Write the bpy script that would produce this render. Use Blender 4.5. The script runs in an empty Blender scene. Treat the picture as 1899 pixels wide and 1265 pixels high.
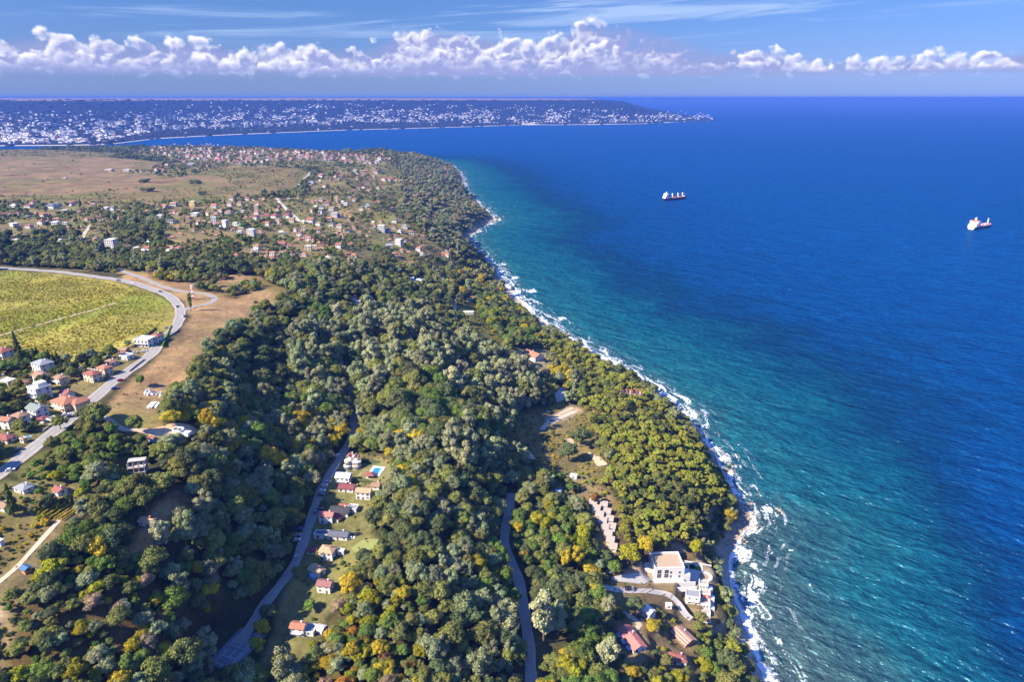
import bpy, bmesh, math, random
import numpy as np

R = math.radians
SC = bpy.context.scene
COL = SC.collection
rng = np.random.default_rng(7)
random.seed(7)

# ------------------------------------------------------------------ camera
CAM_H = 350.0
FPX = 1266.0
CX, CY = 949.5, 632.5
PITCH = R(19.63)
cam_d = bpy.data.cameras.new('camera')
cam = bpy.data.objects.new('camera', cam_d)
COL.objects.link(cam)
cam.location = (0, 0, CAM_H)
cam.rotation_euler = (R(90) - PITCH, 0, 0)
cam_d.sensor_width = 36.0
cam_d.lens = FPX / 1899.0 * 36.0
cam_d.clip_start = 1.0
cam_d.clip_end = 400000.0
SC.camera = cam

# ------------------------------------------------------------------ light
SUN_EL, SUN_BACK = 39.0, 27.0
to_sun = np.array([-math.cos(R(SUN_BACK)) * math.cos(R(SUN_EL)), -math.sin(R(SUN_BACK)) * math.cos(R(SUN_EL)), math.sin(R(SUN_EL))])
sun_d = bpy.data.lights.new('sun', 'SUN')
sun_d.energy = 5.0
sun_d.angle = R(0.5)
sun_d.color = (1.0, 0.88, 0.70)
sun = bpy.data.objects.new('sun', sun_d)
COL.objects.link(sun)
from mathutils import Vector
sun.rotation_euler = Vector(to_sun.tolist()).to_track_quat('Z', 'Y').to_euler()

SC.view_settings.view_transform = 'Standard'
SC.view_settings.look = 'None'
SC.view_settings.exposure = 1.35
SC.view_settings.gamma = 1.0
SC.view_settings.use_curve_mapping = False
SC.render.engine = 'CYCLES'
cy = SC.cycles
cy.use_denoising = True
cy.denoiser = 'OPENIMAGEDENOISE'
cy.denoising_input_passes = 'RGB_ALBEDO_NORMAL'
cy.max_bounces = 4
cy.diffuse_bounces = 2
cy.glossy_bounces = 2
cy.transmission_bounces = 2
cy.transparent_max_bounces = 4
cy.volume_bounces = 0
cy.use_adaptive_sampling = True
cy.adaptive_threshold = 0.02
cy.caustics_reflective = False
cy.caustics_refractive = False
cy.sample_clamp_indirect = 4.0


# ------------------------------------------------------------------ node helper
class G:
    """Small expression helper on a node tree."""
    def __init__(self, nt):
        self.nt = nt
    def node(self, t, **kw):
        n = self.nt.nodes.new(t)
        for k, v in kw.items():
            setattr(n, k, v)
        return n
    def put(self, sock, v):
        if isinstance(v, bpy.types.NodeSocket):
            self.nt.links.new(v, sock)
        elif v is not None:
            try:
                sock.default_value = v
            except Exception:
                sock.default_value = (*v, 1.0)
    def m(self, op, a, b=None, c=None, clamp=False):
        n = self.node('ShaderNodeMath', operation=op, use_clamp=clamp)
        self.put(n.inputs[0], a)
        if b is not None:
            self.put(n.inputs[1], b)
        if c is not None:
            self.put(n.inputs[2], c)
        return n.outputs[0]
    def add(self, a, b): return self.m('ADD', a, b)
    def sub(self, a, b): return self.m('SUBTRACT', a, b)
    def mul(self, a, b): return self.m('MULTIPLY', a, b)
    def div(self, a, b): return self.m('DIVIDE', a, b)
    def step(self, x, lo, hi):
        n = self.node('ShaderNodeMapRange', interpolation_type='SMOOTHSTEP')
        self.put(n.inputs[0], x); self.put(n.inputs[1], lo); self.put(n.inputs[2], hi)
        n.inputs[3].default_value = 0.0; n.inputs[4].default_value = 1.0
        return n.outputs[0]
    def xyz(self, x, y, z):
        n = self.node('ShaderNodeCombineXYZ')
        self.put(n.inputs[0], x); self.put(n.inputs[1], y); self.put(n.inputs[2], z)
        return n.outputs[0]
    def sep(self, v):
        n = self.node('ShaderNodeSeparateXYZ'); self.put(n.inputs[0], v)
        return n.outputs
    def vm(self, op, a, b=None):
        n = self.node('ShaderNodeVectorMath', operation=op)
        self.put(n.inputs[0], a)
        if b is not None:
            if op == 'SCALE':
                self.put(n.inputs[3], b)
            else:
                self.put(n.inputs[1], b)
        return n.outputs[0]
    def noise(self, vec, scale=1.0, detail=3.0, rough=0.5, dims='3D', dist=0.0, col=False):
        n = self.node('ShaderNodeTexNoise', noise_dimensions=dims)
        if vec is not None:
            self.put(n.inputs['Vector'], vec)
        n.inputs['Scale'].default_value = scale
        n.inputs['Detail'].default_value = detail
        n.inputs['Roughness'].default_value = rough
        n.inputs['Distortion'].default_value = dist
        return n.outputs[1 if col else 0]
    def mix(self, f, a, b, blend='MIX'):
        n = self.node('ShaderNodeMix', data_type='RGBA', blend_type=blend)
        self.put(n.inputs[0], f); self.put(n.inputs[6], a); self.put(n.inputs[7], b)
        return n.outputs[2]
    def ramp(self, x, stops, interp='LINEAR'):
        n = self.node('ShaderNodeValToRGB')
        e = n.color_ramp.elements
        n.color_ramp.interpolation = interp
        while len(e) < len(stops):
            e.new(0.5)
        for el, (p, c) in zip(e, stops):
            el.position = p; el.color = (*c, 1.0)
        self.put(n.inputs[0], x)
        return n.outputs[0]
    def attr(self, name, typ='GEOMETRY'):
        return self.node('ShaderNodeAttribute', attribute_type=typ, attribute_name=name)


# ------------------------------------------------------------------ sky
W = bpy.data.worlds.new('World')
SC.world = W
W.use_nodes = True
W.cycles.sampling_method = 'MANUAL'
W.cycles.sample_map_resolution = 256
W.node_tree.nodes.clear()
g = G(W.node_tree)
sky = g.node('ShaderNodeTexSky', sky_type='NISHITA')
sky.sun_disc = False
sky.sun_elevation = R(SUN_EL)
# direction of the sun measured from +Y, clockwise seen from above
sky.sun_rotation = math.atan2(to_sun[0], to_sun[1])
sky.altitude = 1500.0
sky.air_density = 1.0
sky.dust_density = 0.25
sky.ozone_density = 5.0
SKY_S = 0.13
dirv = g.node('ShaderNodeTexCoord').outputs['Generated']
dx, dy, dz = g.sep(dirv)
az = g.m('ARCTAN2', dx, dy)
el = g.m('ARCSINE', dz)
# hazy air levels the last degrees: below two degrees the sky keeps the colour it has there
g.put(sky.inputs[0], g.vm('NORMALIZE', g.xyz(dx, dy, g.m('MAXIMUM', dz, .035))))

def fcurve(x, pts):
    """Piecewise curve through (x, y) points, y in 0..0.1."""
    lo, hi = pts[0][0], pts[-1][0]
    t = g.div(g.sub(x, lo), hi - lo)
    return g.mul(g.ramp(t, [((p_[0] - lo) / (hi - lo), (p_[1] * 10,) * 3) for p_ in pts]), 0.1)

_wv = {}
def puffs(a, e, seed, top, amp, sc):
    """Cumulus outline: height under the envelope, swollen by round billows."""
    p_ = g.xyz(g.add(a, seed), g.mul(e, 1.15), 0.0)
    if seed not in _wv:
        _wv[seed] = (g.noise(p_, sc * .9, 2.0, .55, '2D', col=True), g.mul(g.sub(g.noise(p_, sc * 2.2, 3.0, .6, '2D'), .5), 1.0))
    wv, fine_ = _wv[seed]
    q_ = g.vm('ADD', p_, g.vm('SCALE', g.vm('SUBTRACT', wv, (.5, .5, .5)), .022))
    def bil(s_):
        v_ = g.node('ShaderNodeTexVoronoi', feature='F1', voronoi_dimensions='2D')
        g.put(v_.inputs['Vector'], q_); v_.inputs['Scale'].default_value = s_
        return v_.outputs['Distance']
    n_ = g.add(g.mul(g.sub(.45, bil(sc)), 1.5), g.mul(g.sub(.45, bil(sc * 2.6)), .55))
    n_ = g.add(n_, fine_)
    h_ = g.div(g.sub(top, e), .013)
    return g.add(g.add(h_, g.m('MINIMUM', g.mul(h_, 1.5), 0.0)), g.mul(n_, amp))

# the same weather goes on all round: the envelope is mirrored beyond the view
am = g.m('PINGPONG', g.add(az, .66), 1.32)
am = g.sub(am, .66)
env = fcurve(am, [(-.66, .048), (-.56, .066), (-.49, .060), (-.41, .067), (-.34, .052), (-.29, .060), (-.20, .058), (-.135, .084), (-.075, .083), (.0, .070), (.05, .070), (.10, .092), (.15, .090), (.21, .078), (.27, .056), (.33, .058), (.385, .044), (.44, .041), (.50, .047), (.55, .043), (.66, .054)])
brk = g.noise(g.xyz(g.mul(az, 9.0), g.mul(el, 22.0), 1.7), 1.0, 2.0, .5, '3D')
layers = []
for seed, fac, amp, sc, dark in ((0.0, 1.06, 2.9, 31.0, 0.0), (3.7, .74, 2.6, 40.0, .02)):
    tp = g.mul(env, fac)
    d0 = puffs(az, el, seed, tp, amp, sc)
    d1 = puffs(g.sub(az, .0032), g.add(el, .0040), seed, tp, amp, sc)
    d0 = g.sub(d0, g.mul(g.step(brk, .47, .33), 2.0))
    mk = g.step(d0, -.15, 1.7)
    slope = g.sub(d0, d1)
    sh_ = g.m('MULTIPLY_ADD', slope, .42, g.m('MULTIPLY_ADD', g.step(d0, 2.7, .1), .90, -.16), clamp=True)
    frac = g.div(g.sub(el, .028), g.sub(env, .028))
    sh_ = g.mul(sh_, g.step(frac, .02, .62))
    layers.append((mk, g.mix(sh_, (.142, .163, .305), (.50, .49, .51)), d0))
skyn = g.vm('MULTIPLY', sky.outputs[0], (SKY_S, SKY_S, SKY_S))
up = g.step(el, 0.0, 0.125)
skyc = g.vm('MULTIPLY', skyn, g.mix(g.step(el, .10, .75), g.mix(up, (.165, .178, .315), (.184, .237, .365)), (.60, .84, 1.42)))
# high streaks of cirrus
pc = g.xyz(g.mul(az, 3.2), g.mul(g.add(el, g.mul(az, -0.045)), 60.0), 0.0)
ci = g.noise(pc, 1.0, 6.0, 0.58, '2D', 0.5)
veil = g.noise(g.xyz(g.mul(az, 2.0), g.mul(el, 14.0), 5.0), 1.0, 3.0, .5)
cirr = g.mul(g.mul(g.step(ci, 0.46, 0.74), g.step(veil, .35, .62)), g.mul(g.step(el, 0.050, 0.085), 0.80))
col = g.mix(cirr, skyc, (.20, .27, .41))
# the hazy shaded deck behind the towers, and loose scraps under it
deck = g.mul(g.mul(g.step(el, .024, .040), g.step(g.sub(env, el), -.004, .012)), g.m('MULTIPLY_ADD', g.step(brk, .28, .52), .50, .50))
col = g.mix(deck, col, (.134, .153, .285))
basef = g.step(el, 0.024, 0.036)
for mk, cc_, d_ in layers:
    col = g.mix(g.mul(g.mul(mk, basef), .96), col, cc_)
pf = g.noise(g.xyz(az, g.mul(el, 1.8), 2.0), 48.0, 5.0, 0.55, '3D', 0.3)
scrap = g.mul(g.mul(g.step(pf, 0.54, 0.66), g.step(el, 0.020, 0.030)), g.step(el, 0.052, 0.036))
col = g.mix(g.mul(scrap, .40), col, (.27, .30, .44))
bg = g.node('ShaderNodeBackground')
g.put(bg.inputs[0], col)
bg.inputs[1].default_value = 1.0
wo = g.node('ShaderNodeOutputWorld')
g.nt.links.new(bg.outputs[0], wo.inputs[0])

# ------------------------------------------------------------------ photograph <-> place
CP, SP = math.cos(PITCH), math.sin(PITCH)

def ray(px, py):
    a, b = px - CX, CY - py
    return np.array([a, FPX * CP + b * SP, -FPX * SP + b * CP])

def at_z(px, py, z=0.0):
    d = ray(px, py)
    t = (z - CAM_H) / d[2]
    return np.array([d[0] * t, d[1] * t, z])

def project(P):
    P = np.asarray(P, float)
    x, y, z = P[..., 0], P[..., 1], P[..., 2] - CAM_H
    f = y * CP - z * SP
    u = y * SP + z * CP
    return CX + FPX * x / f, CY - FPX * u / f, f

# ------------------------------------------------------------------ coast line (water's edge seen in the photo, then the hidden far side)
coast_px = [(1560, 1700), (1480, 1420), (1425, 1280), (1405, 1225), (1388, 1180), (1372, 1140), (1358, 1100), (1350, 1065), (1352, 1030), (1368, 1000), (1392, 972), (1388, 945),
            (1362, 918), (1345, 890), (1332, 860), (1312, 825), (1285, 785), (1245, 748), (1200, 716), (1150, 684), (1095, 650), (1040, 618), (990, 585), (960, 556), (937, 528),
            (918, 503), (895, 477), (874, 452), (868, 440), (880, 428), (900, 417), (920, 409), (906, 396), (884, 373), (864, 356), (857, 346), (860, 336), (852, 322), (836, 303)]
coast = [at_z(x, y)[:2] for x, y in coast_px]
coast += [np.array(p, float) for p in [(-520, 4130), (-800, 4230), (-1200, 4330), (-1800, 4450), (-2600, 4600), (-3600, 4720), (-6000, 4900), (-14000, 5200)]]
coast = np.array(coast)

def smooth_poly(P, n=3):
    for _ in range(n):
        Q = np.empty((len(P) * 2 - 2, 2))
        Q[0::2] = P[:-1] * .75 + P[1:] * .25
        Q[1::2] = P[:-1] * .25 + P[1:] * .75
        P = np.vstack([P[:1], Q, P[-1:]])
    return P
coast_s = smooth_poly(coast, 2)
_nz = rng.normal(0, 1, (len(coast_s), 2))
coast_s += _nz * np.clip(np.linalg.norm(coast_s, axis=1) * .0022, .5, 5)[:, None]
_seg = np.linalg.norm(np.diff(coast_s, axis=0), axis=1)
_arc = np.concatenate([[0], np.cumsum(_seg)])

def coast_dist(X, Y):
    """Signed distance to the water's edge (+ on land) and the arc length along it."""
    P = np.stack([X.ravel(), Y.ravel()], 1)
    best = np.full(len(P), 1e12); sgn = np.ones(len(P)); arc = np.zeros(len(P))
    for i in range(len(coast_s) - 1):
        a, b = coast_s[i], coast_s[i + 1]
        ab = b - a
        L2 = ab @ ab
        w = P - a
        t = np.clip((w @ ab) / L2, 0, 1)
        q = w - t[:, None] * ab
        d2 = (q * q).sum(1)
        m = d2 < best - 1e-9
        cr = ab[0] * w[:, 1] - ab[1] * w[:, 0]
        best[m] = d2[m]; sgn[m] = np.where(cr[m] > 0, 1, -1); arc[m] = _arc[i] + t[m] * math.sqrt(L2)
    return (np.sqrt(best) * sgn).reshape(X.shape), arc.reshape(X.shape)

# ------------------------------------------------------------------ heights: where the photo's features stand
ctrl = [(-400, 1500, 150), (-300, 1265, 150), (-300, 900, 160), (-300, 600, 152), (-300, 400, 135), (-300, 300, 108),
        (0, 1600, 120), (500, 1600, 70), (900, 1600, 60), (1250, 1600, 25),
        (0, 1265, 128), (0, 1100, 142), (0, 950, 154), (0, 800, 158), (0, 660, 157), (0, 520, 150), (0, 430, 140), (0, 375, 132), (0, 320, 118), (0, 287, 104), (0, 277, 86),
        (150, 1265, 125), (150, 1100, 138), (150, 950, 149), (150, 800, 157), (150, 650, 157), (150, 520, 149), (150, 430, 138), (150, 375, 130), (150, 320, 115), (150, 284, 100), (150, 275, 84),
        (270, 880, 146), (300, 980, 138), (300, 800, 153), (300, 700, 156), (330, 600, 155), (300, 520, 149), (300, 430, 137), (300, 370, 128), (300, 310, 110), (300, 276, 97), (300, 271, 90),
        (400, 560, 152), (520, 545, 147), (450, 500, 144), (450, 430, 132), (450, 370, 124), (450, 300, 105), (450, 273, 97),
        (440, 620, 149), (390, 700, 150), (330, 790, 151), (375, 850, 141), (330, 960, 137), (250, 1100, 131), (200, 1265, 119), (270, 1265, 112),
        (540, 660, 122), (490, 760, 117), (470, 900, 110), (420, 1050, 108), (340, 1200, 106),
        (440, 1220, 80), (540, 1060, 84), (590, 930, 88), (640, 850, 90), (655, 780, 91), (650, 700, 97), (690, 560, 106), (665, 580, 103),
        (700, 880, 91), (640, 1000, 88), (600, 1100, 85), (560, 1200, 81),
        (770, 950, 96), (740, 1100, 91), (720, 1265, 84), (800, 820, 98), (760, 720, 103), (760, 640, 105),
        (860, 1000, 78), (860, 1150, 72), (860, 1265, 66), (900, 850, 79),
        (985, 1265, 52), (972, 1130, 54), (945, 1010, 58), (940, 950, 59), (965, 830, 55),
        (880, 720, 72), (900, 640, 64), (850, 580, 70), (850, 560, 68),
        (970, 665, 40), (1040, 720, 38), (1050, 780, 40), (930, 560, 24), (980, 610, 25), (1080, 680, 22),
        (1150, 760, 40), (1200, 850, 44), (1250, 950, 38), (1150, 900, 48), (1050, 900, 51), (1110, 980, 45), (1200, 1010, 36), (1300, 930, 27), (1305, 870, 22), (1255, 800, 18), (1190, 740, 17), (1308, 1010, 21),
        (1235, 1070, 29), (1322, 1070, 11), (1300, 1130, 17), (1180, 1200, 32), (1258, 1225, 25), (1345, 1200, 7), (1100, 1100, 42), (1060, 1200, 46), (1100, 1265, 43), (1300, 1265, 18),
        (870, 530, 34), (850, 470, 56), (820, 430, 82), (772, 382, 100), (790, 345, 88), (806, 390, 52), (822, 405, 44), (850, 380, 56), (870, 396, 40), (890, 404, 16), (848, 425, 42), (835, 335, 60), (815, 352, 58), (800, 310, 70), (780, 290, 77),
        (700, 420, 111), (700, 350, 108), (700, 300, 97), (700, 285, 92), (600, 420, 121), (600, 350, 114), (600, 300, 100), (560, 279, 94), (780, 470, 84), (700, 480, 113), (600, 480, 130), (760, 530, 84), (620, 520, 127)]
CPTS = np.array([at_z(x, y, z) for x, y, z in ctrl])
_extra = [(c[0], c[1], 0.0) for c in coast[::1]]
CPTS = np.vstack([CPTS, np.array(_extra)])

def dom(X, Y):
    return np.stack([np.asarray(X) / np.asarray(Y), np.log(np.asarray(Y)) * 0.75], -1)
_A = dom(CPTS[:, 0], CPTS[:, 1])
_d = np.linalg.norm(_A[:, None] - _A[None], axis=2)
_K = np.sqrt(_d ** 2 + 0.02 ** 2)
_n = len(_A)
_M = np.zeros((_n + 1, _n + 1))
_M[:_n, :_n] = _K - np.eye(_n) * 0.004
_M[:_n, _n] = 1; _M[_n, :_n] = 1
_wt = np.linalg.solve(_M, np.concatenate([CPTS[:, 2], [0]]))

def rbf(X, Y):
    B = dom(X, Y).reshape(-1, 2)
    out = np.empty(len(B))
    for i in range(0, len(B), 20000):
        b = B[i:i + 20000]
        k = np.sqrt(((b[:, None] - _A[None]) ** 2).sum(2) + 0.02 ** 2)
        out[i:i + 20000] = k @ _wt[:_n] + _wt[_n]
    return out.reshape(np.shape(X))

# value noise in numpy
def vnoise(x, y, seed=0):
    def h(i, j):
        v = np.sin(i * 127.1 + j * 311.7 + seed * 74.7) * 43758.5453
        return v - np.floor(v)
    xi, yi = np.floor(x), np.floor(y)
    fx, fy = x - xi, y - yi
    fx = fx * fx * (3 - 2 * fx); fy = fy * fy * (3 - 2 * fy)
    return (h(xi, yi) * (1 - fx) + h(xi + 1, yi) * fx) * (1 - fy) + (h(xi, yi + 1) * (1 - fx) + h(xi + 1, yi + 1) * fx) * fy

def fbm(x, y, oct=4, seed=0):
    s, a, t = 0, .5, 0
    for o in range(oct):
        s = s + a * vnoise(x * 2 ** o, y * 2 ** o, seed + o); t += a; a *= .5
    return s / t

def smooth(x, a, b):
    t = np.clip((x - a) / (b - a), 0, 1)
    return t * t * (3 - 2 * t)

UMIN, UMAX, NU = -1.45, 1.30, 560
VMIN, VMAX, NV = math.log(110.0), math.log(6000.0), 560
GU = np.linspace(UMIN, UMAX, NU)
GV = np.linspace(VMIN, VMAX, NV)
GX = GU[None, :] * np.exp(GV)[:, None]
GY = np.repeat(np.exp(GV)[:, None], NU, 1)
GD, GS = coast_dist(GX, GY)
GZ = rbf(GX, GY)
GZ = GZ + (fbm(GX / 60, GY / 60, 4, 3) - .5) * 9 * smooth(GD, 20, 120)
# gullies cut the wooded bluffs of the headland
GZ = GZ + (fbm(GX / 170, GY / 230, 3, 17) - .5) * 62 * smooth(GD, 15, 90) * (1 - smooth(GD, 330, 560)) * smooth(GY, 1250, 1600)
_shore = np.clip(0.09 * GD, -18, 3)
GZ = np.where(GD > 0, np.maximum(GZ, 0) * smooth(GD, 2, 30) + _shore * (1 - smooth(GD, 2, 30)), _shore)
for _ in range(2):
    P = np.pad(GZ, 1, 'edge')
    GZ = (P[1:-1, 1:-1] * 4 + P[:-2, 1:-1] + P[2:, 1:-1] + P[1:-1, :-2] + P[1:-1, 2:]) / 8

def _bil(A, X, Y):
    X = np.asarray(X, float); Y = np.maximum(np.asarray(Y, float), 111.0)
    u = (X / Y - UMIN) / (UMAX - UMIN) * (NU - 1)
    v = (np.log(Y) - VMIN) / (VMAX - VMIN) * (NV - 1)
    u = np.clip(u, 0, NU - 1.001); v = np.clip(v, 0, NV - 1.001)
    i, j = u.astype(int), v.astype(int)
    fu, fv = u - i, v - j
    return (A[j, i] * (1 - fu) + A[j, i + 1] * fu) * (1 - fv) + (A[j + 1, i] * (1 - fu) + A[j + 1, i + 1] * fu) * fv

def height(X, Y):
    return _bil(GZ, X, Y)

def at(px, py):
    """The point of the ground that the photo shows at a pixel: march the sight line to the terrain."""
    d = ray(px, py)
    d = d / np.linalg.norm(d)
    lo = 100.0
    ts = np.exp(np.linspace(math.log(120), math.log(9000), 900))
    P = np.array([0, 0, CAM_H]) + ts[:, None] * d
    hz = np.maximum(height(P[:, 0], P[:, 1]), 0)
    below = P[:, 2] < hz
    if not below.any():
        return P[-1]
    k = int(np.argmax(below))
    a, b = ts[max(k - 1, 0)], ts[k]
    for _ in range(24):
        mdl = (a + b) / 2
        q = np.array([0, 0, CAM_H]) + mdl * d
        if q[2] < max(float(height(q[0], q[1])), 0):
            b = mdl
        else:
            a = mdl
    q = np.array([0, 0, CAM_H]) + b * d
    q[2] = max(float(height(q[0], q[1])), 0)
    return q

def mpp(P):
    """Metres across one photo pixel at a place."""
    return float(project(P)[2]) / FPX

# ------------------------------------------------------------------ land cover, by outline on the photo
def inpoly(x, y, poly):
    x = np.asarray(x); y = np.asarray(y)
    ins = np.zeros(x.shape, bool)
    n = len(poly)
    for i in range(n):
        x1, y1 = poly[i]; x2, y2 = poly[(i + 1) % n]
        c = ((y1 > y) != (y2 > y)) & (x < (x2 - x1) * (y - y1) / (y2 - y1 + 1e-12) + x1)
        ins ^= c
    return ins

WOOD, MEADOW, VINE, SCRUB, VILLAGE, PINE, YARD, SAND, ROCK, FARWOOD, LAWN, AUTUMN, GREENWOOD, POPLAR, BUSHY, GARDEN, ORCHARD, PLOUGH = range(18)
cover_polys = [
    (FARWOOD, [(-600, 296), (-600, 255), (900, 255), (900, 470), (-600, 470)]),
    (VILLAGE, [(-600, 372), (560, 366), (600, 300), (700, 286), (735, 300), (745, 350), (735, 400), (790, 440), (870, 500), (700, 500), (560, 495), (480, 505), (350, 480), (210, 480), (140, 440), (-600, 430)]),
    (FARWOOD, [(0, 440), (140, 445), (210, 475), (330, 480), (460, 497), (300, 510), (0, 494)]),
    (FARWOOD, [(250, 395), (290, 400), (300, 450), (210, 455), (205, 420)]),
    (PLOUGH, [(-600, 286), (60, 285), (150, 287), (290, 300), (330, 330), (300, 345), (260, 350), (130, 368), (-600, 368)]),
    (SCRUB, [(-600, 360), (130, 362), (260, 345), (300, 330), (420, 306), (560, 313), (578, 325), (545, 356), (470, 366), (300, 378), (-600, 374)]),
    (PLOUGH, [(200, 335), (300, 322), (420, 330), (430, 345), (330, 352), (220, 358)]),
    (SCRUB, [(-600, 278), (60, 276), (230, 284), (200, 292), (-600, 288)]),
    (VILLAGE, [(240, 276), (300, 268), (450, 272), (600, 281), (700, 286), (730, 300), (700, 312), (560, 312), (420, 308), (330, 330), (240, 322), (330, 300), (250, 290)]),
    (VINE, [(-700, 505), (0, 500), (110, 508), (200, 520), (280, 540), (318, 562), (328, 585), (322, 606), (285, 622), (240, 640), (205, 660), (150, 682), (100, 662), (0, 655), (-700, 655)]),
    (MEADOW, [(215, 500), (300, 508), (480, 512), (500, 525), (530, 535), (533, 545), (505, 572), (440, 606), (408, 640), (372, 690), (322, 735), (305, 765), (300, 788), (378, 798), (330, 815), (245, 800), (180, 772), (230, 718), (290, 668), (335, 620), (352, 590), (345, 560), (300, 540), (230, 520)]),
    (AUTUMN, [(275, 507), (400, 507), (425, 518), (350, 525), (290, 521)]),
    (AUTUMN, [(352, 529), (402, 531), (405, 544), (372, 541)]),
    (AUTUMN, [(412, 549), (470, 526), (492, 531), (432, 556)]),
    (VILLAGE, [(-700, 655), (100, 662), (150, 685), (205, 660), (285, 628), (300, 640), (200, 730), (100, 805), (0, 870), (-700, 900)]),
    (BUSHY, [(20, 880), (60, 850), (120, 815), (180, 800), (250, 805), (290, 850), (265, 870), (190, 895), (70, 900)]),
    (GARDEN, [(-700, 890), (70, 895), (190, 900), (210, 930), (150, 960), (120, 1010), (60, 1090), (0, 1140), (-700, 1140)]),
    (SCRUB, [(-300, 960), (40, 958), (70, 965), (112, 972), (75, 1018), (35, 1058), (-300, 1100)]),
    (GARDEN, [(-600, 1090), (28, 1080), (40, 1120), (15, 1260), (-600, 1300)]),
    (YARD, [(-600, 1130), (10, 1125), (14, 1150), (-600, 1160)]),
    (GREENWOOD, [(190, 930), (290, 880), (300, 930), (255, 1010), (200, 1100), (100, 1120), (70, 1090), (120, 1010)]),
    (AUTUMN, [(40, 1110), (200, 1060), (330, 1090), (300, 1265), (0, 1400), (10, 1265)]),
    (MEADOW, [(285, 935), (330, 905), (375, 905), (345, 960), (300, 1000), (262, 1045), (235, 1060), (228, 1040), (262, 985)]),
    (POPLAR, [(540, 640), (640, 600), (760, 600), (900, 660), (1040, 740), (960, 800), (940, 900), (860, 880), (720, 790), (560, 780)]),
    (GARDEN, [(585, 900), (625, 845), (660, 838), (725, 850), (720, 890), (700, 930), (690, 990), (708, 1010), (690, 1035), (660, 1060), (640, 1110), (605, 1140), (600, 1200), (560, 1240), (480, 1265), (500, 1190), (545, 1060), (565, 980)]),
    (AUTUMN, [(640, 1110), (760, 1050), (800, 1160), (780, 1300), (560, 1300), (560, 1240)]),
    (SCRUB, [(845, 575), (872, 552), (905, 575), (935, 640), (930, 680), (895, 640), (870, 620)]),
    (GREENWOOD, [(870, 545), (960, 560), (1010, 620), (1060, 660), (1000, 650), (940, 640), (900, 600)]),
    (PINE, [(1000, 645), (1060, 640), (1130, 690), (1210, 745), (1290, 830), (1345, 930), (1345, 1030), (1190, 1030), (1140, 1010), (1120, 900), (1130, 850), (1090, 800), (1075, 720), (1040, 690)]),
    (SCRUB, [(960, 770), (1040, 745), (1080, 760), (1120, 850), (1130, 900), (1060, 900), (1000, 880), (940, 830)]),
    (YARD, [(1010, 775), (1060, 752), (1085, 760), (1050, 780), (1015, 788)]),
    (YARD, [(945, 648), (1015, 648), (1020, 680), (985, 700), (955, 670)]),
    (YARD, [(1025, 720), (1050, 716), (1052, 738), (1032, 745)]),
    (GARDEN, [(1010, 880), (1090, 870), (1130, 920), (1150, 1030), (1110, 1030), (1085, 950), (1040, 930)]),
    (GREENWOOD, [(950, 960), (1050, 950), (1100, 1030), (1110, 1090), (1090, 1130), (990, 1100), (950, 1010)]),
    (GREENWOOD, [(990, 1100), (1090, 1130), (1140, 1180), (1150, 1400), (1000, 1400), (990, 1250)]),
    (ORCHARD, [(1110, 1080), (1190, 1060), (1320, 1100), (1330, 1180), (1350, 1300), (1150, 1400), (1150, 1190)]),
    (YARD, [(1135, 1075), (1195, 1040), (1310, 1040), (1335, 1080), (1318, 1100), (1200, 1080)]),
]

def cover(X, Y, Z, D):
    px, py, f = project(np.stack([X, Y, Z], -1))
    c = np.full(np.shape(X), WOOD)
    for k, poly in cover_polys:
        c[inpoly(px, py, poly)] = k
    c[(py > 510) & (py < 690) & (D < 22)] = SAND
    c[(D < 9) & (py >= 1040)] = SAND
    c[(D < 11) & (py >= 690) & (py < 1045)] = ROCK
    c[(D < 14) & (py <= 520)] = ROCK
    return c, px, py
GC, GPX, GPY = cover(GX, GY, GZ, GD)

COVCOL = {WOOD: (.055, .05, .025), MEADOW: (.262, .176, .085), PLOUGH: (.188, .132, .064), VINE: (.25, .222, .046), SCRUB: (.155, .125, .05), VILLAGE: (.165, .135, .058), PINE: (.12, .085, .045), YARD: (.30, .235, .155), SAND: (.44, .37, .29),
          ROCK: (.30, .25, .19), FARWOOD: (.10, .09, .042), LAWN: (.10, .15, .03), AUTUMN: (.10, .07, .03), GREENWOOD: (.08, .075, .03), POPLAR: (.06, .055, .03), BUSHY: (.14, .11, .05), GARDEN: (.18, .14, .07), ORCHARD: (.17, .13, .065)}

def mesh_obj(name, verts, faces, mats, mat_idx=None, parent=None, smooth_=False):
    me = bpy.data.meshes.new(name)
    verts = np.asarray(verts, np.float32)
    if isinstance(faces, np.ndarray):
        nf, k = faces.shape
        me.vertices.add(len(verts)); me.vertices.foreach_set('co', verts.ravel())
        me.loops.add(nf * k); me.loops.foreach_set('vertex_index', faces.astype(np.int32).ravel())
        me.polygons.add(nf)
        me.polygons.foreach_set('loop_start', np.arange(0, nf * k, k, dtype=np.int32))
        me.polygons.foreach_set('loop_total', np.full(nf, k, np.int32))
        me.update(calc_edges=True)
    else:
        me.from_pydata([tuple(v) for v in verts.tolist()], [], faces)
    for m_ in (mats if isinstance(mats, (list, tuple)) else [mats]):
        me.materials.append(m_)
    if mat_idx is not None:
        me.polygons.foreach_set('material_index', np.asarray(mat_idx, np.int32))
    if smooth_:
        me.polygons.foreach_set('use_smooth', np.ones(len(me.polygons), bool))
    o = bpy.data.objects.new(name, me)
    COL.objects.link(o)
    if parent is not None:
        o.parent = parent
    return o

def grid_faces(nr, nc, keep=None):
    i = np.arange(nr * nc).reshape(nr, nc)
    F = np.stack([i[:-1, :-1], i[:-1, 1:], i[1:, 1:], i[1:, :-1]], -1).reshape(-1, 4)
    return F if keep is None else F[keep.ravel()]

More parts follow.
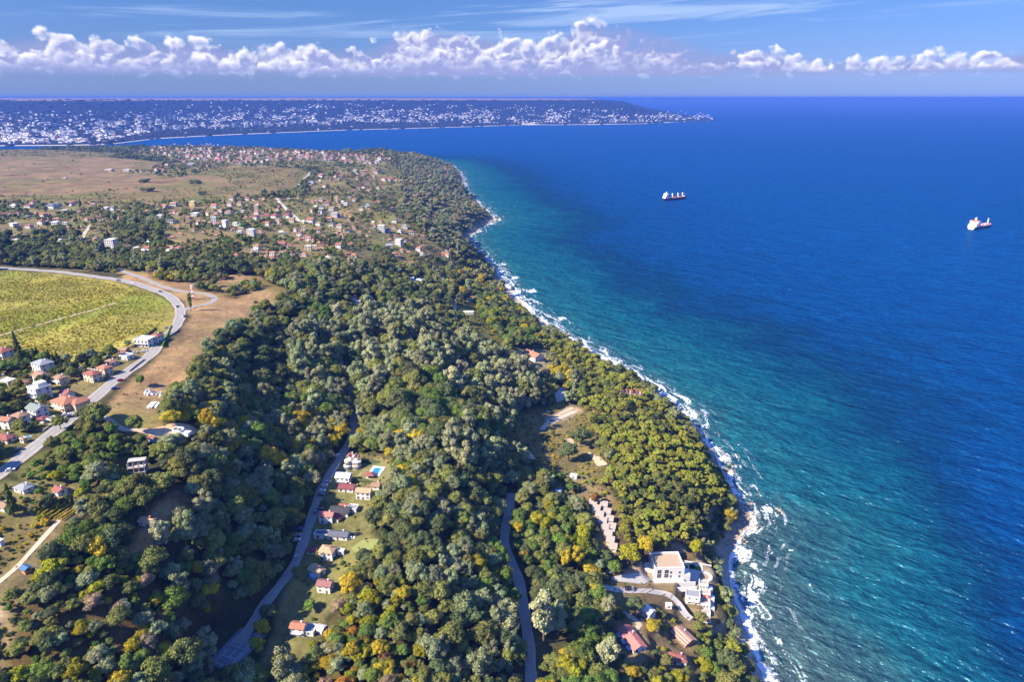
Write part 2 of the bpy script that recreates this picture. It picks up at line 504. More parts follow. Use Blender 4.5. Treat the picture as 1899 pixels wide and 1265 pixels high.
def set_color_attr(me, name, cols):
    a = me.attributes.new(name, 'FLOAT_COLOR', 'POINT')
    c = np.ones((len(cols), 4), np.float32); c[:, :3] = cols
    a.data.foreach_set('color', c.ravel())

def set_float_attr(me, name, v):
    a = me.attributes.new(name, 'FLOAT', 'POINT')
    a.data.foreach_set('value', np.asarray(v, np.float32).ravel())

def new_mat(name):
    m_ = bpy.data.materials.new(name)
    m_.use_nodes = True
    m_.node_tree.nodes.clear()
    gg = G(m_.node_tree)
    out = gg.node('ShaderNodeOutputMaterial')
    b = gg.node('ShaderNodeBsdfPrincipled')
    gg.nt.links.new(b.outputs[0], out.inputs[0])
    return m_, gg, b

def simple_mat(name, col, rough=.7, var=.18, scale=.6, spec=.3, metal=0.0, stain=0.0):
    """Plain surface with uneven tone and a few weather stains."""
    m_, gg, b = new_mat(name)
    tc = gg.node('ShaderNodeTexCoord').outputs['Object']
    n = gg.noise(tc, scale, 5.0, .6)
    n2 = gg.noise(tc, scale * 9, 3.0, .6)
    lo = tuple(c * (1 - var) for c in col); hi = tuple(min(1, c * (1 + var)) for c in col)
    c = gg.mix(gg.add(gg.mul(n, .65), gg.mul(n2, .35)), lo, hi)
    if stain:
        s = gg.step(gg.noise(gg.vm('MULTIPLY', tc, (1.3, 1.3, .25)), .8, 4.0, .65), .52, .75)
        c = gg.mix(gg.mul(s, stain), c, tuple(x * .55 for x in col))
    gg.put(b.inputs['Base Color'], c)
    b.inputs['Roughness'].default_value = rough
    b.inputs['Specular IOR Level'].default_value = spec
    b.inputs['Metallic'].default_value = metal
    return m_


# ------------------------------------------------------------------ plan of roads and buildings (they level the ground they stand on)
ROADS = [  # name, label, surface, width m, outline on the photo
    ('main_road', 'grey asphalt road curving past the vineyard and the villas', 'asphalt', 8.5, [(-120, 960), (-40, 905), (0, 880), (60, 832), (110, 795), (160, 752), (205, 712), (250, 680), (290, 650), (318, 615), (336, 588), (333, 566), (308, 545), (270, 531), (220, 519), (150, 509), (80, 502), (0, 497), (-250, 488)]),
    ('side_road', 'narrow side road looping round the mast at the bend', 'asphalt', 5.5, [(338, 577), (362, 568), (384, 565), (402, 556), (390, 547), (352, 543), (318, 537), (290, 527), (262, 515), (240, 507), (208, 497)]),
    ('dirt_track', 'pale dirt track leaving the asphalt road toward the ruin', 'dirt', 3.6, [(168, 770), (200, 776), (219, 792), (232, 799), (262, 798), (300, 797), (322, 803)]),
    ('valley_road', 'shaded lane along the houses in the ravine', 'asphalt', 5.2, [(430, 1215), (470, 1150), (505, 1105), (535, 1068), (555, 1030), (575, 970), (590, 922), (610, 882), (630, 850), (645, 825), (657, 800), (656, 770), (650, 735), (655, 690)]),
    ('upper_lane', 'thin lane descending the far end of the ravine', 'asphalt', 5.5, [(664, 526), (680, 545), (693, 560), (703, 572)]),
    ('wood_road', 'grey road running straight through the dark wood', 'asphalt', 5.6, [(1000, 1480), (990, 1330), (985, 1265), (982, 1200), (973, 1140), (967, 1090), (950, 1045), (934, 1015), (938, 975), (945, 940), (948, 915)]),
    ('coast_track', 'pale track bending below the wooded slope', 'dirt', 4.0, [(868, 528), (852, 545), (842, 568), (845, 595), (858, 622), (880, 648), (905, 668)]),
    ('hostel_drive', 'light paved drive by the red roofed hostel', 'concrete', 4.0, [(955, 668), (978, 690), (1005, 700), (1040, 705), (1072, 700)]),
    ('sandy_track', 'sandy track by the clearing above the pines', 'dirt', 4.5, [(1005, 797), (1022, 778), (1040, 767), (1062, 757)]),
    ('wood_path', 'short dirt path at the edge of the wood', 'dirt', 3.2, [(928, 817), (955, 826), (978, 838), (990, 852)]),
    ('villa_drive', 'curved gravel drive down to the cascading white villa', 'concrete', 4.5, [(1118, 1088), (1160, 1098), (1205, 1096), (1240, 1103), (1258, 1118), (1270, 1140), (1282, 1152)]),
    ('barn_drive', 'short pale drive beside the white roofed barn', 'dirt', 3.2, [(1155, 1135), (1175, 1148), (1188, 1162), (1180, 1172), (1150, 1178)]),
    ('hill_road', 'straight grey road climbing to the headland town', 'asphalt', 9.0, [(545, 352), (556, 342), (566, 331), (577, 318), (590, 308)]),
    ('village_road', 'pale lane descending through the scattered village', 'concrete', 6.0, [(513, 368), (522, 380), (534, 391), (548, 402), (556, 412)]),
    ('village_lane', 'pale lane between dry plots in the village', 'dirt', 5.0, [(167, 416), (158, 432), (148, 452)]),
    ('farm_track', 'two rutted dirt track past the vine rows', 'dirt', 2.4, [(-40, 1110), (0, 1080), (30, 1055), (70, 1010), (108, 968), (131, 944)]),
    ('field_path', 'thin earth path across the yellow green field', 'dirt', 2.2, [(-60, 640), (40, 612), (100, 595), (150, 582), (190, 570), (215, 562)]),
    ('town_road', 'thin pale road along the scrub meadow', 'dirt', 5.0, [(232, 378), (262, 378), (300, 376)]),
]

def resample(P, step):
    P = np.asarray(P, float)
    s = np.concatenate([[0], np.cumsum(np.linalg.norm(np.diff(P, axis=0), axis=1))])
    n = max(2, int(s[-1] / step))
    t = np.linspace(0, s[-1], n)
    return np.stack([np.interp(t, s, P[:, k]) for k in range(P.shape[1])], 1)

ROADLINES = []
for nm, lb, surf_, wd, pts in ROADS:
    P = np.array([at(*p)[:2] for p in pts])
    P = smooth_poly(P, 3)
    P = resample(P, 3.0)
    z = height(P[:, 0], P[:, 1])
    kz = np.ones(9) / 9
    z = np.convolve(np.pad(z, 4, 'edge'), kz, 'valid')
    ROADLINES.append((nm, lb, surf_, wd, P, z))

def level_line(P, z, half, fade):
    """Level the ground sheet under a road."""
    lo = P.min(0) - half - fade; hi = P.max(0) + half + fade
    m_ = (GX > lo[0]) & (GX < hi[0]) & (GY > lo[1]) & (GY < hi[1])
    idx = np.argwhere(m_)
    if not len(idx):
        return
    q = np.stack([GX[m_], GY[m_]], 1)
    for i in range(0, len(q), 4000):
        d = np.linalg.norm(q[i:i + 4000, None] - P[None], axis=2)
        k_ = d.argmin(1); dm = d[np.arange(len(k_)), k_]
        w = 1 - smooth(dm, half, half + fade)
        ii = idx[i:i + 4000]
        GZ[ii[:, 0], ii[:, 1]] = GZ[ii[:, 0], ii[:, 1]] * (1 - w) + z[k_] * w
for nm, lb, surf_, wd, P, z in ROADLINES:
    level_line(P, z, wd * .5 + 2.5, 7)

def level_disc(x, y, r, z, fade=6):
    m_ = (np.abs(GX - x) < r + fade) & (np.abs(GY - y) < r + fade)
    d = np.hypot(GX[m_] - x, GY[m_] - y)
    w = 1 - smooth(d, r, r + fade)
    GZ[m_] = GZ[m_] * (1 - w) + z * w

# near houses: px, py of the foot, width px, storeys, roof form, roof colour, wall colour, turn, depth/width, name, label
NEAR = [
    (112, 760, 46, 2, 'hip', 'orange', 'tan', -28, .75, 'villa', 'large villa with hipped orange roof and tan walls beside the asphalt road'),
    (66, 742, 33, 3, 'flat', 'white', 'white', -30, .9, 'house', 'white flat roofed three storey house with terraces above the orange villa'),
    (117, 738, 25, 1, 'gable', 'red', 'white', -30, .8, 'house', 'low white house with red gable roof just behind the orange villa'),
    (62, 774, 36, 2, 'gable', 'green', 'white', -28, .7, 'house', 'white house with grey green roof in front of the terraced house'),
    (33, 788, 27, 2, 'hip', 'brown', 'white', -25, .8, 'house', 'white house with hipped brown roof left of the grey carport'),
    (8, 796, 30, 2, 'gable', 'orange', 'white', -8, .6, 'house', 'white house with bright orange gable roof near the left picture edge'),
    (3, 822, 34, 1, 'hip', 'red', 'cream', -10, .7, 'house', 'low house with red hipped roof at the left edge beside the pool'),
    (71, 688, 34, 2, 'hip', 'grey', 'white', -30, .8, 'house', 'white house with steep dark grey hipped roof below the yellow field'),
    (70, 711, 27, 2, 'gable', 'brown', 'white', -35, .8, 'house', 'white gabled house with dark brown roof under the grey roofed one'),
    (108, 713, 23, 2, 'hip', 'brown', 'cream', -30, .8, 'house', 'cream house with brown hipped roof among trees above the red one'),
    (167, 708, 30, 2, 'hip', 'red', 'cream', -25, .7, 'house', 'cream house with wide red hipped roof nearest the white wall'),
    (190, 696, 24, 2, 'hip', 'orange', 'cream', -25, .8, 'house', 'tall cream house with orange hipped roof right of the white wall'),
    (200, 679, 24, 1, 'hip', 'brown', 'white', -25, .8, 'house', 'low white house with pale brown roof behind the tall cream house'),
    (230, 667, 24, 1, 'flat', 'grey', 'white', -22, .7, 'annex', 'flat grey roofed white annex between the shed and the low house'),
    (229, 655, 14, 1, 'gable', 'brown', 'brick', -20, .8, 'shed', 'small brick shed with brown roof by the modern white house'),
    (264, 643, 34, 2, 'flat', 'white', 'white', -12, .7, 'house', 'modern white flat roofed house with balconies beside the green lawn'),
    (287, 636, 22, 2, 'hip', 'red', 'white', -15, .8, 'house', 'white house with red hipped roof next to the green lawn'),
    (0, 672, 32, 3, 'hip', 'red', 'white', -20, .8, 'house', 'three storey white house with balconies cut by the left edge'),
    (8, 714, 30, 1, 'flat', 'white', 'grey', -20, .6, 'shed', 'long shed with pale metal roof near the left edge'),
    (48, 717, 14, 1, 'gable', 'maroon', 'grey', -25, .8, 'shed', 'little shed with maroon roof below the brown gabled house'),
    (76, 784, 15, 1, 'hip', 'maroon', 'white', -20, 1., 'gazebo', 'small garden pavilion with maroon roof beside the grey carport'),
    (94, 786, 20, 1, 'flat', 'grey', 'grey', -25, .8, 'carport', 'grey flat roofed carport beside the road and round tree'),
    (42, 822, 11, 1, 'flat', 'red', 'cream', -20, .7, 'shed', 'small pool house with red roof beside the blue pool'),
    (38, 914, 30, 1, 'hip', 'grey', 'white', -22, .75, 'house', 'white house with dark grey hipped roof below the road bend'),
    (105, 918, 23, 1, 'gable', 'red', 'white', -32, .8, 'house', 'white house with red gable roof beside the vine rows'),
    (3, 948, 24, 1, 'gable', 'brown', 'white', -20, .8, 'house', 'brown roofed white house at the left edge beside the dark spruce'),
    (45, 1064, 16, 1, 'gable', 'blue', 'wood', -30, .8, 'cabin', 'small orange wooden cabin with blue roof beside the farm track'),
    (0, 1014, 10, 1, 'flat', 'white', 'white', -20, .8, 'shed', 'tiny white shed at the left edge above the farm track'),
    (328, 803, 17, 1, 'flat', 'white', 'concrete', -10, .7, 'ruin', 'roofless pale ruin standing on bare sand beside the wood'),
    (281, 820, 13, 1, 'gable', 'red', 'bluewall', -20, .6, 'shed', 'blue shed with reddish roof at the edge of the sand'),
    (270, 977, 29, 1, 'gable', 'tan', 'white', -15, .6, 'cottage', 'cottage with patched tan roof hidden in the wood clearing'),
    (636, 899, 26, 2, 'gable', 'metal', 'white', -8, .7, 'house', 'white house with pale metal roof below the grand villa'),
    (642, 913, 28, 1, 'gable', 'maroon', 'white', -6, .6, 'house', 'white house with maroon roof in front of the metal roofed house'),
    (696, 908, 15, 1, 'gable', 'brown', 'white', -10, .9, 'cottage', 'small white cottage with brown roof right of the vegetable plot'),
    (674, 927, 27, 2, 'gable', 'tan', 'white', -6, .6, 'house', 'white two storey house with pale tan roof below the pool'),
    (629, 958, 36, 1, 'gable', 'black', 'white', -10, .6, 'house', 'low house with near black roof between red and grey annexes'),
    (637, 946, 16, 1, 'gable', 'red', 'white', -8, .7, 'annex', 'red roofed annex behind the black roofed house'),
    (653, 951, 17, 1, 'flat', 'grey', 'white', -8, .9, 'annex', 'flat grey annex right of the black roofed house'),
    (605, 972, 25, 2, 'gable', 'pink', 'white', -6, .6, 'house', 'white two storey house with salmon roof beside the lane'),
    (622, 969, 15, 1, 'gable', 'maroon', 'cream', -20, 1.1, 'annex', 'maroon roofed annex right of the salmon roofed house'),
    (597, 1000, 28, 1, 'flat', 'slate', 'white', -5, .5, 'annex', 'long dark slate annex at the lane, left of the long dark house'),
    (627, 1002, 36, 1, 'gable', 'slate', 'white', -6, .5, 'house', 'long white house with dark slate roof beside the small lawn'),
    (605, 1040, 27, 2, 'hip', 'tan', 'white', -10, .8, 'house', 'white house with orange tan hipped roof and red chimney'),
    (577, 1029, 17, 1, 'gable', 'maroon', 'cream', -8, .6, 'shed', 'maroon roofed shed between the lane and the tan hipped house'),
    (632, 1030, 12, 1, 'flat', 'white', 'white', -8, .6, 'kiosk', 'little white roofed kiosk below the small lawn'),
    (582, 1068, 27, 1, 'gable', 'tan', 'white', -38, .7, 'house', 'white house with tan gable roof turned to the lane, with blue porch'),
    (601, 1100, 26, 2, 'gable', 'maroonbrown', 'white', -10, .7, 'house', 'white house with plum brown roof standing alone on the dry slope'),
    (552, 1180, 26, 2, 'gable', 'orange', 'white', -8, .7, 'house', 'white house with bright orange roof above the tennis court'),
    (573, 1180, 20, 1, 'flat', 'grey', 'white', -10, 1., 'annex', 'flat grey terrace annex right of the orange roofed house'),
    (592, 1176, 14, 1, 'gable', 'white', 'white', -18, 1., 'annex', 'small pale roofed annex at the end of the terrace'),
    (685, 888, 15, 1, 'hip', 'red', 'wood', 0, .9, 'pavilion', 'red roofed wooden pavilion at the corner of the pool lawn'),
    (657, 560, 10, 2, 'gable', 'red', 'white', 20, .9, 'house', 'red roofed house at the top of the shaded hollow'),
    (663, 568, 11, 2, 'flat', 'grey', 'white', 10, .9, 'house', 'pale grey flat house, second from the top of the shaded hollow'),
    (667, 579, 14, 2, 'gable', 'maroon', 'white', 0, .7, 'house', 'maroon roofed white house in the middle of the shaded hollow'),
    (681, 583, 14, 3, 'gable', 'maroon', 'cream', -10, .8, 'house', 'tall cream house with maroon roof in the shaded hollow'),
    (676, 591, 14, 1, 'flat', 'pink', 'white', -10, .8, 'annex', 'low pinkish flat annex, lowest building of the shaded hollow'),
    (962, 668, 38, 1, 'flat', 'beige', 'cream', 8, .45, 'hostel', 'long beige flat roofed hostel wing left of the red roofed one'),
    (998, 671, 22, 2, 'gable', 'orange', 'white', 42, 1.6, 'hostel', 'long white hostel with red tiled roof behind the pines'),
    (974, 690, 12, 1, 'flat', 'beige', 'cream', 40, .6, 'annex', 'small cream annex in front of the hostel drive'),
    (878, 555, 11, 1, 'gable', 'red', 'white', -10, .9, 'house', 'small red roofed house by the upper end of the coast track'),
    (869, 559, 10, 1, 'hip', 'brown', 'white', -10, .9, 'house', 'small grey brown house left of the red roofed one by the track'),
    (866, 582, 24, 1, 'flat', 'white', 'white', 5, .3, 'shed', 'long low white shed beside the coast track'),
    (942, 538, 11, 2, 'flat', 'white', 'white', -5, .9, 'house', 'white flat roofed house right above the first strip of beach'),
    (1015, 613, 19, 1, 'flat', 'white', 'white', 25, .7, 'restaurant', 'white flat roofed beach restaurant at the edge of the sand'),
    (1030, 619, 11, 1, 'gable', 'red', 'cream', 25, .7, 'shed', 'red roofed kiosk beside the white beach restaurant'),
    (985, 592, 10, 1, 'hip', 'metal', 'white', 25, .8, 'shed', 'pale roofed beach hut among trees above the sand'),
    (944, 577, 12, 1, 'gable', 'maroon', 'white', 25, .7, 'house', 'maroon roofed house in the trees above the beach'),
    (775, 527, 14, 2, 'hip', 'metal', 'white', -5, .8, 'house', 'white house with pale roof at the top of the far ravine'),
    (762, 523, 10, 2, 'flat', 'white', 'white', -5, .8, 'house', 'small white flat house left of the pale roofed one'),
    (1035, 918, 11, 1, 'flat', 'white', 'bluewall', -10, .8, 'shed', 'small white and blue hut in the clearing above the bungalows'),
    (1063, 889, 13, 1, 'flat', 'metal', 'white', -10, .7, 'shed', 'pale blue roofed hut beside the yellow bushes above the bungalows'),
    (1284, 1120, 25, 2, 'flat', 'grey', 'white', -12, .8, 'house', 'white house with pale grey slab roof left of the cascading villa'),
    (1207, 1150, 17, 2, 'gable', 'white', 'white', 38, 1.5, 'barn', 'barn with bright white gable roof beside the yellow green tree'),
    (1258, 1234, 28, 1, 'hip', 'red', 'white', -4, .8, 'house', 'house with deep red hipped roof and white skylight by the lower edge'),
    (1278, 1200, 26, 1, 'gable', 'striped', 'brick', 28, 1.5, 'house', 'house with rust striped roof half hidden by autumn trees'),
    (1240, 1130, 11, 1, 'flat', 'metal', 'white', -5, .7, 'shed', 'small grey shed on the dry slope left of the gravel drive'),
    (1183, 1212, 27, 1, 'gable', 'pink', 'white', 22, 2.1, 'house', 'long house with salmon red roof and blue awnings among trees'),
]
for k_, (x, y) in enumerate([(1099, 940), (1105, 951), (1111, 963), (1117, 975), (1121, 987), (1127, 999), (1131, 1011), (1136, 1024)]):
    NEAR.append((x, y, 13, 1, 'mono', 'beige', 'cream', -14, 1.1, 'bungalow', 'beige roofed bungalow, ' + ['topmost', 'second', 'third', 'fourth', 'fifth', 'sixth', 'seventh', 'lowest'][k_] + ' from the top of the longer terrace row'))
for k_, (x, y) in enumerate([(1119, 944), (1125, 957), (1130, 971), (1134, 985)]):
    NEAR.append((x, y, 12, 1, 'mono', 'beige', 'white', -14, 1.1, 'bungalow', 'beige roofed bungalow, ' + ['topmost', 'second', 'third', 'lowest'][k_] + ' from the top of the shorter terrace row'))

SITES = []   # (x, y, radius) kept free of trees
NEARPOS = []
for h in NEAR:
    P = at(h[0], h[1])
    w = h[2] * mpp(P) * (.9 if h[0] < 300 else 1.0)
    d = w * h[8]
    th = R(h[7])
    # the foot of the front wall is what the photo shows: step back half the depth
    P = P + np.array([-math.sin(th) * d * .5, math.cos(th) * d * .5, 0]) * .8
    P[2] = float(height(P[0], P[1]))
    NEARPOS.append((P, w, d))
    SITES.append((P[0], P[1], math.hypot(w, d) * .5 + 1.5))
SPECIAL = {}
for nm, x, y, r_ in [('villa', 655, 868, 15), ('gallery', 1237, 1066, 14), ('terrace', 1283, 1062, 17), ('cascade', 1304, 1130, 14), ('concrete', 258, 880, 10), ('tennis', 440, 1205, 17), ('pool', 698, 874, 9), ('ruinblock', 1166, 733, 16), ('smallpool', 49, 812, 4), ('lawn', 306, 630, 9), ('parking', 1042, 733, 11)]:
    P = at(x, y)
    SPECIAL[nm] = P
    SITES.append((P[0], P[1], r_))
    level_disc(P[0], P[1], r_, P[2])
for P, w, d in NEARPOS:
    level_disc(P[0], P[1], math.hypot(w, d) * .5, P[2], 5)

# scattered village: px, py, width px, roof code, wall code
VH = '''27,386,13,w,m;55,385,16,m,d;61,379,9,r,w;98,386,21,d,w;108,383,13,d,w;134,381,14,r,w;121,394,12,f,w;7,402,12,r,w;34,400,9,r,w;53,403,8,d,w;82,402,14,r,c;135,410,8,o,w;27,420,15,f,w;55,423,13,r,w;77,416,12,r,w;103,418,16,f,w;122,418,9,f,w;99,431,7,o,c;
33,441,9,b,w;47,441,9,b,w;67,444,7,b,c;87,456,8,f,y;111,450,9,f,w;127,450,10,f,w;151,452,12,r,w;197,389,12,f,w;210,390,9,d,w;181,405,8,r,w;220,405,8,r,w;201,436,8,b,w;208,460,20,F,w;189,456,10,r,w;178,442,8,d,w;254,465,10,f,w;174,384,10,b,c;31,451,12,f,c;
294,386,9,o,w;307,386,12,o,c;323,382,13,b,w;358,383,12,F,y;382,385,7,r,w;398,385,12,o,w;427,382,10,b,w;445,381,10,b,c;459,372,9,r,w;430,371,9,r,w;491,369,8,r,c;472,371,6,r,w;479,379,6,r,w;459,381,7,d,w;357,393,10,r,w;410,393,11,o,w;317,393,8,r,w;296,393,7,r,w;297,404,13,f,w;363,401,15,f,w;387,399,9,r,w;425,398,14,b,w;402,397,7,b,w;441,396,7,d,w;452,396,9,g,c;476,392,9,F,c;477,397,11,o,w;397,405,11,r,c;318,414,10,d,w;368,412,8,b,w;370,418,11,r,w;330,423,7,o,w;398,416,11,F,w;406,421,12,r,w;419,422,11,F,w;437,419,10,f,w;449,422,14,f,w;474,407,15,m,w;494,406,15,m,w;511,405,15,m,w;534,404,16,m,w;516,413,14,b,w;542,412,11,b,c;518,418,7,b,w;497,418,9,o,w;445,434,10,f,w;467,438,16,F,w;483,431,8,b,w;508,439,8,d,w;529,439,9,d,w;548,429,9,b,w;556,438,11,r,w;335,436,8,o,c;275,466,12,r,w;334,466,13,r,w;317,460,6,b,c;361,471,8,b,c;356,483,9,b,c;478,463,13,o,w;474,470,13,f,w;523,458,17,r,w;506,475,9,b,w;523,474,10,b,w;537,474,10,r,w;552,473,8,d,w;
596,328,10,r,w;578,341,13,g,w;603,347,9,r,w;613,333,8,r,w;622,328,9,r,w;633,329,10,r,w;629,332,7,r,w;662,333,6,r,w;631,346,6,r,w;664,350,8,r,w;674,349,7,f,w;685,356,10,r,w;701,350,9,r,w;712,351,7,r,w;656,356,8,r,w;712,334,9,r,w;724,335,9,r,w;735,334,7,o,w;694,313,6,o,w;697,321,11,r,w;708,320,6,r,w;659,319,9,f,w;673,320,9,b,c;673,325,7,r,w;681,324,6,r,w;692,328,8,b,w;648,367,6,f,w;668,368,7,b,w;685,370,7,o,w;673,364,7,b,w;658,373,9,r,w;695,377,6,r,w;702,375,6,r,w;595,372,10,b,w;606,380,13,r,c;586,384,8,f,w;597,388,10,d,w;615,390,11,b,w;579,394,11,o,w;596,396,10,d,w;628,382,8,b,w;642,381,10,g,w;682,384,11,g,w;671,390,10,d,c;621,402,14,g,w;612,410,14,o,w;577,413,16,r,w;592,418,12,b,w;631,403,12,b,w;615,420,9,d,w;630,422,13,b,w;564,427,10,b,w;589,432,11,r,w;589,438,9,b,w;573,447,11,b,w;645,430,14,b,w;631,428,7,r,w;674,427,7,r,c;680,438,7,b,w;690,425,7,b,w;708,430,15,F,w;720,430,9,d,w;732,412,11,d,w;751,423,12,g,w;763,435,10,b,w;742,432,9,g,w;740,455,14,F,w;751,448,7,o,w;722,460,14,g,c;629,460,12,r,w;650,460,12,r,w;598,463,12,m,c;572,464,14,f,c;584,461,9,f,c;777,466,11,o,w;784,475,9,g,w;830,476,12,o,w;828,466,8,d,w;746,488,8,d,w;693,413,8,f,c;
203,317,20,f,c;236,318,13,f,w;120,331,8,f,w;262,319,7,r,w;276,316,7,r,w;291,316,9,r,w;303,318,10,r,w;298,309,9,r,w;311,306,9,r,w;320,305,7,b,w;332,299,8,r,w;341,302,9,b,w;355,309,14,F,w;385,309,7,o,w'''
vh = []
for row in VH.replace('\n', '').split(';'):
    x, y, w_, rcode, wcode = row.split(',')
    vh.append((float(x), float(y), float(w_), rcode, wcode))
town_poly = [(255, 277), (300, 270), (340, 266), (400, 268), (450, 273), (520, 277), (600, 282), (665, 286), (722, 290), (730, 298), (700, 305), (640, 303), (600, 297), (560, 299), (500, 301), (450, 305), (400, 303), (340, 293), (300, 287)]
tp_ = []
while len(tp_) < 330:
    x, y = rng.uniform(250, 735), rng.uniform(264, 308)
    if inpoly(np.array([x]), np.array([y]), town_poly)[0] and all((x - q[0]) ** 2 + ((y - q[1]) * 2.2) ** 2 > 26 for q in tp_):
        tp_.append((x, y))
        if len(tp_) > 240 and rng.random() < .02:
            break
tp_.sort(key=lambda q: -q[1])

for (x, y, w_, a_, b_) in vh:
    P = at(x, y)
    SITES.append((P[0], P[1], 7.0))
for (x, y) in tp_:
    P = at(x, y)
    SITES.append((P[0], P[1], 8.0))

# small outlying cottages, too tiny to tell apart
cott = []
while len(cott) < 150:
    x, y = rng.uniform(0, 850), rng.uniform(316, 492)
    P = at(x, y)
    c_ = cover(np.array([P[0]]), np.array([P[1]]), np.array([P[2]]), np.array([200.0]))[0][0]
    if c_ == VILLAGE and all(abs(x - q[0]) > 6 or abs(y - q[1]) > 3 for q in vh) and all(abs(x - q[0]) > 5 or abs(y - q[1]) > 3 for q in cott):
        cott.append((x, y))
        SITES.append((P[0], P[1], 4.0))

# open patches that the photo shows clear of trees
SHEET_POLYS = [[(245, 800), (300, 792), (345, 786), (378, 797), (345, 812), (285, 812)], [(663, 884), (678, 866), (690, 857), (722, 860), (732, 880), (715, 893), (690, 893)], [(652, 1018), (672, 1002), (700, 1000), (708, 1012), (690, 1026), (662, 1028)],
               [(1027, 722), (1049, 716), (1051, 730), (1046, 742), (1033, 747)], [(1010, 787), (1028, 776), (1058, 763), (1074, 762), (1046, 776), (1026, 786)], [(1132, 1072), (1160, 1066), (1200, 1070), (1212, 1078), (1195, 1084), (1140, 1080)],
               [(1090, 838), (1112, 848), (1128, 862), (1108, 866)], [(1046, 815), (1062, 812), (1066, 824), (1050, 832)], [(945, 660), (1012, 655), (1018, 675), (985, 695), (960, 680)], [(168, 766), (232, 795), (255, 800), (232, 806), (200, 784)]]
# ------------------------------------------------------------------ ground sheet
mg, gg, b = new_mat('ground_soil_and_grass')
ca = gg.attr('cover').outputs['Color']
geo = gg.node('ShaderNodeNewGeometry')
pos = geo.outputs['Position']
n1 = gg.noise(pos, 1 / 45.0, 6.0, .62)
n2 = gg.noise(pos, 1 / 5.0, 5.0, .65)
n3 = gg.noise(pos, 1 / 140.0, 4.0, .55)
n4 = gg.noise(pos, 1 / 1.6, 3.0, .7)
v = gg.add(gg.add(gg.mul(n1, .62), gg.mul(n2, .52)), gg.mul(n4, .30))
c = gg.mix(1.0, ca, gg.ramp(v, [(.50, (.42, .42, .42)), (.70, (.95, .93, .92)), (.95, (1.75, 1.6, 1.4))]), 'MULTIPLY')
c = gg.mix(gg.mul(gg.mul(gg.step(n3, .45, .62), .75), gg.step(gg.attr('shore').outputs['Fac'], 18.0, 40.0)), c, gg.mix(1.0, c, (.66, .92, .52), 'MULTIPLY'))
c = gg.mix(gg.mul(gg.step(gg.noise(gg.vm('MULTIPLY', pos, (1.0, .35, 1.0)), 1 / 75.0, 4.0, .6), .52, .66), .5), c, gg.mix(1.0, c, (.62, .52, .50), 'MULTIPLY'))
# bare rock and earth where it is steep
nz = gg.sep(geo.outputs['Normal'])[2]
c = gg.mix(gg.mul(gg.mul(gg.step(nz, .80, .62), gg.step(gg.attr('shore').outputs['Fac'], 60.0, 35.0)), .8), c, (.27, .22, .16))
gg.put(b.inputs['Base Color'], c)
b.inputs['Roughness'].default_value = .95
b.inputs['Specular IOR Level'].default_value = .1
bump = gg.node('ShaderNodeBump')
bump.inputs['Strength'].default_value = .6; bump.inputs['Distance'].default_value = .6
gg.put(bump.inputs['Height'], gg.noise(pos, .45, 5.0, .65))
gg.put(b.inputs['Normal'], bump.outputs[0])
cc = np.zeros(GX.shape + (3,))
for k, v_ in COVCOL.items():
    cc[GC == k] = v_
for _ in range(1):
    P = np.pad(cc, ((1, 1), (1, 1), (0, 0)), 'edge')
    cc = (P[1:-1, 1:-1] * 2 + P[:-2, 1:-1] + P[2:, 1:-1] + P[1:-1, :-2] + P[1:-1, 2:]) / 6
_k = (GZ[:-1, :-1] > -4) | (GZ[1:, 1:] > -4)
GROUND = mesh_obj('ground', np.stack([GX, GY, GZ], -1).reshape(-1, 3), grid_faces(NV, NU, _k), mg, smooth_=True)
set_color_attr(GROUND.data, 'cover', cc.reshape(-1, 3))
set_float_attr(GROUND.data, 'shore', GD.ravel())
GROUND['kind'] = 'structure'
GROUND['label'] = 'wooded coastal plateau, ravine and dry meadows sloping to the sea'

# ------------------------------------------------------------------ roads
def road_mat(name, col, var, edge):
    m_, gg, b = new_mat(name)
    pos = gg.node('ShaderNodeNewGeometry').outputs['Position']
    n1 = gg.noise(pos, 1 / 6.0, 5.0, .6); n2 = gg.noise(pos, 1.2, 3.0, .6)
    c = gg.mix(gg.add(gg.mul(n1, .6), gg.mul(n2, .4)), tuple(x * (1 - var) for x in col), tuple(x * (1 + var) for x in col))
    acr = gg.attr('across').outputs['Fac']
    e = gg.step(gg.add(gg.m('ABSOLUTE', acr), gg.mul(gg.sub(n1, .5), .5)), .80, 1.0)
    c = gg.mix(e, c, edge)
    # the wheel tracks are worn a little darker
    tr = gg.step(gg.m('ABSOLUTE', gg.sub(gg.m('ABSOLUTE', acr), .38)), .14, .02)
    c = gg.mix(gg.mul(tr, .25), c, tuple(x * .7 for x in col))
    gg.put(b.inputs['Base Color'], c)
    b.inputs['Roughness'].default_value = .9
    return m_
ROADM = {'asphalt': road_mat('asphalt', (.245, .23, .21), .25, (.34, .28, .21)), 'dirt': road_mat('dirt_road', (.44, .35, .25), .2, (.30, .22, .13)), 'concrete': road_mat('pale_paving', (.42, .39, .35), .18, (.34, .28, .21))}
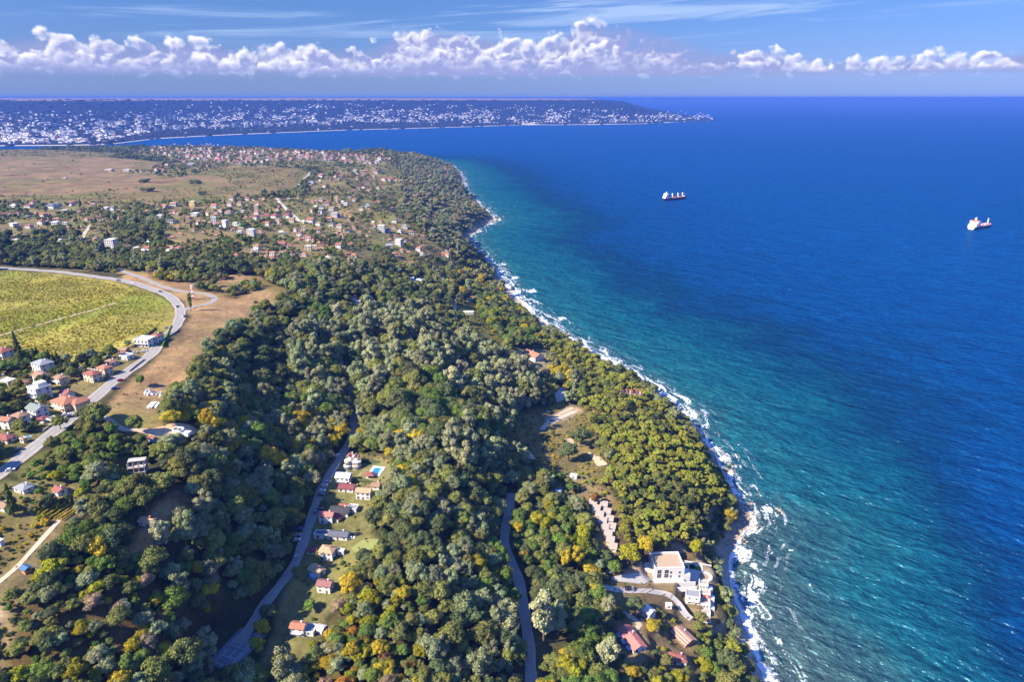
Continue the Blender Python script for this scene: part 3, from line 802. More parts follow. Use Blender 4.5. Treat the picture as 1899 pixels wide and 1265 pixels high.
for nm, lb, sf, wd, P, z in ROADLINES:
    t = np.gradient(P, axis=0); t /= np.linalg.norm(t, axis=1)[:, None] + 1e-9
    nrm = np.stack([t[:, 1], -t[:, 0]], 1)
    ks = np.linspace(-1, 1, 7)
    wv = wd * .5 * (1.16 + .1 * np.sin(np.arange(len(P)) * .7))
    V = P[:, None] + nrm[:, None] * (ks[None, :, None] * wv[:, None, None])
    lift = .10 + np.linalg.norm(P, axis=1) * .00022
    zz = np.maximum(height(V[..., 0], V[..., 1]), z[:, None] - .4) + lift[:, None]
    VV = np.concatenate([V, zz[..., None]], 2).reshape(-1, 3)
    o = mesh_obj(nm, VV, grid_faces(len(P), 7)[:, ::-1], ROADM[sf], smooth_=True)
    set_float_attr(o.data, 'across', np.tile(ks, len(P)))
    o['kind'] = 'structure'; o['label'] = lb
# painted edge lines and centre dashes on the main road
mw = simple_mat('road_paint', (.62, .62, .60), .8, .2)
for nm, lb, sf, wd, P, z in ROADLINES:
    if nm not in ('main_road', 'hill_road'):
        continue
    t = np.gradient(P, axis=0); t /= np.linalg.norm(t, axis=1)[:, None] + 1e-9
    nrm = np.stack([t[:, 1], -t[:, 0]], 1)
    V, F = [], []
    lift = .16 + np.linalg.norm(P, axis=1) * .00022
    for off_, dash in ((-.43 * wd, 0), (.43 * wd, 0), (0, 1)):
        for i in range(len(P) - 1):
            if dash and i % 3:
                continue
            q = []
            for j in (i, i + 1):
                for s in (-.09, .09):
                    c_ = P[j] + nrm[j] * (off_ + s)
                    q.append((c_[0], c_[1], max(float(height(c_[0], c_[1])), z[j] - .4) + lift[j]))
            n0 = len(V); V += q; F.append((n0, n0 + 1, n0 + 3, n0 + 2))
    o = mesh_obj('road_markings', V, F, mw)
    o['kind'] = 'structure'; o['label'] = 'thin white edge lines and centre dashes on the asphalt'

# ------------------------------------------------------------------ sea
_su = np.concatenate([np.linspace(-5, -1.3, 30)[:-1], np.linspace(-1.3, 1.3, 620), np.linspace(1.3, 5, 30)[1:]])
_sy = np.concatenate([np.exp(np.linspace(math.log(90), math.log(7000), 560))[:-1], np.exp(np.linspace(math.log(7000), math.log(330000), 40))])
SX = _su[None, :] * _sy[:, None]
SY = np.repeat(_sy[:, None], len(_su), 1)
SD, SS = coast_dist(SX, SY)
_keep = (SD[:-1, :-1] < 60) | (SD[1:, 1:] < 60)
ms, gg, b = new_mat('sea_water')
pos = gg.node('ShaderNodeNewGeometry').outputs['Position']
off = gg.attr('offshore').outputs['Fac']
along = gg.attr('along').outputs['Fac']
surf = gg.attr('surf').outputs['Fac']
shoal = gg.attr('shoal').outputs['Fac']
warp = gg.noise(pos, 1 / 90.0, 4.0, .55)
warp2 = gg.noise(gg.vm('MULTIPLY', pos, (1.0, .45, 1.0)), 1 / 260.0, 4.0, .55)
dd = gg.add(gg.mul(gg.attr('seabed').outputs['Fac'], gg.m('MULTIPLY_ADD', warp, 1.1, .45)), gg.mul(gg.sub(warp2, .5), 70.0))
k = gg.div(dd, 1000.0)
c = gg.ramp(k, [(0.0, (.055, .088, .070)), (.05, (.028, .070, .064)), (.10, (.008, .080, .094)), (.20, (.0020, .060, .090)), (.33, (.0005, .026, .068)), (.52, (.0003, .036, .130)), (1.0, (.0002, .043, .160))])
c = gg.mix(gg.mul(gg.mul(shoal, .55), gg.step(warp2, .42, .66)), c, (.004, .066, .085))
# sand and weed seen through the shallows
weed = gg.mul(gg.step(gg.noise(pos, 1 / 16.0, 5.0, .6), .52, .70), gg.step(off, 190.0, 15.0))
c = gg.mix(gg.mul(weed, .65), c, (.012, .035, .040))
# swell: long crests running toward the beach
ang = R(-38)
sx, sy, sz = gg.sep(pos)
cu = gg.add(gg.mul(sx, math.cos(ang)), gg.mul(sy, math.sin(ang)))
cv = gg.add(gg.mul(sx, -math.sin(ang)), gg.mul(sy, math.cos(ang)))
w1 = gg.noise(gg.xyz(gg.mul(cu, .70), cv, 0.0), 1 / 5.0, 4.0, .6, '2D', .15)
w2 = gg.noise(gg.xyz(gg.mul(cu, .55), cv, 0.0), 1 / 15.0, 3.0, .55, '2D', .2)
w3 = gg.noise(gg.xyz(gg.mul(cu, .55), cv, 0.0), 1 / 52.0, 3.0, .55, '2D', .2)
hgt = gg.add(gg.add(gg.mul(w1, 2.4), gg.mul(w2, 6.0)), gg.mul(w3, 10.0))
# crest highlights and trough shade put into the colour; clear crests are lighter anyway
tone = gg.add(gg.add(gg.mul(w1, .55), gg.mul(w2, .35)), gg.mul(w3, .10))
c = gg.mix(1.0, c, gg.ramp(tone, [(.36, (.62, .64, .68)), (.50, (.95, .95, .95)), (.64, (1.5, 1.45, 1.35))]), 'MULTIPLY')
# foam: breakers parallel to the shore, torn by noise, and a few whitecaps outside
fu = gg.div(along, 26.0)
fv = gg.div(off, 9.0)
fn = gg.noise(gg.xyz(fu, fv, 0.0), 1.0, 5.0, .62, '2D', .8)
fine = gg.noise(pos, 1 / 2.2, 4.0, .65)
line = gg.noise(gg.xyz(gg.mul(fu, .6), gg.mul(fv, 1.2), 4.0), 1.0, 3.0, .5, '2D', 1.1)
fm = gg.add(gg.mul(fn, .62), gg.mul(fine, .40))
thr = gg.sub(.845, gg.mul(surf, .46))
foam = gg.step(gg.sub(fm, thr), -.01, .09)
edge = gg.mul(gg.step(gg.add(off, gg.mul(gg.sub(fine, .5), 6.0)), 4.5, .5), .9)
br = gg.m('SINE', gg.add(gg.mul(off, .42), gg.add(gg.mul(line, 9.0), gg.mul(gg.noise(gg.xyz(gg.div(along, 60.0), 0.0, 0.0), 1.0, 2.0), 14.0))))
lin = gg.mul(gg.step(br, .86, .99), gg.mul(gg.step(off, 48.0, 14.0), gg.step(fm, .49, .60)))
foam = gg.m('MAXIMUM', foam, gg.mul(lin, .9))
foam = gg.m('MAXIMUM', foam, edge)
wc = gg.noise(gg.xyz(gg.mul(cu, .45), cv, 3.0), 1 / 11.0, 4.0, .6, '3D', .3)
wcm = gg.noise(pos, 1 / 210.0, 2.0, .5)
cap = gg.step(gg.add(wc, gg.mul(gg.sub(wcm, .5), .22)), .765, .81)
foam = gg.m('MAXIMUM', foam, gg.mul(cap, .85))
c = gg.mix(gg.mul(foam, .95), c, (.80, .83, .86))
bump = gg.node('ShaderNodeBump')
bump.inputs['Strength'].default_value = 1.0; bump.inputs['Distance'].default_value = 1.0
gg.put(bump.inputs['Height'], hgt)
# a choppy sea seen from above: mostly the colour of the water, a small even share of mirrored sky
gg.nt.nodes.remove(b)
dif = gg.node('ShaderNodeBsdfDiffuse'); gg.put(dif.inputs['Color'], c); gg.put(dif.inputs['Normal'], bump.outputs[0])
gls = gg.node('ShaderNodeBsdfGlossy'); gls.inputs['Roughness'].default_value = .25; gls.inputs['Color'].default_value = (.35, .75, 1, 1); gg.put(gls.inputs['Normal'], bump.outputs[0])
mxs = gg.node('ShaderNodeMixShader'); gg.put(mxs.inputs[0], gg.m('MULTIPLY_ADD', foam, -.07, .075))
gg.nt.links.new(dif.outputs[0], mxs.inputs[1]); gg.nt.links.new(gls.outputs[0], mxs.inputs[2])
out_ = next(n for n in gg.nt.nodes if n.type == 'OUTPUT_MATERIAL')
gg.nt.links.new(mxs.outputs[0], out_.inputs[0])
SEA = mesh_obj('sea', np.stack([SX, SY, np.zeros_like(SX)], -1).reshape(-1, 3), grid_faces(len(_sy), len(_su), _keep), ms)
set_float_attr(SEA.data, 'offshore', np.maximum(-SD, -30))
set_float_attr(SEA.data, 'along', SS)
# the bottom falls away faster off the near point than along the long beach
set_float_attr(SEA.data, 'seabed', np.maximum(-SD, -30) * (1 + 2.0 * np.exp(-((SY - 330) / 260) ** 2) * smooth(-SD, 80, 260)) + 62 * smooth(SY, 420, 620))
_px, _py, _f = project(np.stack([SX, SY, np.zeros_like(SX)], -1))
# surf strength: strong in the last few dozen metres, stronger over the reefs the photo shows
off_ = -SD
surf_ = np.clip(1 - off_ / np.where((_py > 470) & (_py < 770), 66.0, 44.0), 0, 1) ** .7 * .84
for (x, y, w, s) in [(1425, 945, 16, 1.0), (1440, 955, 10, 1.0), (1420, 1010, 13, .9), (1400, 1050, 14, .95), (1412, 1085, 16, 1.0), (1390, 1110, 15, .95), (1445, 1190, 15, .95), (1430, 1025, 10, .9), (1465, 1022, 10, .9),
                     (1365, 824, 8, .9), (1372, 885, 8, .9), (1330, 815, 10, .9), (1345, 850, 11, 1.0), (1275, 765, 12, .9), (1250, 740, 14, 1.0), (1225, 718, 14, 1.0), (1180, 690, 12, .9), (1120, 650, 12, .95), (1040, 590, 14, .95),
                     (985, 540, 13, .95), (965, 540, 12, .9), (955, 515, 12, .95), (935, 490, 9, .9), (1000, 562, 12, .85), (1080, 630, 12, .9), (885, 458, 10, .8), (925, 462, 8, .8), (868, 342, 7, 1.0), (910, 375, 6, .8), (925, 408, 9, 1.0), (1150, 672, 10, .9), (1310, 790, 11, .9),
                     (1500, 1085, 8, .8), (1400, 975, 10, .9), (1020, 605, 12, .8)]:
    p = at_z(x, y)
    r_ = w * mpp(p) * 1.0
    ex = np.exp(-(((SX - p[0]) / r_) ** 2 + ((SY - p[1]) / (r_ * 1.7)) ** 2))
    surf_ = np.maximum(surf_, ex * s)
set_float_attr(SEA.data, 'surf', np.clip(surf_, 0, 1))
shoal_ = np.zeros_like(SX)
for (x, y, w) in [(1480, 790, 150), (1560, 880, 130), (1680, 1130, 150), (1760, 1190, 120), (1260, 640, 110), (1100, 560, 90), (980, 470, 60), (1400, 700, 120), (1620, 1020, 110)]:
    p = at_z(x, y)
    r_ = w * mpp(p)
    shoal_ = np.maximum(shoal_, np.exp(-(((SX - p[0]) / r_) ** 2 + ((SY - p[1]) / (r_ * 1.2)) ** 2)))
set_float_attr(SEA.data, 'shoal', shoal_)
SEA['kind'] = 'structure'
SEA['label'] = 'blue sea turning turquoise over the shallows, white surf along the shore'

# ------------------------------------------------------------------ land across the bay
mh, gg, b = new_mat('far_hillside')
pos = gg.node('ShaderNodeNewGeometry').outputs['Position']
pz = gg.sep(pos)[2]
n1 = gg.noise(pos, 1 / 420.0, 6.0, .65)
n2 = gg.noise(pos, 1 / 90.0, 4.0, .65)
wood = gg.mix(gg.add(gg.mul(n1, .5), gg.mul(n2, .5)), (.004, .007, .006), (.026, .030, .020))
field = gg.mix(n1, (.22, .15, .09), (.30, .22, .12))
c = gg.mix(gg.mul(gg.step(pz, 302.0, 322.0), .9), wood, field)
c = gg.mix(gg.step(pz, 5.0, 2.5), c, (.55, .47, .37))
bar = gg.attr('bare').outputs['Fac']
c = gg.mix(bar, c, (.55, .48, .38))
gg.put(b.inputs['Base Color'], c)
b.inputs['Roughness'].default_value = 1.0
b.inputs['Specular IOR Level'].default_value = .05
shore_px = [(-500, 285), (-150, 277), (0, 270.5), (130, 269.5), (200, 268), (290, 257), (420, 250), (520, 246), (640, 241), (760, 238), (870, 235), (960, 231.5), (1100, 231), (1200, 229), (1265, 225.5), (1300, 224.5), (1326, 223.8)]
cols = np.linspace(-500, 1326, 420)
sh = np.interp(cols, [p[0] for p in shore_px], [p[1] for p in shore_px])
# elevation profile inland as fraction of the way to the crest
crest_z = np.interp(cols, [-500, 200, 700, 1000, 1080, 1150, 1200, 1260, 1326], [338, 336, 335, 326, 318, 270, 120, 30, 2])
depth_m = np.interp(cols, [-500, 300, 900, 1150, 1250, 1326], [6200, 5000, 2900, 2300, 1200, 60])
T = np.concatenate([np.linspace(0, 1, 90), np.linspace(1.1, 4, 24)])
prof_t = [0, .01, .06, .25, .45, .62, .80, .92, 1.0, 4]
prof_z = [0, .02, .05, .12, .22, .36, .64, .90, .965, 1.03]
FXv = np.zeros((len(T), len(cols))); FYv = np.zeros_like(FXv); FZv = np.zeros_like(FXv)
for j, (cxp, s) in enumerate(zip(cols, sh)):
    p = at_z(cxp, s)
    r0 = math.hypot(p[0], p[1]); ux, uy = p[0] / r0, p[1] / r0
    rr = r0 + T * depth_m[j]
    FXv[:, j] = ux * rr; FYv[:, j] = uy * rr
    FZv[:, j] = np.interp(T, prof_t, prof_z) * crest_z[j]
_n = fbm(FXv / 1300, FYv / 1300, 4, 11) - .5
_amp = np.interp(T, [0, .1, .5, .85, 1.0, 4], [0, .02, .16, .16, .05, .05])[:, None] * crest_z[None]
FZv = np.maximum(FZv + _n * 2 * _amp, 0)
FZv[0] = -1.0
FAR = mesh_obj('far_hills', np.stack([FXv, FYv, FZv], -1).reshape(-1, 3), grid_faces(len(T), len(cols)), mh, smooth_=True)
_px, _py, _ = project(np.stack([FXv, FYv, FZv], -1))
_bare = np.zeros_like(FXv)
for (x, y, wx, wy) in [(985, 229.5, 14, 2.2), (970, 229, 4, 2.5), (1140, 230, 50, .8), (905, 234, 8, 1.4)]:
    _bare = np.maximum(_bare, np.exp(-((_px - x) / wx) ** 2 - ((_py - y) / wy) ** 2))
set_float_attr(FAR.data, 'bare', _bare)
FAR['kind'] = 'structure'
FAR['label'] = 'long wooded plateau behind the white city across the bay'

def far_height(X, Y):
    """Height of the hills across the bay by azimuth column and distance."""
    a = np.arctan2(X, Y)
    ca_ = np.array([math.atan2(FXv[0, j], FYv[0, j]) for j in range(len(cols))])
    j = np.clip(np.interp(a, ca_, np.arange(len(cols))), 0, len(cols) - 1.001)
    j0 = j.astype(int); f = j - j0
    r0 = np.hypot(FXv[0, j0], FYv[0, j0]) * (1 - f) + np.hypot(FXv[0, j0 + 1], FYv[0, j0 + 1]) * f
    dm = depth_m[j0] * (1 - f) + depth_m[j0 + 1] * f
    t = np.clip((np.hypot(X, Y) - r0) / dm, 0, 3.99)
    i = np.clip(np.interp(t, T, np.arange(len(T))), 0, len(T) - 1.001)
    i0 = i.astype(int); h = i - i0
    return (FZv[i0, j0] * (1 - f) + FZv[i0, j0 + 1] * f) * (1 - h) + (FZv[i0 + 1, j0] * (1 - f) + FZv[i0 + 1, j0 + 1] * f) * h, t

# the low coast on the horizon, tens of kilometres off
hc = np.linspace(1100, 2350, 160)
hv, hf = [], []
tops = 183.6 + .9 * (fbm(hc / 70, hc * 0 + 3, 4, 5) - .5) + np.interp(hc, [1100, 1700, 2350], [0.0, .4, 1.6])
bots = np.interp(hc, [1100, 1400, 1899, 2350], [190.5, 190.0, 188.0, 187.5])
for cxp, tp, bt in zip(hc, tops, bots):
    a = at_z(cxp, bt); r0 = np.linalg.norm(a[:2]); u_ = a[:2] / r0
    d = ray(cxp, tp); slope = d[2] / math.hypot(d[0], d[1])
    for k_, dr in enumerate((0, 300, 4000, 9000)):
        r_ = r0 + dr
        zt = max(CAM_H + slope * (r0 + 4000), 2.0)
        z_ = (-2, zt * .42, zt, zt * .9)[k_]
        hv.append((u_[0] * r_, u_[1] * r_, z_))
mhz, gg, b = new_mat('horizon_land')
gg.put(b.inputs['Base Color'], gg.mix(gg.attr('bare').outputs['Fac'], (.02, .03, .05), (.45, .42, .40)))
b.inputs['Roughness'].default_value = 1.0
HZ = mesh_obj('horizon_coast', hv, grid_faces(len(hc), 4), mhz, smooth_=True)
set_float_attr(HZ.data, 'bare', (rng.random(len(hv)) < .12) * np.tile([0, 1, .2, 0], len(hc)))
HZ['kind'] = 'structure'
HZ['label'] = 'thin hazy strip of distant coast along the sea horizon'

# ------------------------------------------------------------------ trees: crowns of leaf clumps, tapered trunks with limbs
def foliage_mat(name, trans=.22):
    m_ = bpy.data.materials.new(name)
    m_.use_nodes = True
    m_.node_tree.nodes.clear()
    gg = G(m_.node_tree)
    out = gg.node('ShaderNodeOutputMaterial')
    tint = gg.attr('tint', 'INSTANCER').outputs['Color']
    vary = gg.attr('leaf').outputs['Fac']
    c = gg.mix(1.0, tint, gg.ramp(vary, [(0, (.58, .64, .62)), (.5, (1.0, 1.0, .95)), (1.0, (1.6, 1.45, 1.15))]), 'MULTIPLY')
    d = gg.node('ShaderNodeBsdfDiffuse'); gg.put(d.inputs[0], c)
    t = gg.node('ShaderNodeBsdfTranslucent'); gg.put(t.inputs[0], gg.mix(1.0, c, (1.0, 1.05, .5), 'MULTIPLY'))
    mx = gg.node('ShaderNodeMixShader'); mx.inputs[0].default_value = trans
    gg.nt.links.new(d.outputs[0], mx.inputs[1]); gg.nt.links.new(t.outputs[0], mx.inputs[2])
    gg.nt.links.new(mx.outputs[0], out.inputs[0])
    return m_
FOL = foliage_mat('foliage')
BARK = simple_mat('bark', (.13, .10, .075), .9, .3, 2.0)

_ico = {}
def ico(sub):
    if sub not in _ico:
        bm = bmesh.new()
        bmesh.ops.create_icosphere(bm, subdivisions=sub, radius=1.0)
        _ico[sub] = (np.array([v.co[:] for v in bm.verts]), np.array([[v.index for v in f.verts] for f in bm.faces]))
        bm.free()
    return _ico[sub]

def crown_mesh(name, kind, seed, leaves=46, sub=2):
    r = np.random.default_rng(seed)
    lobes = []
    if kind == 'broad':
        n = 17
        for i in range(n):
            a = i * 2.4 + r.uniform(-.4, .4)
            zc = r.uniform(-.25, 1.0)
            rad = math.sqrt(max(0, 1 - max(zc, 0) ** 2)) * r.uniform(.22, .42)
            lobes.append((math.cos(a) * rad, math.sin(a) * rad, .56 + zc * .27 * r.uniform(.8, 1.15), r.uniform(.09, .20)))
        lobes.append((0, 0, .55, .30))
    elif kind == 'poplar':
        for i in range(19):
            a = i * 2.4 + r.uniform(-.5, .5)
            zc = r.uniform(0, 1)
            rad = (.30 * math.sin(math.pi * (.18 + .72 * (1 - zc)))) * r.uniform(.7, 1.1)
            lobes.append((math.cos(a) * rad, math.sin(a) * rad, .34 + zc * .85, r.uniform(.10, .17)))
        lobes.append((0, 0, .55, .24)); lobes.append((0, 0, .85, .20))
    elif kind == 'pine':
        for i in range(13):
            a = i * 2.4 + r.uniform(-.5, .5)
            rad = r.uniform(.14, .38)
            lobes.append((math.cos(a) * rad, math.sin(a) * rad, .80 + .26 * (1 - (rad / .4) ** 2) + r.uniform(-.09, .05), r.uniform(.11, .17)))
        lobes.append((0, 0, .82, .22))
    elif kind == 'cone':
        for i in range(16):
            zc = i / 15.0
            a = i * 2.4
            rad = .20 * (1 - zc) * r.uniform(.7, 1.1)
            lobes.append((math.cos(a) * rad, math.sin(a) * rad, .18 + zc * 1.15, .15 * (1 - zc) + .045))
    elif kind == 'bush':
        for i in range(9):
            a = i * 2.4 + r.uniform(-.5, .5); rad = r.uniform(.08, .34)
            lobes.append((math.cos(a) * rad, math.sin(a) * rad, r.uniform(.12, .34), r.uniform(.12, .20)))
    elif kind == 'clump':   # several far crowns grown together
        for i in range(12):
            a = i * 2.4 + r.uniform(-.5, .5); rad = r.uniform(.05, .42)
            lobes.append((math.cos(a) * rad, math.sin(a) * rad, .30 + r.uniform(-.05, .16), r.uniform(.12, .20)))
    V, F, A = [], [], []
    iv, if_ = ico(sub)
    L = np.array(lobes)
    base = 0
    for (x, y, z, rr) in lobes:
        q = iv * (1 + (r.random((len(iv), 1)) - .5) * .34) * rr * .80
        q[:, 2] *= .9
        V.append(q + (x, y, z)); F.append(if_ + base); A.append(np.full(len(iv), r.uniform(.15, .75)) + r.uniform(-.15, .15, len(iv)))
        base += len(iv)
    for (x, y, z, rr) in lobes:
        d = r.normal(size=(leaves, 3)); d /= np.linalg.norm(d, axis=1)[:, None]
        d[:, 2] = np.abs(d[:, 2]) * .9 + d[:, 2] * .1
        pc = d * rr * (.92 + .48 * r.random((leaves, 1)) ** 2.6) + (x, y, z)
        dist = np.linalg.norm(pc[:, None] - L[None, :, :3], axis=2) - L[None, :, 3]
        ok = dist.min(1) > -.025
        pc, dn = pc[ok], d[ok]
        nrm = dn + r.normal(0, .45, dn.shape); nrm /= np.linalg.norm(nrm, axis=1)[:, None]
        t = np.cross(nrm, r.normal(size=nrm.shape)); t /= np.linalg.norm(t, axis=1)[:, None]
        bt = np.cross(nrm, t)
        s = r.uniform(.018, .046, (len(pc), 1)) * (1.25 if leaves < 30 else 1)
        bend = nrm * s * .5
        quad = np.stack([pc - t * s + bend * .2, pc - bt * s * .8 - bend, pc + t * s, pc + bt * s * .8 - bend], 1)
        V.append(quad.reshape(-1, 3))
        ii = np.arange(len(pc))[:, None] * 4 + base
        F.append(np.concatenate([ii + [0, 1, 2], ii + [0, 2, 3]]))
        A.append(np.repeat(r.uniform(.2, 1.0, len(pc)), 4))
        base += len(pc) * 4
    me = bpy.data.meshes.new(name)
    V = np.concatenate(V).astype(np.float32); F = np.concatenate(F).astype(np.int32); A = np.clip(np.concatenate(A), 0, 1)
    me.vertices.add(len(V)); me.vertices.foreach_set('co', V.ravel())
    me.loops.add(F.size); me.loops.foreach_set('vertex_index', F.ravel())
    me.polygons.add(len(F)); me.polygons.foreach_set('loop_start', np.arange(0, F.size, 3, dtype=np.int32)); me.polygons.foreach_set('loop_total', np.full(len(F), 3, np.int32))
    me.update(calc_edges=True)
    me.materials.append(FOL)
    set_float_attr(me, 'leaf', A)
    return me

def trunk_mesh(name, top, seed, r0=.035):
    r = np.random.default_rng(seed)
    V, F = [], []
    def tube(p0, p1, a, b_):
        n0 = len(V)
        d = np.array(p1) - np.array(p0); d /= np.linalg.norm(d)
        s = np.cross(d, (0.3, .9, .1)); s /= np.linalg.norm(s); t = np.cross(d, s)
        for p, rr in ((p0, a), (p1, b_)):
            for k in range(6):
                an = k * math.pi / 3
                V.append(tuple(np.array(p) + s * math.cos(an) * rr + t * math.sin(an) * rr))
        for k in range(6):
            F.append((n0 + k, n0 + (k + 1) % 6, n0 + 6 + (k + 1) % 6, n0 + 6 + k))
    mid = (r.uniform(-.03, .03), r.uniform(-.03, .03), top * .5)
    end = (r.uniform(-.05, .05), r.uniform(-.05, .05), top)
    tube((0, 0, -.12), mid, r0, r0 * .75); tube(mid, end, r0 * .75, r0 * .3)
    for k in range(4):
        a = k * 1.7 + r.uniform(-.4, .4); z = top * r.uniform(.45, .8)
        tube((mid[0], mid[1], z), (math.cos(a) * .24, math.sin(a) * .24, z + .2), r0 * .45, r0 * .15)
    me = bpy.data.meshes.new(name)
    me.from_pydata(V, [], F); me.materials.append(BARK)
    return me

KINDS_T = {'broad': 6, 'poplar': 4, 'pine': 4, 'cone': 2, 'bush': 3, 'clump': 4}
CROWNS, TRUNKS = {}, {}
for k_, n_ in KINDS_T.items():
    CROWNS[k_] = [crown_mesh(f'{k_}_crown', k_, 100 + i * 7 + len(k_), leaves=(40 if k_ == 'clump' else 170 if k_ in ('broad', 'poplar') else 110), sub=(1 if k_ in ('clump', 'bush') else 2)) for i in range(n_)]
    TRUNKS[k_] = [trunk_mesh(f'{k_}_trunk', {'broad': .55, 'poplar': .9, 'pine': .85, 'cone': .8, 'bush': .2, 'clump': .3}[k_], 40 + i) for i in range(n_)]

TINTS = {  # leaf colours
    'olive': (.172, .188, .060), 'dark': (.095, .122, .058), 'green': (.120, .180, .042), 'grey': (.215, .245, .140), 'silver': (.285, .305, .190), 'yellow': (.350, .285, .030), 'lime': (.260, .255, .024),
    'orange': (.320, .160, .030), 'russet': (.210, .110, .045), 'pine': (.228, .245, .044), 'dpine': (.090, .115, .040), 'pink': (.280, .210, .150)}
# per cover class: spacing factor, diameter range, mix of (kind, tint, weight)
MIXES = {
    WOOD: (1.08, (7.0, 13.5), [('broad', 'dark', .30), ('broad', 'olive', .34), ('broad', 'grey', .14), ('poplar', 'grey', .10), ('broad', 'green', .09), ('broad', 'pink', .01), ('broad', 'yellow', .012)]),
    POPLAR: (1.25, (10, 19), [('poplar', 'grey', .38), ('poplar', 'silver', .13), ('broad', 'olive', .28), ('broad', 'dark', .18), ('broad', 'green', .04)]),
    AUTUMN: (.85, (4.5, 9), [('broad', 'dark', .22), ('broad', 'olive', .30), ('broad', 'grey', .12), ('broad', 'green', .10), ('broad', 'lime', .14), ('broad', 'yellow', .07), ('broad', 'orange', .025), ('broad', 'russet', .02), ('broad', 'pink', .01)]),
    GREENWOOD: (1.0, (6.5, 12), [('broad', 'lime', .30), ('broad', 'green', .30), ('broad', 'olive', .22), ('broad', 'yellow', .06), ('broad', 'dark', .12)]),
    PINE: (.95, (5.5, 9.5), [('pine', 'pine', .78), ('broad', 'olive', .12), ('pine', 'dpine', .10)]),
    BUSHY: (.8, (4.5, 8), [('broad', 'olive', .45), ('broad', 'green', .40), ('broad', 'lime', .10), ('broad', 'pink', .05)]),
    GARDEN: (1.4, (2.5, 7), [('broad', 'olive', .35), ('broad', 'green', .25), ('bush', 'lime', .2), ('broad', 'dark', .15), ('cone', 'dpine', .05)]),
    VILLAGE: (1.5, (4, 9.5), [('broad', 'olive', .40), ('broad', 'dark', .32), ('broad', 'green', .18), ('bush', 'lime', .06), ('cone', 'dpine', .04)]),
    SCRUB: (2.0, (2.5, 5.5), [('bush', 'lime', .3), ('bush', 'olive', .4), ('broad', 'dark', .1), ('bush', 'yellow', .2)]),
    MEADOW: (7.0, (2, 5), [('bush', 'olive', .6), ('bush', 'russet', .2), ('broad', 'dark', .2)]),
    PLOUGH: (7.0, (2, 5), [('bush', 'olive', .6), ('bush', 'russet', .2), ('broad', 'dark', .2)]),
    FARWOOD: (1.0, (7, 12), [('broad', 'dark', .5), ('broad', 'olive', .4), ('poplar', 'grey', .1)]),
    VINE: (.42, (2.0, 4.2), [('bush', 'lime', .55), ('bush', 'yellow', .40), ('bush', 'olive', .05)]),
    ORCHARD: (1.3, (4, 9), [('broad', 'green', .26), ('broad', 'lime', .26), ('broad', 'olive', .28), ('broad', 'yellow', .10), ('broad', 'dark', .10)]),
    YARD: (5.0, (2.5, 5), [('bush', 'olive', .6), ('broad', 'green', .4)]),
    ROCK: (6.0, (2, 4), [('bush', 'olive', 1.0)]),
}

def scatter():
    out = []
    bands = [(150, 620, 4.6, 1.0), (620, 1150, 6.2, 1.05), (1150, 2000, 8.5, 1.12), (2000, 4700, 12.0, 1.3), (180, 1150, 2.6, .99)]
    for (r0, r1, sp, grow) in bands:
        x0, x1 = -1.05 * r1, min(.62 * r1, 420)
        nx, ny = int((x1 - x0) / sp), int((r1 - r0 * .6) / sp)
        gx, gy = np.meshgrid(np.arange(nx), np.arange(ny))
        X = x0 + (gx + rng.random(gx.shape)) * sp
        Y = r0 * .6 + (gy + rng.random(gy.shape)) * sp
        X, Y = X.ravel(), Y.ravel()
        rr = np.hypot(X, Y)
        m_ = (rr >= r0) & (rr < r1) & (X / Y > -1.1) & (X / Y < 1.0)
        X, Y = X[m_], Y[m_]
        D = _bil(GD, X, Y)
        m_ = D > 9
        X, Y, D = X[m_], Y[m_], D[m_]
        Z = height(X, Y)
        C, px, py = cover(X, Y, Z, D)
        m_ = (px > -330) & (px < 1700) & (py < 1650) & (C != SAND) & (C != LAWN)
        small = sp < 4
        if small:
            m_ &= np.isin(C, [VINE, SCRUB, GARDEN, ORCHARD, MEADOW, YARD, VILLAGE, ROCK])
        out.append((X[m_], Y[m_], Z[m_], C[m_], px[m_], py[m_], np.full(m_.sum(), sp), np.full(m_.sum(), grow), D[m_]))
    return [np.concatenate(a) for a in zip(*out)]
tX, tY, tZ, tC, tpx, tpy, tsp, tgrow, tD = scatter()
NT = len(tX)
dens = np.ones(NT); dia = np.zeros(NT); tk = np.empty(NT, object); tt = np.empty(NT, object)
patch = fbm(tX / 70, tY / 70, 3, 21)
for k_, (f_, (d0, d1), mx) in MIXES.items():
    m_ = tC == k_
    n_ = m_.sum()
    if not n_:
        continue
    dens[m_] = 1.0 / f_ ** 2
    dia[m_] = (d0 * .75 + (d1 * 1.08 - d0 * .75) * rng.random(n_) ** 1.7) * tgrow[m_]
    w = np.array([x[2] for x in mx]); w /= w.sum()
    # neighbours tend to be alike
    u = np.clip(rng.random(n_) * .62 + (patch[m_] - .5) * 1.5 + .19, 0, .9999)
    ch = np.searchsorted(np.cumsum(w), u)
    ch = np.clip(ch, 0, len(mx) - 1)
    tk[m_] = np.array([x[0] for x in mx], object)[ch]
    tt[m_] = np.array([x[1] for x in mx], object)[ch]
tuft = tsp < 4
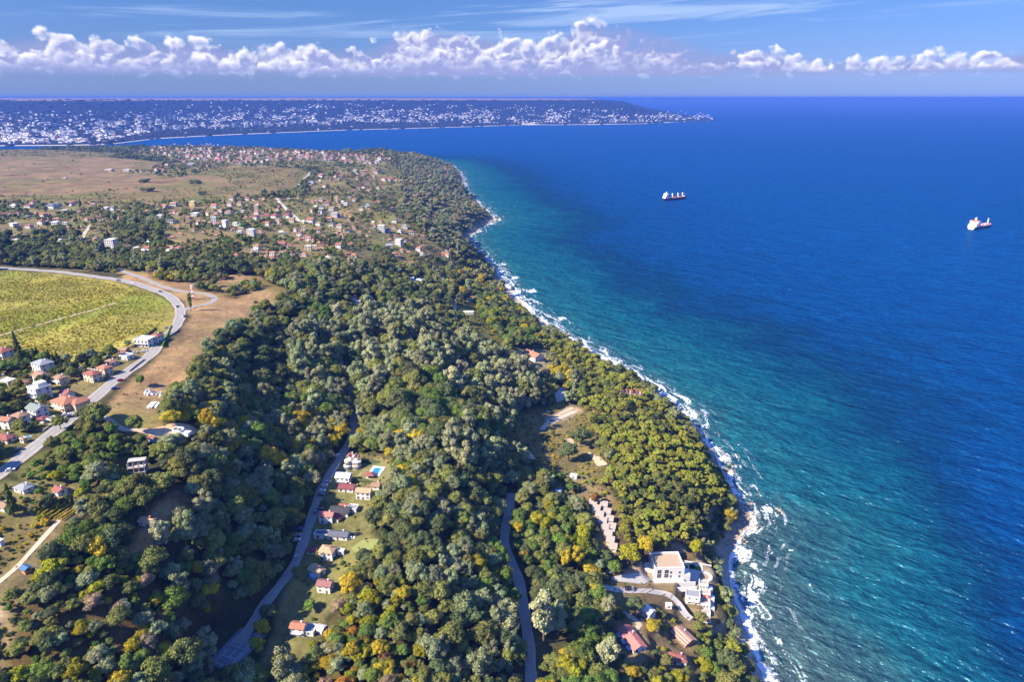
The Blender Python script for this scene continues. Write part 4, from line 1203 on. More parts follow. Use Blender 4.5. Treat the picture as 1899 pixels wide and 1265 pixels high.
for k_, (n_, d0, d1, mx) in {VINE: (1.0, 1.1, 2.6, ['lime', 'lime', 'lime', 'yellow', 'olive']), SCRUB: (.30, 1, 2.6, ['olive', 'yellow', 'lime']), GARDEN: (.34, .9, 3.0, ['olive', 'green', 'lime', 'russet']), ORCHARD: (.2, .9, 2.4, ['olive', 'green', 'lime', 'russet']), MEADOW: (.035, .6, 1.8, ['russet', 'olive', 'pink']), YARD: (.06, .8, 2, ['olive', 'green']), VILLAGE: (.10, .9, 2.4, ['olive', 'green', 'lime']), ROCK: (.10, .8, 2.2, ['olive', 'russet'])}.items():
    m_ = tuft & (tC == k_)
    dens[m_] = n_; dia[m_] = d0 + (d1 - d0) * rng.random(m_.sum()); tk[m_] = 'bush'; tt[m_] = np.array(mx, object)[rng.integers(0, len(mx), m_.sum())]
dens[(~tuft) & (tC == VINE)] *= .05
# open ground comes in patches
gap = fbm(tX / 38, tY / 38, 3, 33)
op = np.isin(tC, [VILLAGE, SCRUB, GARDEN, ORCHARD, VINE, MEADOW, PLOUGH])
dens[op] *= np.clip((gap[op] - .30) * 5.0, .15, 2.6)
dens[(tC == VILLAGE) & (tY > 1000)] *= .7
dens[(tC == VILLAGE) & (tY < 800)] *= 1.3
dens[(tC == VINE)] *= np.clip((fbm(tX / 25, tY / 60, 3, 5)[tC == VINE] - .30) * 5, .2, 1.5)
dens[(tsp > 9) & np.isin(tC, [VINE, SCRUB])] *= 1.8
# the steep headland flank is grey and thin, tops of slopes denser
keep = rng.random(NT) < dens
def near_line(X, Y, P, lim):
    m_ = np.zeros(len(X), bool)
    lo, hi = P.min(0) - lim, P.max(0) + lim
    c_ = np.nonzero((X > lo[0]) & (X < hi[0]) & (Y > lo[1]) & (Y < hi[1]))[0]
    for i in range(0, len(c_), 3000):
        j = c_[i:i + 3000]
        d = np.hypot(X[j, None] - P[None, :, 0], Y[j, None] - P[None, :, 1]).min(1)
        m_[j] = d < lim[j] if isinstance(lim, np.ndarray) else d < lim
    return m_
for nm, lb, sf, wd, P, z in ROADLINES:
    clear = wd * .5 + (8.0 if nm == 'main_road' else 3.2 if nm in ('valley_road', 'wood_road', 'coast_track', 'upper_lane') else 1.8)
    if nm in ('field_path',):
        clear = 1.2
    keep &= ~near_line(tX, tY, P, clear)
    # crowns between the eye and the road would hide it: thin the near verge
    if nm in ('valley_road', 'wood_road', 'coast_track', 'upper_lane', 'hostel_drive', 'sandy_track', 'main_road', 'villa_drive', 'wood_path', 'farm_track'):
        u_ = P / np.linalg.norm(P, axis=1)[:, None]
        for s_ in ((4.0, 8.0, 12.0, 15.0) if nm in ('main_road', 'villa_drive', 'wood_road') else (4.0, 8.0)):
            keep &= ~near_line(tX, tY, P - u_ * s_, 3.6)
for (x, y, r_) in SITES:
    d = np.hypot(tX - x, tY - y)
    keep &= d > r_ + np.minimum(dia * .35, 3)
    # keep the sight line to a building's front open for a few metres
    n_ = math.hypot(x, y); ux, uy = x / n_, y / n_
    al = (x - tX) * ux + (y - tY) * uy
    ac = np.abs((tX - x) * uy - (tY - y) * ux)
    keep &= ~((al > 0) & (al < r_ + 5) & (ac < r_ * .8) & (dia > 3.2))
for poly in SHEET_POLYS:
    for s_ in (0, 6, 12, 18):
        keep &= ~inpoly(tpx, tpy - s_, poly) | (dia < 2.2)
sel = np.nonzero(keep & (dia > 0))[0]
X, Y, Z, C, px, py, D = tX[sel], tY[sel], tZ[sel], tC[sel], tpx[sel], tpy[sel], tD[sel]
dia, tk, tt = dia[sel], tk[sel], tt[sel]
Z = height(X, Y)
# the dry grey headland slope, and greyer leaves on the shaded ravine rim
m_ = (px > 740) & (py < 480) & (tk == 'broad')
_r = rng.random(m_.sum())
tt[m_] = np.where(_r < .45, 'grey', np.where(_r < .6, 'pink', np.where(_r < .8, 'olive', 'dark')))
farm = (np.hypot(X, Y) > 1150) & np.isin(tk, ['broad', 'poplar'])
tk[farm] = np.where(rng.random(farm.sum()) < .65, 'clump', tk[farm])
dia[farm & (tk == 'clump')] *= 1.15
hsc = rng.uniform(.82, 1.22, len(X))
hsc[tk == 'poplar'] *= 1.12
hsc[C == VINE] *= .55
rot = rng.uniform(0, 6.28, len(X))
var = np.array([rng.integers(0, KINDS_T[k_]) for k_ in tk])
tint = np.array([TINTS[t_] for t_ in tt]) * rng.uniform(.78, 1.28, (len(X), 1)) * rng.uniform(.92, 1.08, (len(X), 3))
TREES = dict(X=X, Y=Y, Z=Z, C=C, px=px, py=py, dia=dia, kind=tk, tint=tt, col=tint, hsc=hsc, rot=rot, var=var)
# single trees the photo shows by themselves: px, py of the foot, width px, height factor, kind, leaf colour, label
SOLO = [
    (355, 578, 9, 3.2, 'poplar', 'green', 'slim dark poplar standing alone at the road bend'),
    (262, 716, 18, 1.1, 'broad', 'green', 'round green tree beside the road below the bend'),
    (113, 797, 27, 1.0, 'broad', 'olive', 'broad round tree at the roadside beside the carport'),
    (138, 705, 22, 1.0, 'broad', 'dark', 'dark round tree between the cream and red roofed houses'),
    (36, 665, 22, 1.7, 'cone', 'dpine', 'bluish spruce behind the houses below the yellow field'),
    (26, 955, 30, 1.5, 'cone', 'dpine', 'dark spruce beside the brown roofed house at the left edge'),
    (437, 600, 12, 1.0, 'bush', 'olive', 'lone round bush on the dry meadow'),
    (360, 925, 30, 1.15, 'broad', 'silver', 'pale grey green tree standing free in the clearing'),
    (304, 1020, 42, 1.25, 'poplar', 'silver', 'large silvery poplar at the top of the ravine slope'),
    (225, 1165, 40, 1.0, 'broad', 'olive', 'big olive green dome among autumn trees'),
    (177, 1135, 34, 1.0, 'broad', 'pink', 'dusty pink brown crown among the green trees'),
    (390, 1230, 46, 1.3, 'poplar', 'silver', 'tall pale poplar left of the tennis court'),
    (488, 1180, 32, 1.0, 'broad', 'yellow', 'yellow green tree right of the tennis court'),
    (480, 1212, 30, 1.0, 'broad', 'lime', 'bright lime tree overhanging the tennis court'),
    (458, 1246, 26, 1.0, 'broad', 'grey', 'pale speckled tree below the tennis court'),
    (500, 1152, 34, .95, 'broad', 'dark', 'dark round tree above the tennis court'),
    (628, 1140, 28, 1.0, 'broad', 'pink', 'bare rosy brown tree right of the dry slope'),
    (590, 1045, 12, 1.7, 'cone', 'lime', 'pair of yellow green cypress in front of the tan house'),
    (550, 1070, 20, 1.0, 'broad', 'olive', 'round tree at the bend of the shaded lane'),
    (1008, 1190, 60, 1.5, 'poplar', 'silver', 'huge silver poplar beside the wood road'),
    (1035, 1180, 44, 1.4, 'poplar', 'silver', 'second silver poplar right of the huge one'),
    (1125, 1240, 46, 1.2, 'poplar', 'silver', 'silvery green tree left of the salmon roofed house'),
    (1138, 1068, 28, 1.1, 'broad', 'green', 'round green tree between the bungalows and the white gallery'),
    (1103, 935, 17, 1.3, 'broad', 'russet', 'rust coloured tree beside the bungalows'),
    (1208, 1172, 26, .9, 'broad', 'yellow', 'bright yellow tree in front of the white barn'),
    (1177, 1140, 34, 1.0, 'broad', 'dark', 'dark round tree left of the white barn'),
    (1164, 1050, 40, 1.1, 'broad', 'lime', 'yellow green tree left of the white gallery'),
    (1355, 1232, 34, 1.1, 'pine', 'pine', 'lone pine on the edge above the beach'),
    (1196, 1030, 34, 1.1, 'broad', 'yellow', 'yellow tinged tree behind the white gallery'),
    (1290, 1030, 28, 1.1, 'broad', 'lime', 'bright green tree on the cliff behind the terrace'),
    (1048, 1060, 24, 1.7, 'poplar', 'yellow', 'slender yellow tree in the green wood'),
    (1070, 1060, 28, 1.7, 'poplar', 'yellow', 'second slender yellow tree right of the first'),
    (1055, 855, 36, 1.0, 'broad', 'dark', 'dark round tree above the sandy patch'),
    (1075, 830, 38, 1.0, 'broad', 'dark', 'dark dome of leaves beside the pines'),
    (980, 668, 0, 0, '', '', ''),
    (268, 338, 24, .55, 'bush', 'dark', 'dark rounded thicket on the brown meadow'),
    (275, 355, 28, .55, 'bush', 'dark', 'larger dark thicket below the first on the meadow'),
    (363, 340, 24, .55, 'bush', 'dark', 'dark thicket at the right end of the meadow'),
    (374, 360, 20, .55, 'bush', 'dark', 'dark bush on the scrub slope above the village'),
]
for s_ in SOLO:
    if not s_[2]:
        continue
    P = at(s_[0], s_[1])
    dd_ = s_[2] * mpp(P) * 1.06
    TREES['X'] = np.append(TREES['X'], P[0]); TREES['Y'] = np.append(TREES['Y'], P[1]); TREES['Z'] = np.append(TREES['Z'], P[2])
    TREES['C'] = np.append(TREES['C'], -1); TREES['px'] = np.append(TREES['px'], s_[0]); TREES['py'] = np.append(TREES['py'], s_[1])
    TREES['dia'] = np.append(TREES['dia'], dd_); TREES['kind'] = np.append(TREES['kind'], s_[4]); TREES['tint'] = np.append(TREES['tint'], s_[5])
    TREES['col'] = np.vstack([TREES['col'], np.array(TINTS[s_[5]]) * 1.1]); TREES['hsc'] = np.append(TREES['hsc'], s_[3] / (1.0 if s_[4] != 'poplar' else 1.1))
    TREES['rot'] = np.append(TREES['rot'], rng.uniform(0, 6)); TREES['var'] = np.append(TREES['var'], rng.integers(0, KINDS_T[s_[4]]))
T_ = TREES
NT = len(T_['X'])
solo_label = {NT - len([s for s in SOLO if s[2]]) + i: s[6] for i, s in enumerate([s for s in SOLO if s[2]])}
# clear the scatter away from the single trees
solo_idx = np.array(sorted(solo_label))
alive = np.ones(NT, bool)
for i in solo_idx:
    d = np.hypot(T_['X'] - T_['X'][i], T_['Y'] - T_['Y'][i])
    near = d < T_['dia'][i] * .48
    u_ = np.array([T_['X'][i], T_['Y'][i]]); u_ = u_ / np.linalg.norm(u_)
    al = (T_['X'][i] - T_['X']) * u_[0] + (T_['Y'][i] - T_['Y']) * u_[1]
    ac = np.abs((T_['X'][i] - T_['X']) * u_[1] - (T_['Y'][i] - T_['Y']) * u_[0])
    near |= (al > 0) & (al < T_['dia'][i] * .9) & (ac < T_['dia'][i] * .5)
    near[solo_idx] = False
    alive &= ~near
# which trees become things of their own: the largest in the picture, up to the limit of each kind
dist = np.sqrt(T_['X'] ** 2 + T_['Y'] ** 2 + (CAM_H - T_['Z']) ** 2)
app = T_['dia'] / dist
inframe = (T_['px'] > 5) & (T_['px'] < 1895) & (T_['py'] > 260) & (T_['py'] < 1285) & alive
own = np.zeros(NT, bool)
NAMES = {'broad': ('broadleaf_tree', 'tree', 285), 'poplar': ('poplar_tree', 'poplar', 150), 'pine': ('pine_tree', 'pine', 150), 'cone': ('spruce_tree', 'spruce', 40), 'bush': ('bush', 'bush', 60)}
for k_, (nm, cat, lim) in NAMES.items():
    c_ = np.nonzero(inframe & (T_['kind'] == k_))[0]
    c_ = c_[np.argsort(-app[c_])][:lim]
    own[c_] = True
own[solo_idx] = True
TN = {'olive': 'olive green', 'dark': 'dark green', 'green': 'fresh green', 'grey': 'grey green', 'silver': 'silvery', 'yellow': 'yellow', 'lime': 'lime green', 'orange': 'orange', 'russet': 'russet brown', 'pine': 'yellowish green', 'dpine': 'deep green', 'pink': 'dusty pink'}
ZONE = {WOOD: None, POPLAR: 'in the ravine wood', AUTUMN: 'in the autumn wood', GREENWOOD: 'in the bright wood', PINE: 'in the coastal pine grove', BUSHY: 'in the thicket by the road', GARDEN: 'in the gardens', ORCHARD: 'in the gardens', VILLAGE: 'among the villas', SCRUB: 'on the scrub', MEADOW: 'on the dry meadow', PLOUGH: 'on the far field', FARWOOD: 'in the far wood', VINE: 'in the yellow green field', YARD: 'beside the bare yard', ROCK: 'on the shore rocks'}
MARKS = [('the tennis court', 440, 1200), ('the grand villa', 655, 865), ('the white gallery', 1237, 1060), ('the concrete shell', 258, 878), ('the wood road', 975, 1120), ('the orange roofed house', 552, 1170), ('the plum roofed house', 601, 1092), ('the bungalows', 1118, 980), ('the vine rows', 100, 945),
         ('the blue roofed cabin', 45, 1058), ('the black roofed house', 630, 952), ('the sand clearing', 330, 800), ('the mast', 358, 545), ('the hostel', 980, 660), ('the brick ruin', 1166, 730), ('the parking lot', 1042, 732), ('the salmon roofed house', 1183, 1200), ('the white barn', 1207, 1142), ('the pool lawn', 700, 880), ('the shaded hollow', 668, 575), ('the coast track', 845, 590), ('the orange villa', 113, 750), ('the sandy track', 1030, 775), ('the wood clearing', 300, 985)]
def where(x, y):
    nm, mx_, my_ = min(MARKS, key=lambda m_: (m_[1] - x) ** 2 + ((m_[2] - y) * 1.2) ** 2)
    dx_, dy_ = x - mx_, y - my_
    if abs(dx_) > abs(dy_):
        return ('right of ' if dx_ > 0 else 'left of ') + nm
    return ('below ' if dy_ > 0 else 'above ') + nm
ordw = ['', 'first', 'second', 'third', 'fourth', 'fifth', 'sixth', 'seventh', 'eighth', 'ninth', 'tenth']
def ordn(n):
    if n < len(ordw):
        return ordw[n]
    return f"{n}{'th' if 10 <= n % 100 <= 20 else {1: 'st', 2: 'nd', 3: 'rd'}.get(n % 10, 'th')}"
used = {}
def thing(name, label, cat, loc=(0, 0, 0), rz=0.0, group=None, scale=None):
    o = bpy.data.objects.new(name, None)
    COL.objects.link(o)
    o.empty_display_size = .1
    o.location = [float(v) for v in loc]; o.rotation_euler = (0, 0, rz)
    if scale is not None:
        o.scale = scale
    o['label'] = label; o['category'] = cat
    if group:
        o['group'] = group
    return o
def part(name, me, parent, loc=None, rz=None, scale=None):
    o = bpy.data.objects.new(name, me)
    COL.objects.link(o)
    o.parent = parent
    if loc is not None:
        o.location = [float(v) for v in loc]
    if rz is not None:
        o.rotation_euler = (0, 0, rz)
    if scale is not None:
        o.scale = scale
    return o
order = sorted(np.nonzero(own)[0], key=lambda i: -app[i])
for i in order:
    k_ = T_['kind'][i]
    nm, cat, lim = NAMES[k_]
    if i in solo_label:
        lb, grp = solo_label[i], None
    else:
        word = {'broad': 'tree', 'poplar': 'poplar', 'pine': 'pine', 'cone': 'spruce', 'bush': 'bush'}[k_]
        key = (TN[T_['tint'][i]], word, where(T_['px'][i], T_['py'][i]))
        used[key] = used.get(key, 0) + 1
        lb = f'largest {key[0]} {key[1]} {key[2]}'
        if used[key] > 1:
            lb = f'{ordn(used[key])} largest {key[0]} {key[1]} {key[2]}'
        grp = {'broad': 'broadleaf trees of the wood', 'poplar': 'poplars of the ravine', 'pine': 'pines of the coastal grove', 'cone': 'spruces in the gardens', 'bush': 'bushes'}[k_]
    dd_ = T_['dia'][i]
    root = thing(nm, lb, cat, (T_['X'][i], T_['Y'][i], T_['Z'][i]), float(T_['rot'][i]), grp, (dd_, dd_, dd_ * T_['hsc'][i]))
    v_ = int(T_['var'][i])
    part('trunk', TRUNKS[k_][v_], root)
    c_ = part('crown', CROWNS[k_][v_], root)
    c_['tint'] = [float(q) for q in T_['col'][i]]
SOLO_OBJS = None
# everything beyond that is one mass of woodland
def instanced(name, idx, label, proto):
    """One object that grows a copy of a crown on each of its points."""
    me = bpy.data.meshes.new(name)
    n_ = len(idx)
    me.vertices.add(n_)
    me.vertices.foreach_set('co', np.stack([T_['X'][idx], T_['Y'][idx], T_['Z'][idx]], 1).astype(np.float32).ravel())
    dd_ = T_['dia'][idx]
    a = me.attributes.new('scl', 'FLOAT_VECTOR', 'POINT'); a.data.foreach_set('vector', np.stack([dd_, dd_, dd_ * T_['hsc'][idx]], 1).astype(np.float32).ravel())
    a = me.attributes.new('rot', 'FLOAT_VECTOR', 'POINT'); a.data.foreach_set('vector', np.stack([T_['rot'][idx] * 0, T_['rot'][idx] * 0, T_['rot'][idx]], 1).astype(np.float32).ravel())
    base = {}; n0 = 0
    for k_ in proto:
        base[k_] = n0; n0 += KINDS_T[k_]
    a = me.attributes.new('pick', 'INT', 'POINT'); a.data.foreach_set('value', np.array([base[T_['kind'][i]] + T_['var'][i] for i in idx], np.int32))
    set_color_attr(me, 'tint', T_['col'][idx])
    o = bpy.data.objects.new(name, me)
    COL.objects.link(o)
    pc = bpy.data.collections.new(name + '_kinds')
    q = 0
    for k_ in proto:
        for m2 in CROWNS[k_]:
            po = bpy.data.objects.new('crown_%02d' % q, m2); pc.objects.link(po); q += 1
    ng = bpy.data.node_groups.new(name, 'GeometryNodeTree')
    ng.interface.new_socket('Geometry', in_out='INPUT', socket_type='NodeSocketGeometry')
    ng.interface.new_socket('Geometry', in_out='OUTPUT', socket_type='NodeSocketGeometry')
    N = ng.nodes
    gi, go = N.new('NodeGroupInput'), N.new('NodeGroupOutput')
    ip = N.new('GeometryNodeInstanceOnPoints')
    ci = N.new('GeometryNodeCollectionInfo'); ci.inputs['Collection'].default_value = pc; ci.inputs['Separate Children'].default_value = True; ci.inputs['Reset Children'].default_value = True
    def na(nm, t):
        n2 = N.new('GeometryNodeInputNamedAttribute'); n2.data_type = t; n2.inputs[0].default_value = nm
        return n2.outputs[0]
    ng.links.new(gi.outputs[0], ip.inputs['Points']); ng.links.new(ci.outputs[0], ip.inputs['Instance'])
    ip.inputs['Pick Instance'].default_value = True
    ng.links.new(na('pick', 'INT'), ip.inputs['Instance Index'])
    e2r = N.new('FunctionNodeEulerToRotation'); ng.links.new(na('rot', 'FLOAT_VECTOR'), e2r.inputs[0]); ng.links.new(e2r.outputs[0], ip.inputs['Rotation'])
    ng.links.new(na('scl', 'FLOAT_VECTOR'), ip.inputs['Scale'])
    ng.links.new(ip.outputs[0], go.inputs[0])
    md = o.modifiers.new('grow', 'NODES'); md.node_group = ng
    o['kind'] = 'stuff'; o['label'] = label; o['category'] = 'woodland'
    return o
rest = alive & ~own
instanced('forest', np.nonzero(rest & np.isin(T_['kind'], ['broad', 'poplar', 'clump', 'cone']))[0], 'mass of broadleaf woodland covering the slopes and the far village gardens', ['broad', 'poplar', 'clump', 'cone'])
instanced('pine_wood', np.nonzero(rest & (T_['kind'] == 'pine'))[0], 'mass of round crowned pines along the cliff', ['pine'])
instanced('scrub', np.nonzero(rest & (T_['kind'] == 'bush'))[0], 'low scrub and overgrown vines across the fields', ['bush'])
print('TREES', NT, 'own', own.sum())

# ------------------------------------------------------------------ buildings
WALLC = {'white': (.60, .585, .555), 'cream': (.54, .455, .33), 'tan': (.52, .39, .27), 'grey': (.42, .41, .39), 'concrete': (.40, .37, .33), 'brick': (.34, .16, .10), 'wood': (.42, .20, .07), 'bluewall': (.18, .30, .48), 'beige': (.55, .46, .34), 'yellow': (.66, .52, .22)}
ROOFC = {'orange': (.335, .140, .080), 'red': (.245, .082, .060), 'maroon': (.19, .048, .050), 'maroonbrown': (.25, .11, .10), 'brown': (.27, .16, .10), 'tan': (.44, .28, .16), 'grey': (.22, .23, .25), 'slate': (.095, .105, .125), 'black': (.035, .036, .04), 'green': (.17, .21, .19), 'white': (.58, .575, .56),
         'metal': (.55, .60, .66), 'blue': (.05, .13, .27), 'pink': (.46, .16, .13), 'beige': (.34, .29, .235), 'striped': (.34, .13, .09)}
WM = {k_: simple_mat(f'{k_}_wall', c_, .85, .10, .35, .25, 0, .35) for k_, c_ in WALLC.items()}
def roof_mat(name, col, tiled=True):
    m_, gg, b = new_mat(name)
    tc = gg.node('ShaderNodeTexCoord').outputs['Object']
    n = gg.noise(tc, .7, 5.0, .65); n2 = gg.noise(tc, 4.0, 2.0, .6)
    c = gg.mix(gg.add(gg.mul(n, .6), gg.mul(n2, .4)), tuple(x * .62 for x in col), tuple(min(1, x * 1.36) for x in col))
    if name == 'striped_roof':
        x_ = gg.sep(tc)[0]
        st = gg.step(gg.m('SINE', gg.mul(x_, 3.6)), .2, .5)
        c = gg.mix(st, c, (.48, .36, .28))
    gg.put(b.inputs['Base Color'], c)
    b.inputs['Roughness'].default_value = .8
    if tiled:
        w = gg.node('ShaderNodeTexWave'); w.inputs['Scale'].default_value = 2.2; w.inputs['Distortion'].default_value = .4
        gg.put(w.inputs['Vector'], tc)
        bp = gg.node('ShaderNodeBump'); bp.inputs['Strength'].default_value = .5; bp.inputs['Distance'].default_value = .08
        gg.put(bp.inputs['Height'], w.outputs['Fac']); gg.put(b.inputs['Normal'], bp.outputs[0])
    return m_
RM = {k_: roof_mat(f'{k_}_roof', c_, k_ not in ('white', 'metal', 'beige', 'grey')) for k_, c_ in ROOFC.items()}
mglass, gg, b = new_mat('window_glass')
b.inputs['Base Color'].default_value = (.035, .045, .06, 1); b.inputs['Roughness'].default_value = .08; b.inputs['Specular IOR Level'].default_value = .6
mframe = simple_mat('window_frame', (.60, .58, .55), .6, .08)
mdoor = simple_mat('door_wood', (.16, .08, .04), .6, .15)
mrail = simple_mat('rail_metal', (.55, .55, .56), .5, .1)
mpave = simple_mat('paving', (.45, .42, .38), .9, .16, .4, .2, 0, .3)
mlawn = simple_mat('lawn', (.085, .14, .028), .95, .35, .25)
mearth = simple_mat('earth', (.30, .21, .12), .95, .3, .25)
mpool, gg, b = new_mat('pool_water')
b.inputs['Base Color'].default_value = (.015, .22, .52, 1); b.inputs['Roughness'].default_value = .08

class MB:
    def __init__(s):
        s.V, s.F, s.I = [], [], []
    def box(s, x0, x1, y0, y1, z0, z1, mi=0):
        n = len(s.V)
        s.V += [(x0, y0, z0), (x1, y0, z0), (x1, y1, z0), (x0, y1, z0), (x0, y0, z1), (x1, y0, z1), (x1, y1, z1), (x0, y1, z1)]
        s.F += [(n, n + 3, n + 2, n + 1), (n + 4, n + 5, n + 6, n + 7), (n, n + 1, n + 5, n + 4), (n + 1, n + 2, n + 6, n + 5), (n + 2, n + 3, n + 7, n + 6), (n + 3, n, n + 4, n + 7)]
        s.I += [mi] * 6
        return s
    def poly(s, pts, faces, mi=0):
        n = len(s.V); s.V += list(pts); s.F += [tuple(n + i for i in f) for f in faces]; s.I += [mi] * len(faces)
        return s
    def cyl(s, x, y, z0, z1, r0, r1=None, n=16, mi=0, a0=0, a1=2 * math.pi):
        r1 = r0 if r1 is None else r1
        full = abs(a1 - a0 - 2 * math.pi) < 1e-6
        m_ = n if full else n + 1
        b0 = len(s.V)
        for z, r_ in ((z0, r0), (z1, r1)):
            for k in range(m_):
                a = a0 + (a1 - a0) * k / n
                s.V.append((x + math.cos(a) * r_, y + math.sin(a) * r_, z))
        for k in range(n if full else n):
            k2 = (k + 1) % m_
            if not full and k2 == 0:
                break
            s.F.append((b0 + k, b0 + k2, b0 + m_ + k2, b0 + m_ + k)); s.I.append(mi)
        s.F.append(tuple(b0 + m_ + k for k in range(m_))); s.I.append(mi)
        if not full:
            s.F.append((b0, b0 + m_, b0 + 2 * m_ - 1, b0 + m_ - 1)); s.I.append(mi)
        return s
    def mesh(s, name, mats):
        me = bpy.data.meshes.new(name)
        me.from_pydata(s.V, [], s.F)
        for m_ in (mats if isinstance(mats, (list, tuple)) else [mats]):
            me.materials.append(m_)
        me.polygons.foreach_set('material_index', s.I)
        return me

def window_mesh(w, h):
    m_ = MB()
    m_.box(-w / 2, w / 2, -.05, .04, 0, .09, 1); m_.box(-w / 2, w / 2, -.05, .04, h - .09, h, 1)
    m_.box(-w / 2, -w / 2 + .09, -.05, .04, .09, h - .09, 1); m_.box(w / 2 - .09, w / 2, -.05, .04, .09, h - .09, 1); m_.box(-.04, .04, -.05, .04, .09, h - .09, 1)
    m_.box(-w / 2 + .09, -.04, -.02, .03, .09, h - .09, 0); m_.box(.04, w / 2 - .09, -.02, .03, .09, h - .09, 0)
    return m_.mesh('window', [mglass, mframe])
WIN = window_mesh(1.5, 1.5); WINT = window_mesh(1.7, 2.2); WINB = window_mesh(3.0, 3.4)
DOOR = MB().box(-.55, .55, -.06, .04, 0, 2.1).mesh('door', mdoor)
CHIM = MB().box(-.35, .35, -.3, .3, -.9, 1.2).box(-.45, .45, -.4, .4, 1.2, 1.35).mesh('chimney', WM['white'])
CHIMB = MB().box(-.35, .35, -.3, .3, -.9, 1.3).box(-.45, .45, -.4, .4, 1.3, 1.45).mesh('chimney', WM['brick'])

def roof_and_walls(form, w, d, h, oh=.55, pitch=.42):
    """Wall and roof meshes for a plan w x d (ridge along the longer side)."""
    wall, roof = MB(), MB()
    wall.box(-w / 2, w / 2, -d / 2, d / 2, -3.0, h)
    a, c_ = w / 2 + oh, d / 2 + oh
    top = h
    if form == 'flat':
        roof.box(-w / 2 - .18, w / 2 + .18, -d / 2 - .18, d / 2 + .18, h + .003, h + .22)
        t = .22
        for (x0, x1, y0, y1) in ((-w / 2 - .18, w / 2 + .18, -d / 2 - .18, -d / 2 + t), (-w / 2 - .18, w / 2 + .18, d / 2 - t, d / 2 + .18), (-w / 2 - .18, -w / 2 + t, -d / 2 + t, d / 2 - t), (w / 2 - t, w / 2 + .18, -d / 2 + t, d / 2 - t)):
            roof.box(x0, x1, y0, y1, h + .22, h + .75, 1)
        top = h + .22
    elif form == 'mono':
        roof.poly([(-a, -c_, h - .1), (a, -c_, h - .1), (a, c_, h + 1.0), (-a, c_, h + 1.0), (-a, -c_, h + .1), (a, -c_, h + .1), (a, c_, h + 1.2), (-a, c_, h + 1.2)],
                  [(0, 3, 2, 1), (4, 5, 6, 7), (0, 1, 5, 4), (1, 2, 6, 5), (2, 3, 7, 6), (3, 0, 4, 7)])
        top = h + .6
    elif form == 'hip':
        along_x = a >= c_
        k = min(a, c_)
        rh = k * pitch
        e = h - .12
        if along_x:
            r0, r1 = (-(a - k * .95), 0), (a - k * .95, 0)
        else:
            r0, r1 = (0, -(c_ - k * .95)), (0, c_ - k * .95)
        pts = [(-a, -c_, e), (a, -c_, e), (a, c_, e), (-a, c_, e), (-a, -c_, e + .2), (a, -c_, e + .2), (a, c_, e + .2), (-a, c_, e + .2), (r0[0], r0[1], e + .2 + rh), (r1[0], r1[1], e + .2 + rh)]
        fs = [(0, 3, 2, 1), (0, 1, 5, 4), (1, 2, 6, 5), (2, 3, 7, 6), (3, 0, 4, 7)]
        fs += [(4, 5, 9, 8), (5, 6, 9), (6, 7, 8, 9), (7, 4, 8)] if along_x else [(4, 5, 8), (5, 6, 9, 8), (6, 7, 9), (7, 4, 8, 9)]
        roof.poly(pts, fs)
        top = h + rh * .6
    else:
        along_x = w >= d
        k = (d if along_x else w) / 2
        rh = k * pitch * 1.15
        e = h - .12
        sl = rh / k
        if along_x:
            wall.poly([(-w / 2, -d / 2, h), (-w / 2, d / 2, h), (-w / 2, 0, h + rh), (w / 2, -d / 2, h), (w / 2, d / 2, h), (w / 2, 0, h + rh)], [(0, 2, 1), (3, 4, 5), (0, 3, 5, 2), (1, 2, 5, 4)])
            for s in (-1, 1):
                y0 = s * (k + oh); z0_ = h - sl * oh
                roof.poly([(-a, y0, z0_ + .05), (a, y0, z0_ + .05), (a, 0, h + rh + .05), (-a, 0, h + rh + .05), (-a, y0, z0_ + .27), (a, y0, z0_ + .27), (a, 0, h + rh + .27), (-a, 0, h + rh + .27)],
                          [(0, 3, 2, 1), (4, 5, 6, 7), (0, 1, 5, 4), (1, 2, 6, 5), (3, 0, 4, 7)] if s < 0 else [(0, 1, 2, 3), (7, 6, 5, 4), (4, 5, 1, 0), (5, 6, 2, 1), (7, 4, 0, 3)])
        else:
            wall.poly([(-w / 2, -d / 2, h), (w / 2, -d / 2, h), (0, -d / 2, h + rh), (-w / 2, d / 2, h), (w / 2, d / 2, h), (0, d / 2, h + rh)], [(0, 1, 2), (4, 3, 5), (1, 4, 5, 2), (3, 0, 2, 5)])
            for s in (-1, 1):
                x0 = s * (k + oh); z0_ = h - sl * oh
                roof.poly([(x0, -c_, z0_ + .05), (x0, c_, z0_ + .05), (0, c_, h + rh + .05), (0, -c_, h + rh + .05), (x0, -c_, z0_ + .27), (x0, c_, z0_ + .27), (0, c_, h + rh + .27), (0, -c_, h + rh + .27)],
                          [(0, 1, 2, 3), (7, 6, 5, 4), (4, 5, 1, 0), (5, 6, 2, 1), (7, 4, 0, 3)] if s < 0 else [(0, 3, 2, 1), (4, 5, 6, 7), (0, 1, 5, 4), (1, 2, 6, 5), (3, 0, 4, 7)])
        top = h + rh * .6
    return wall, roof, top

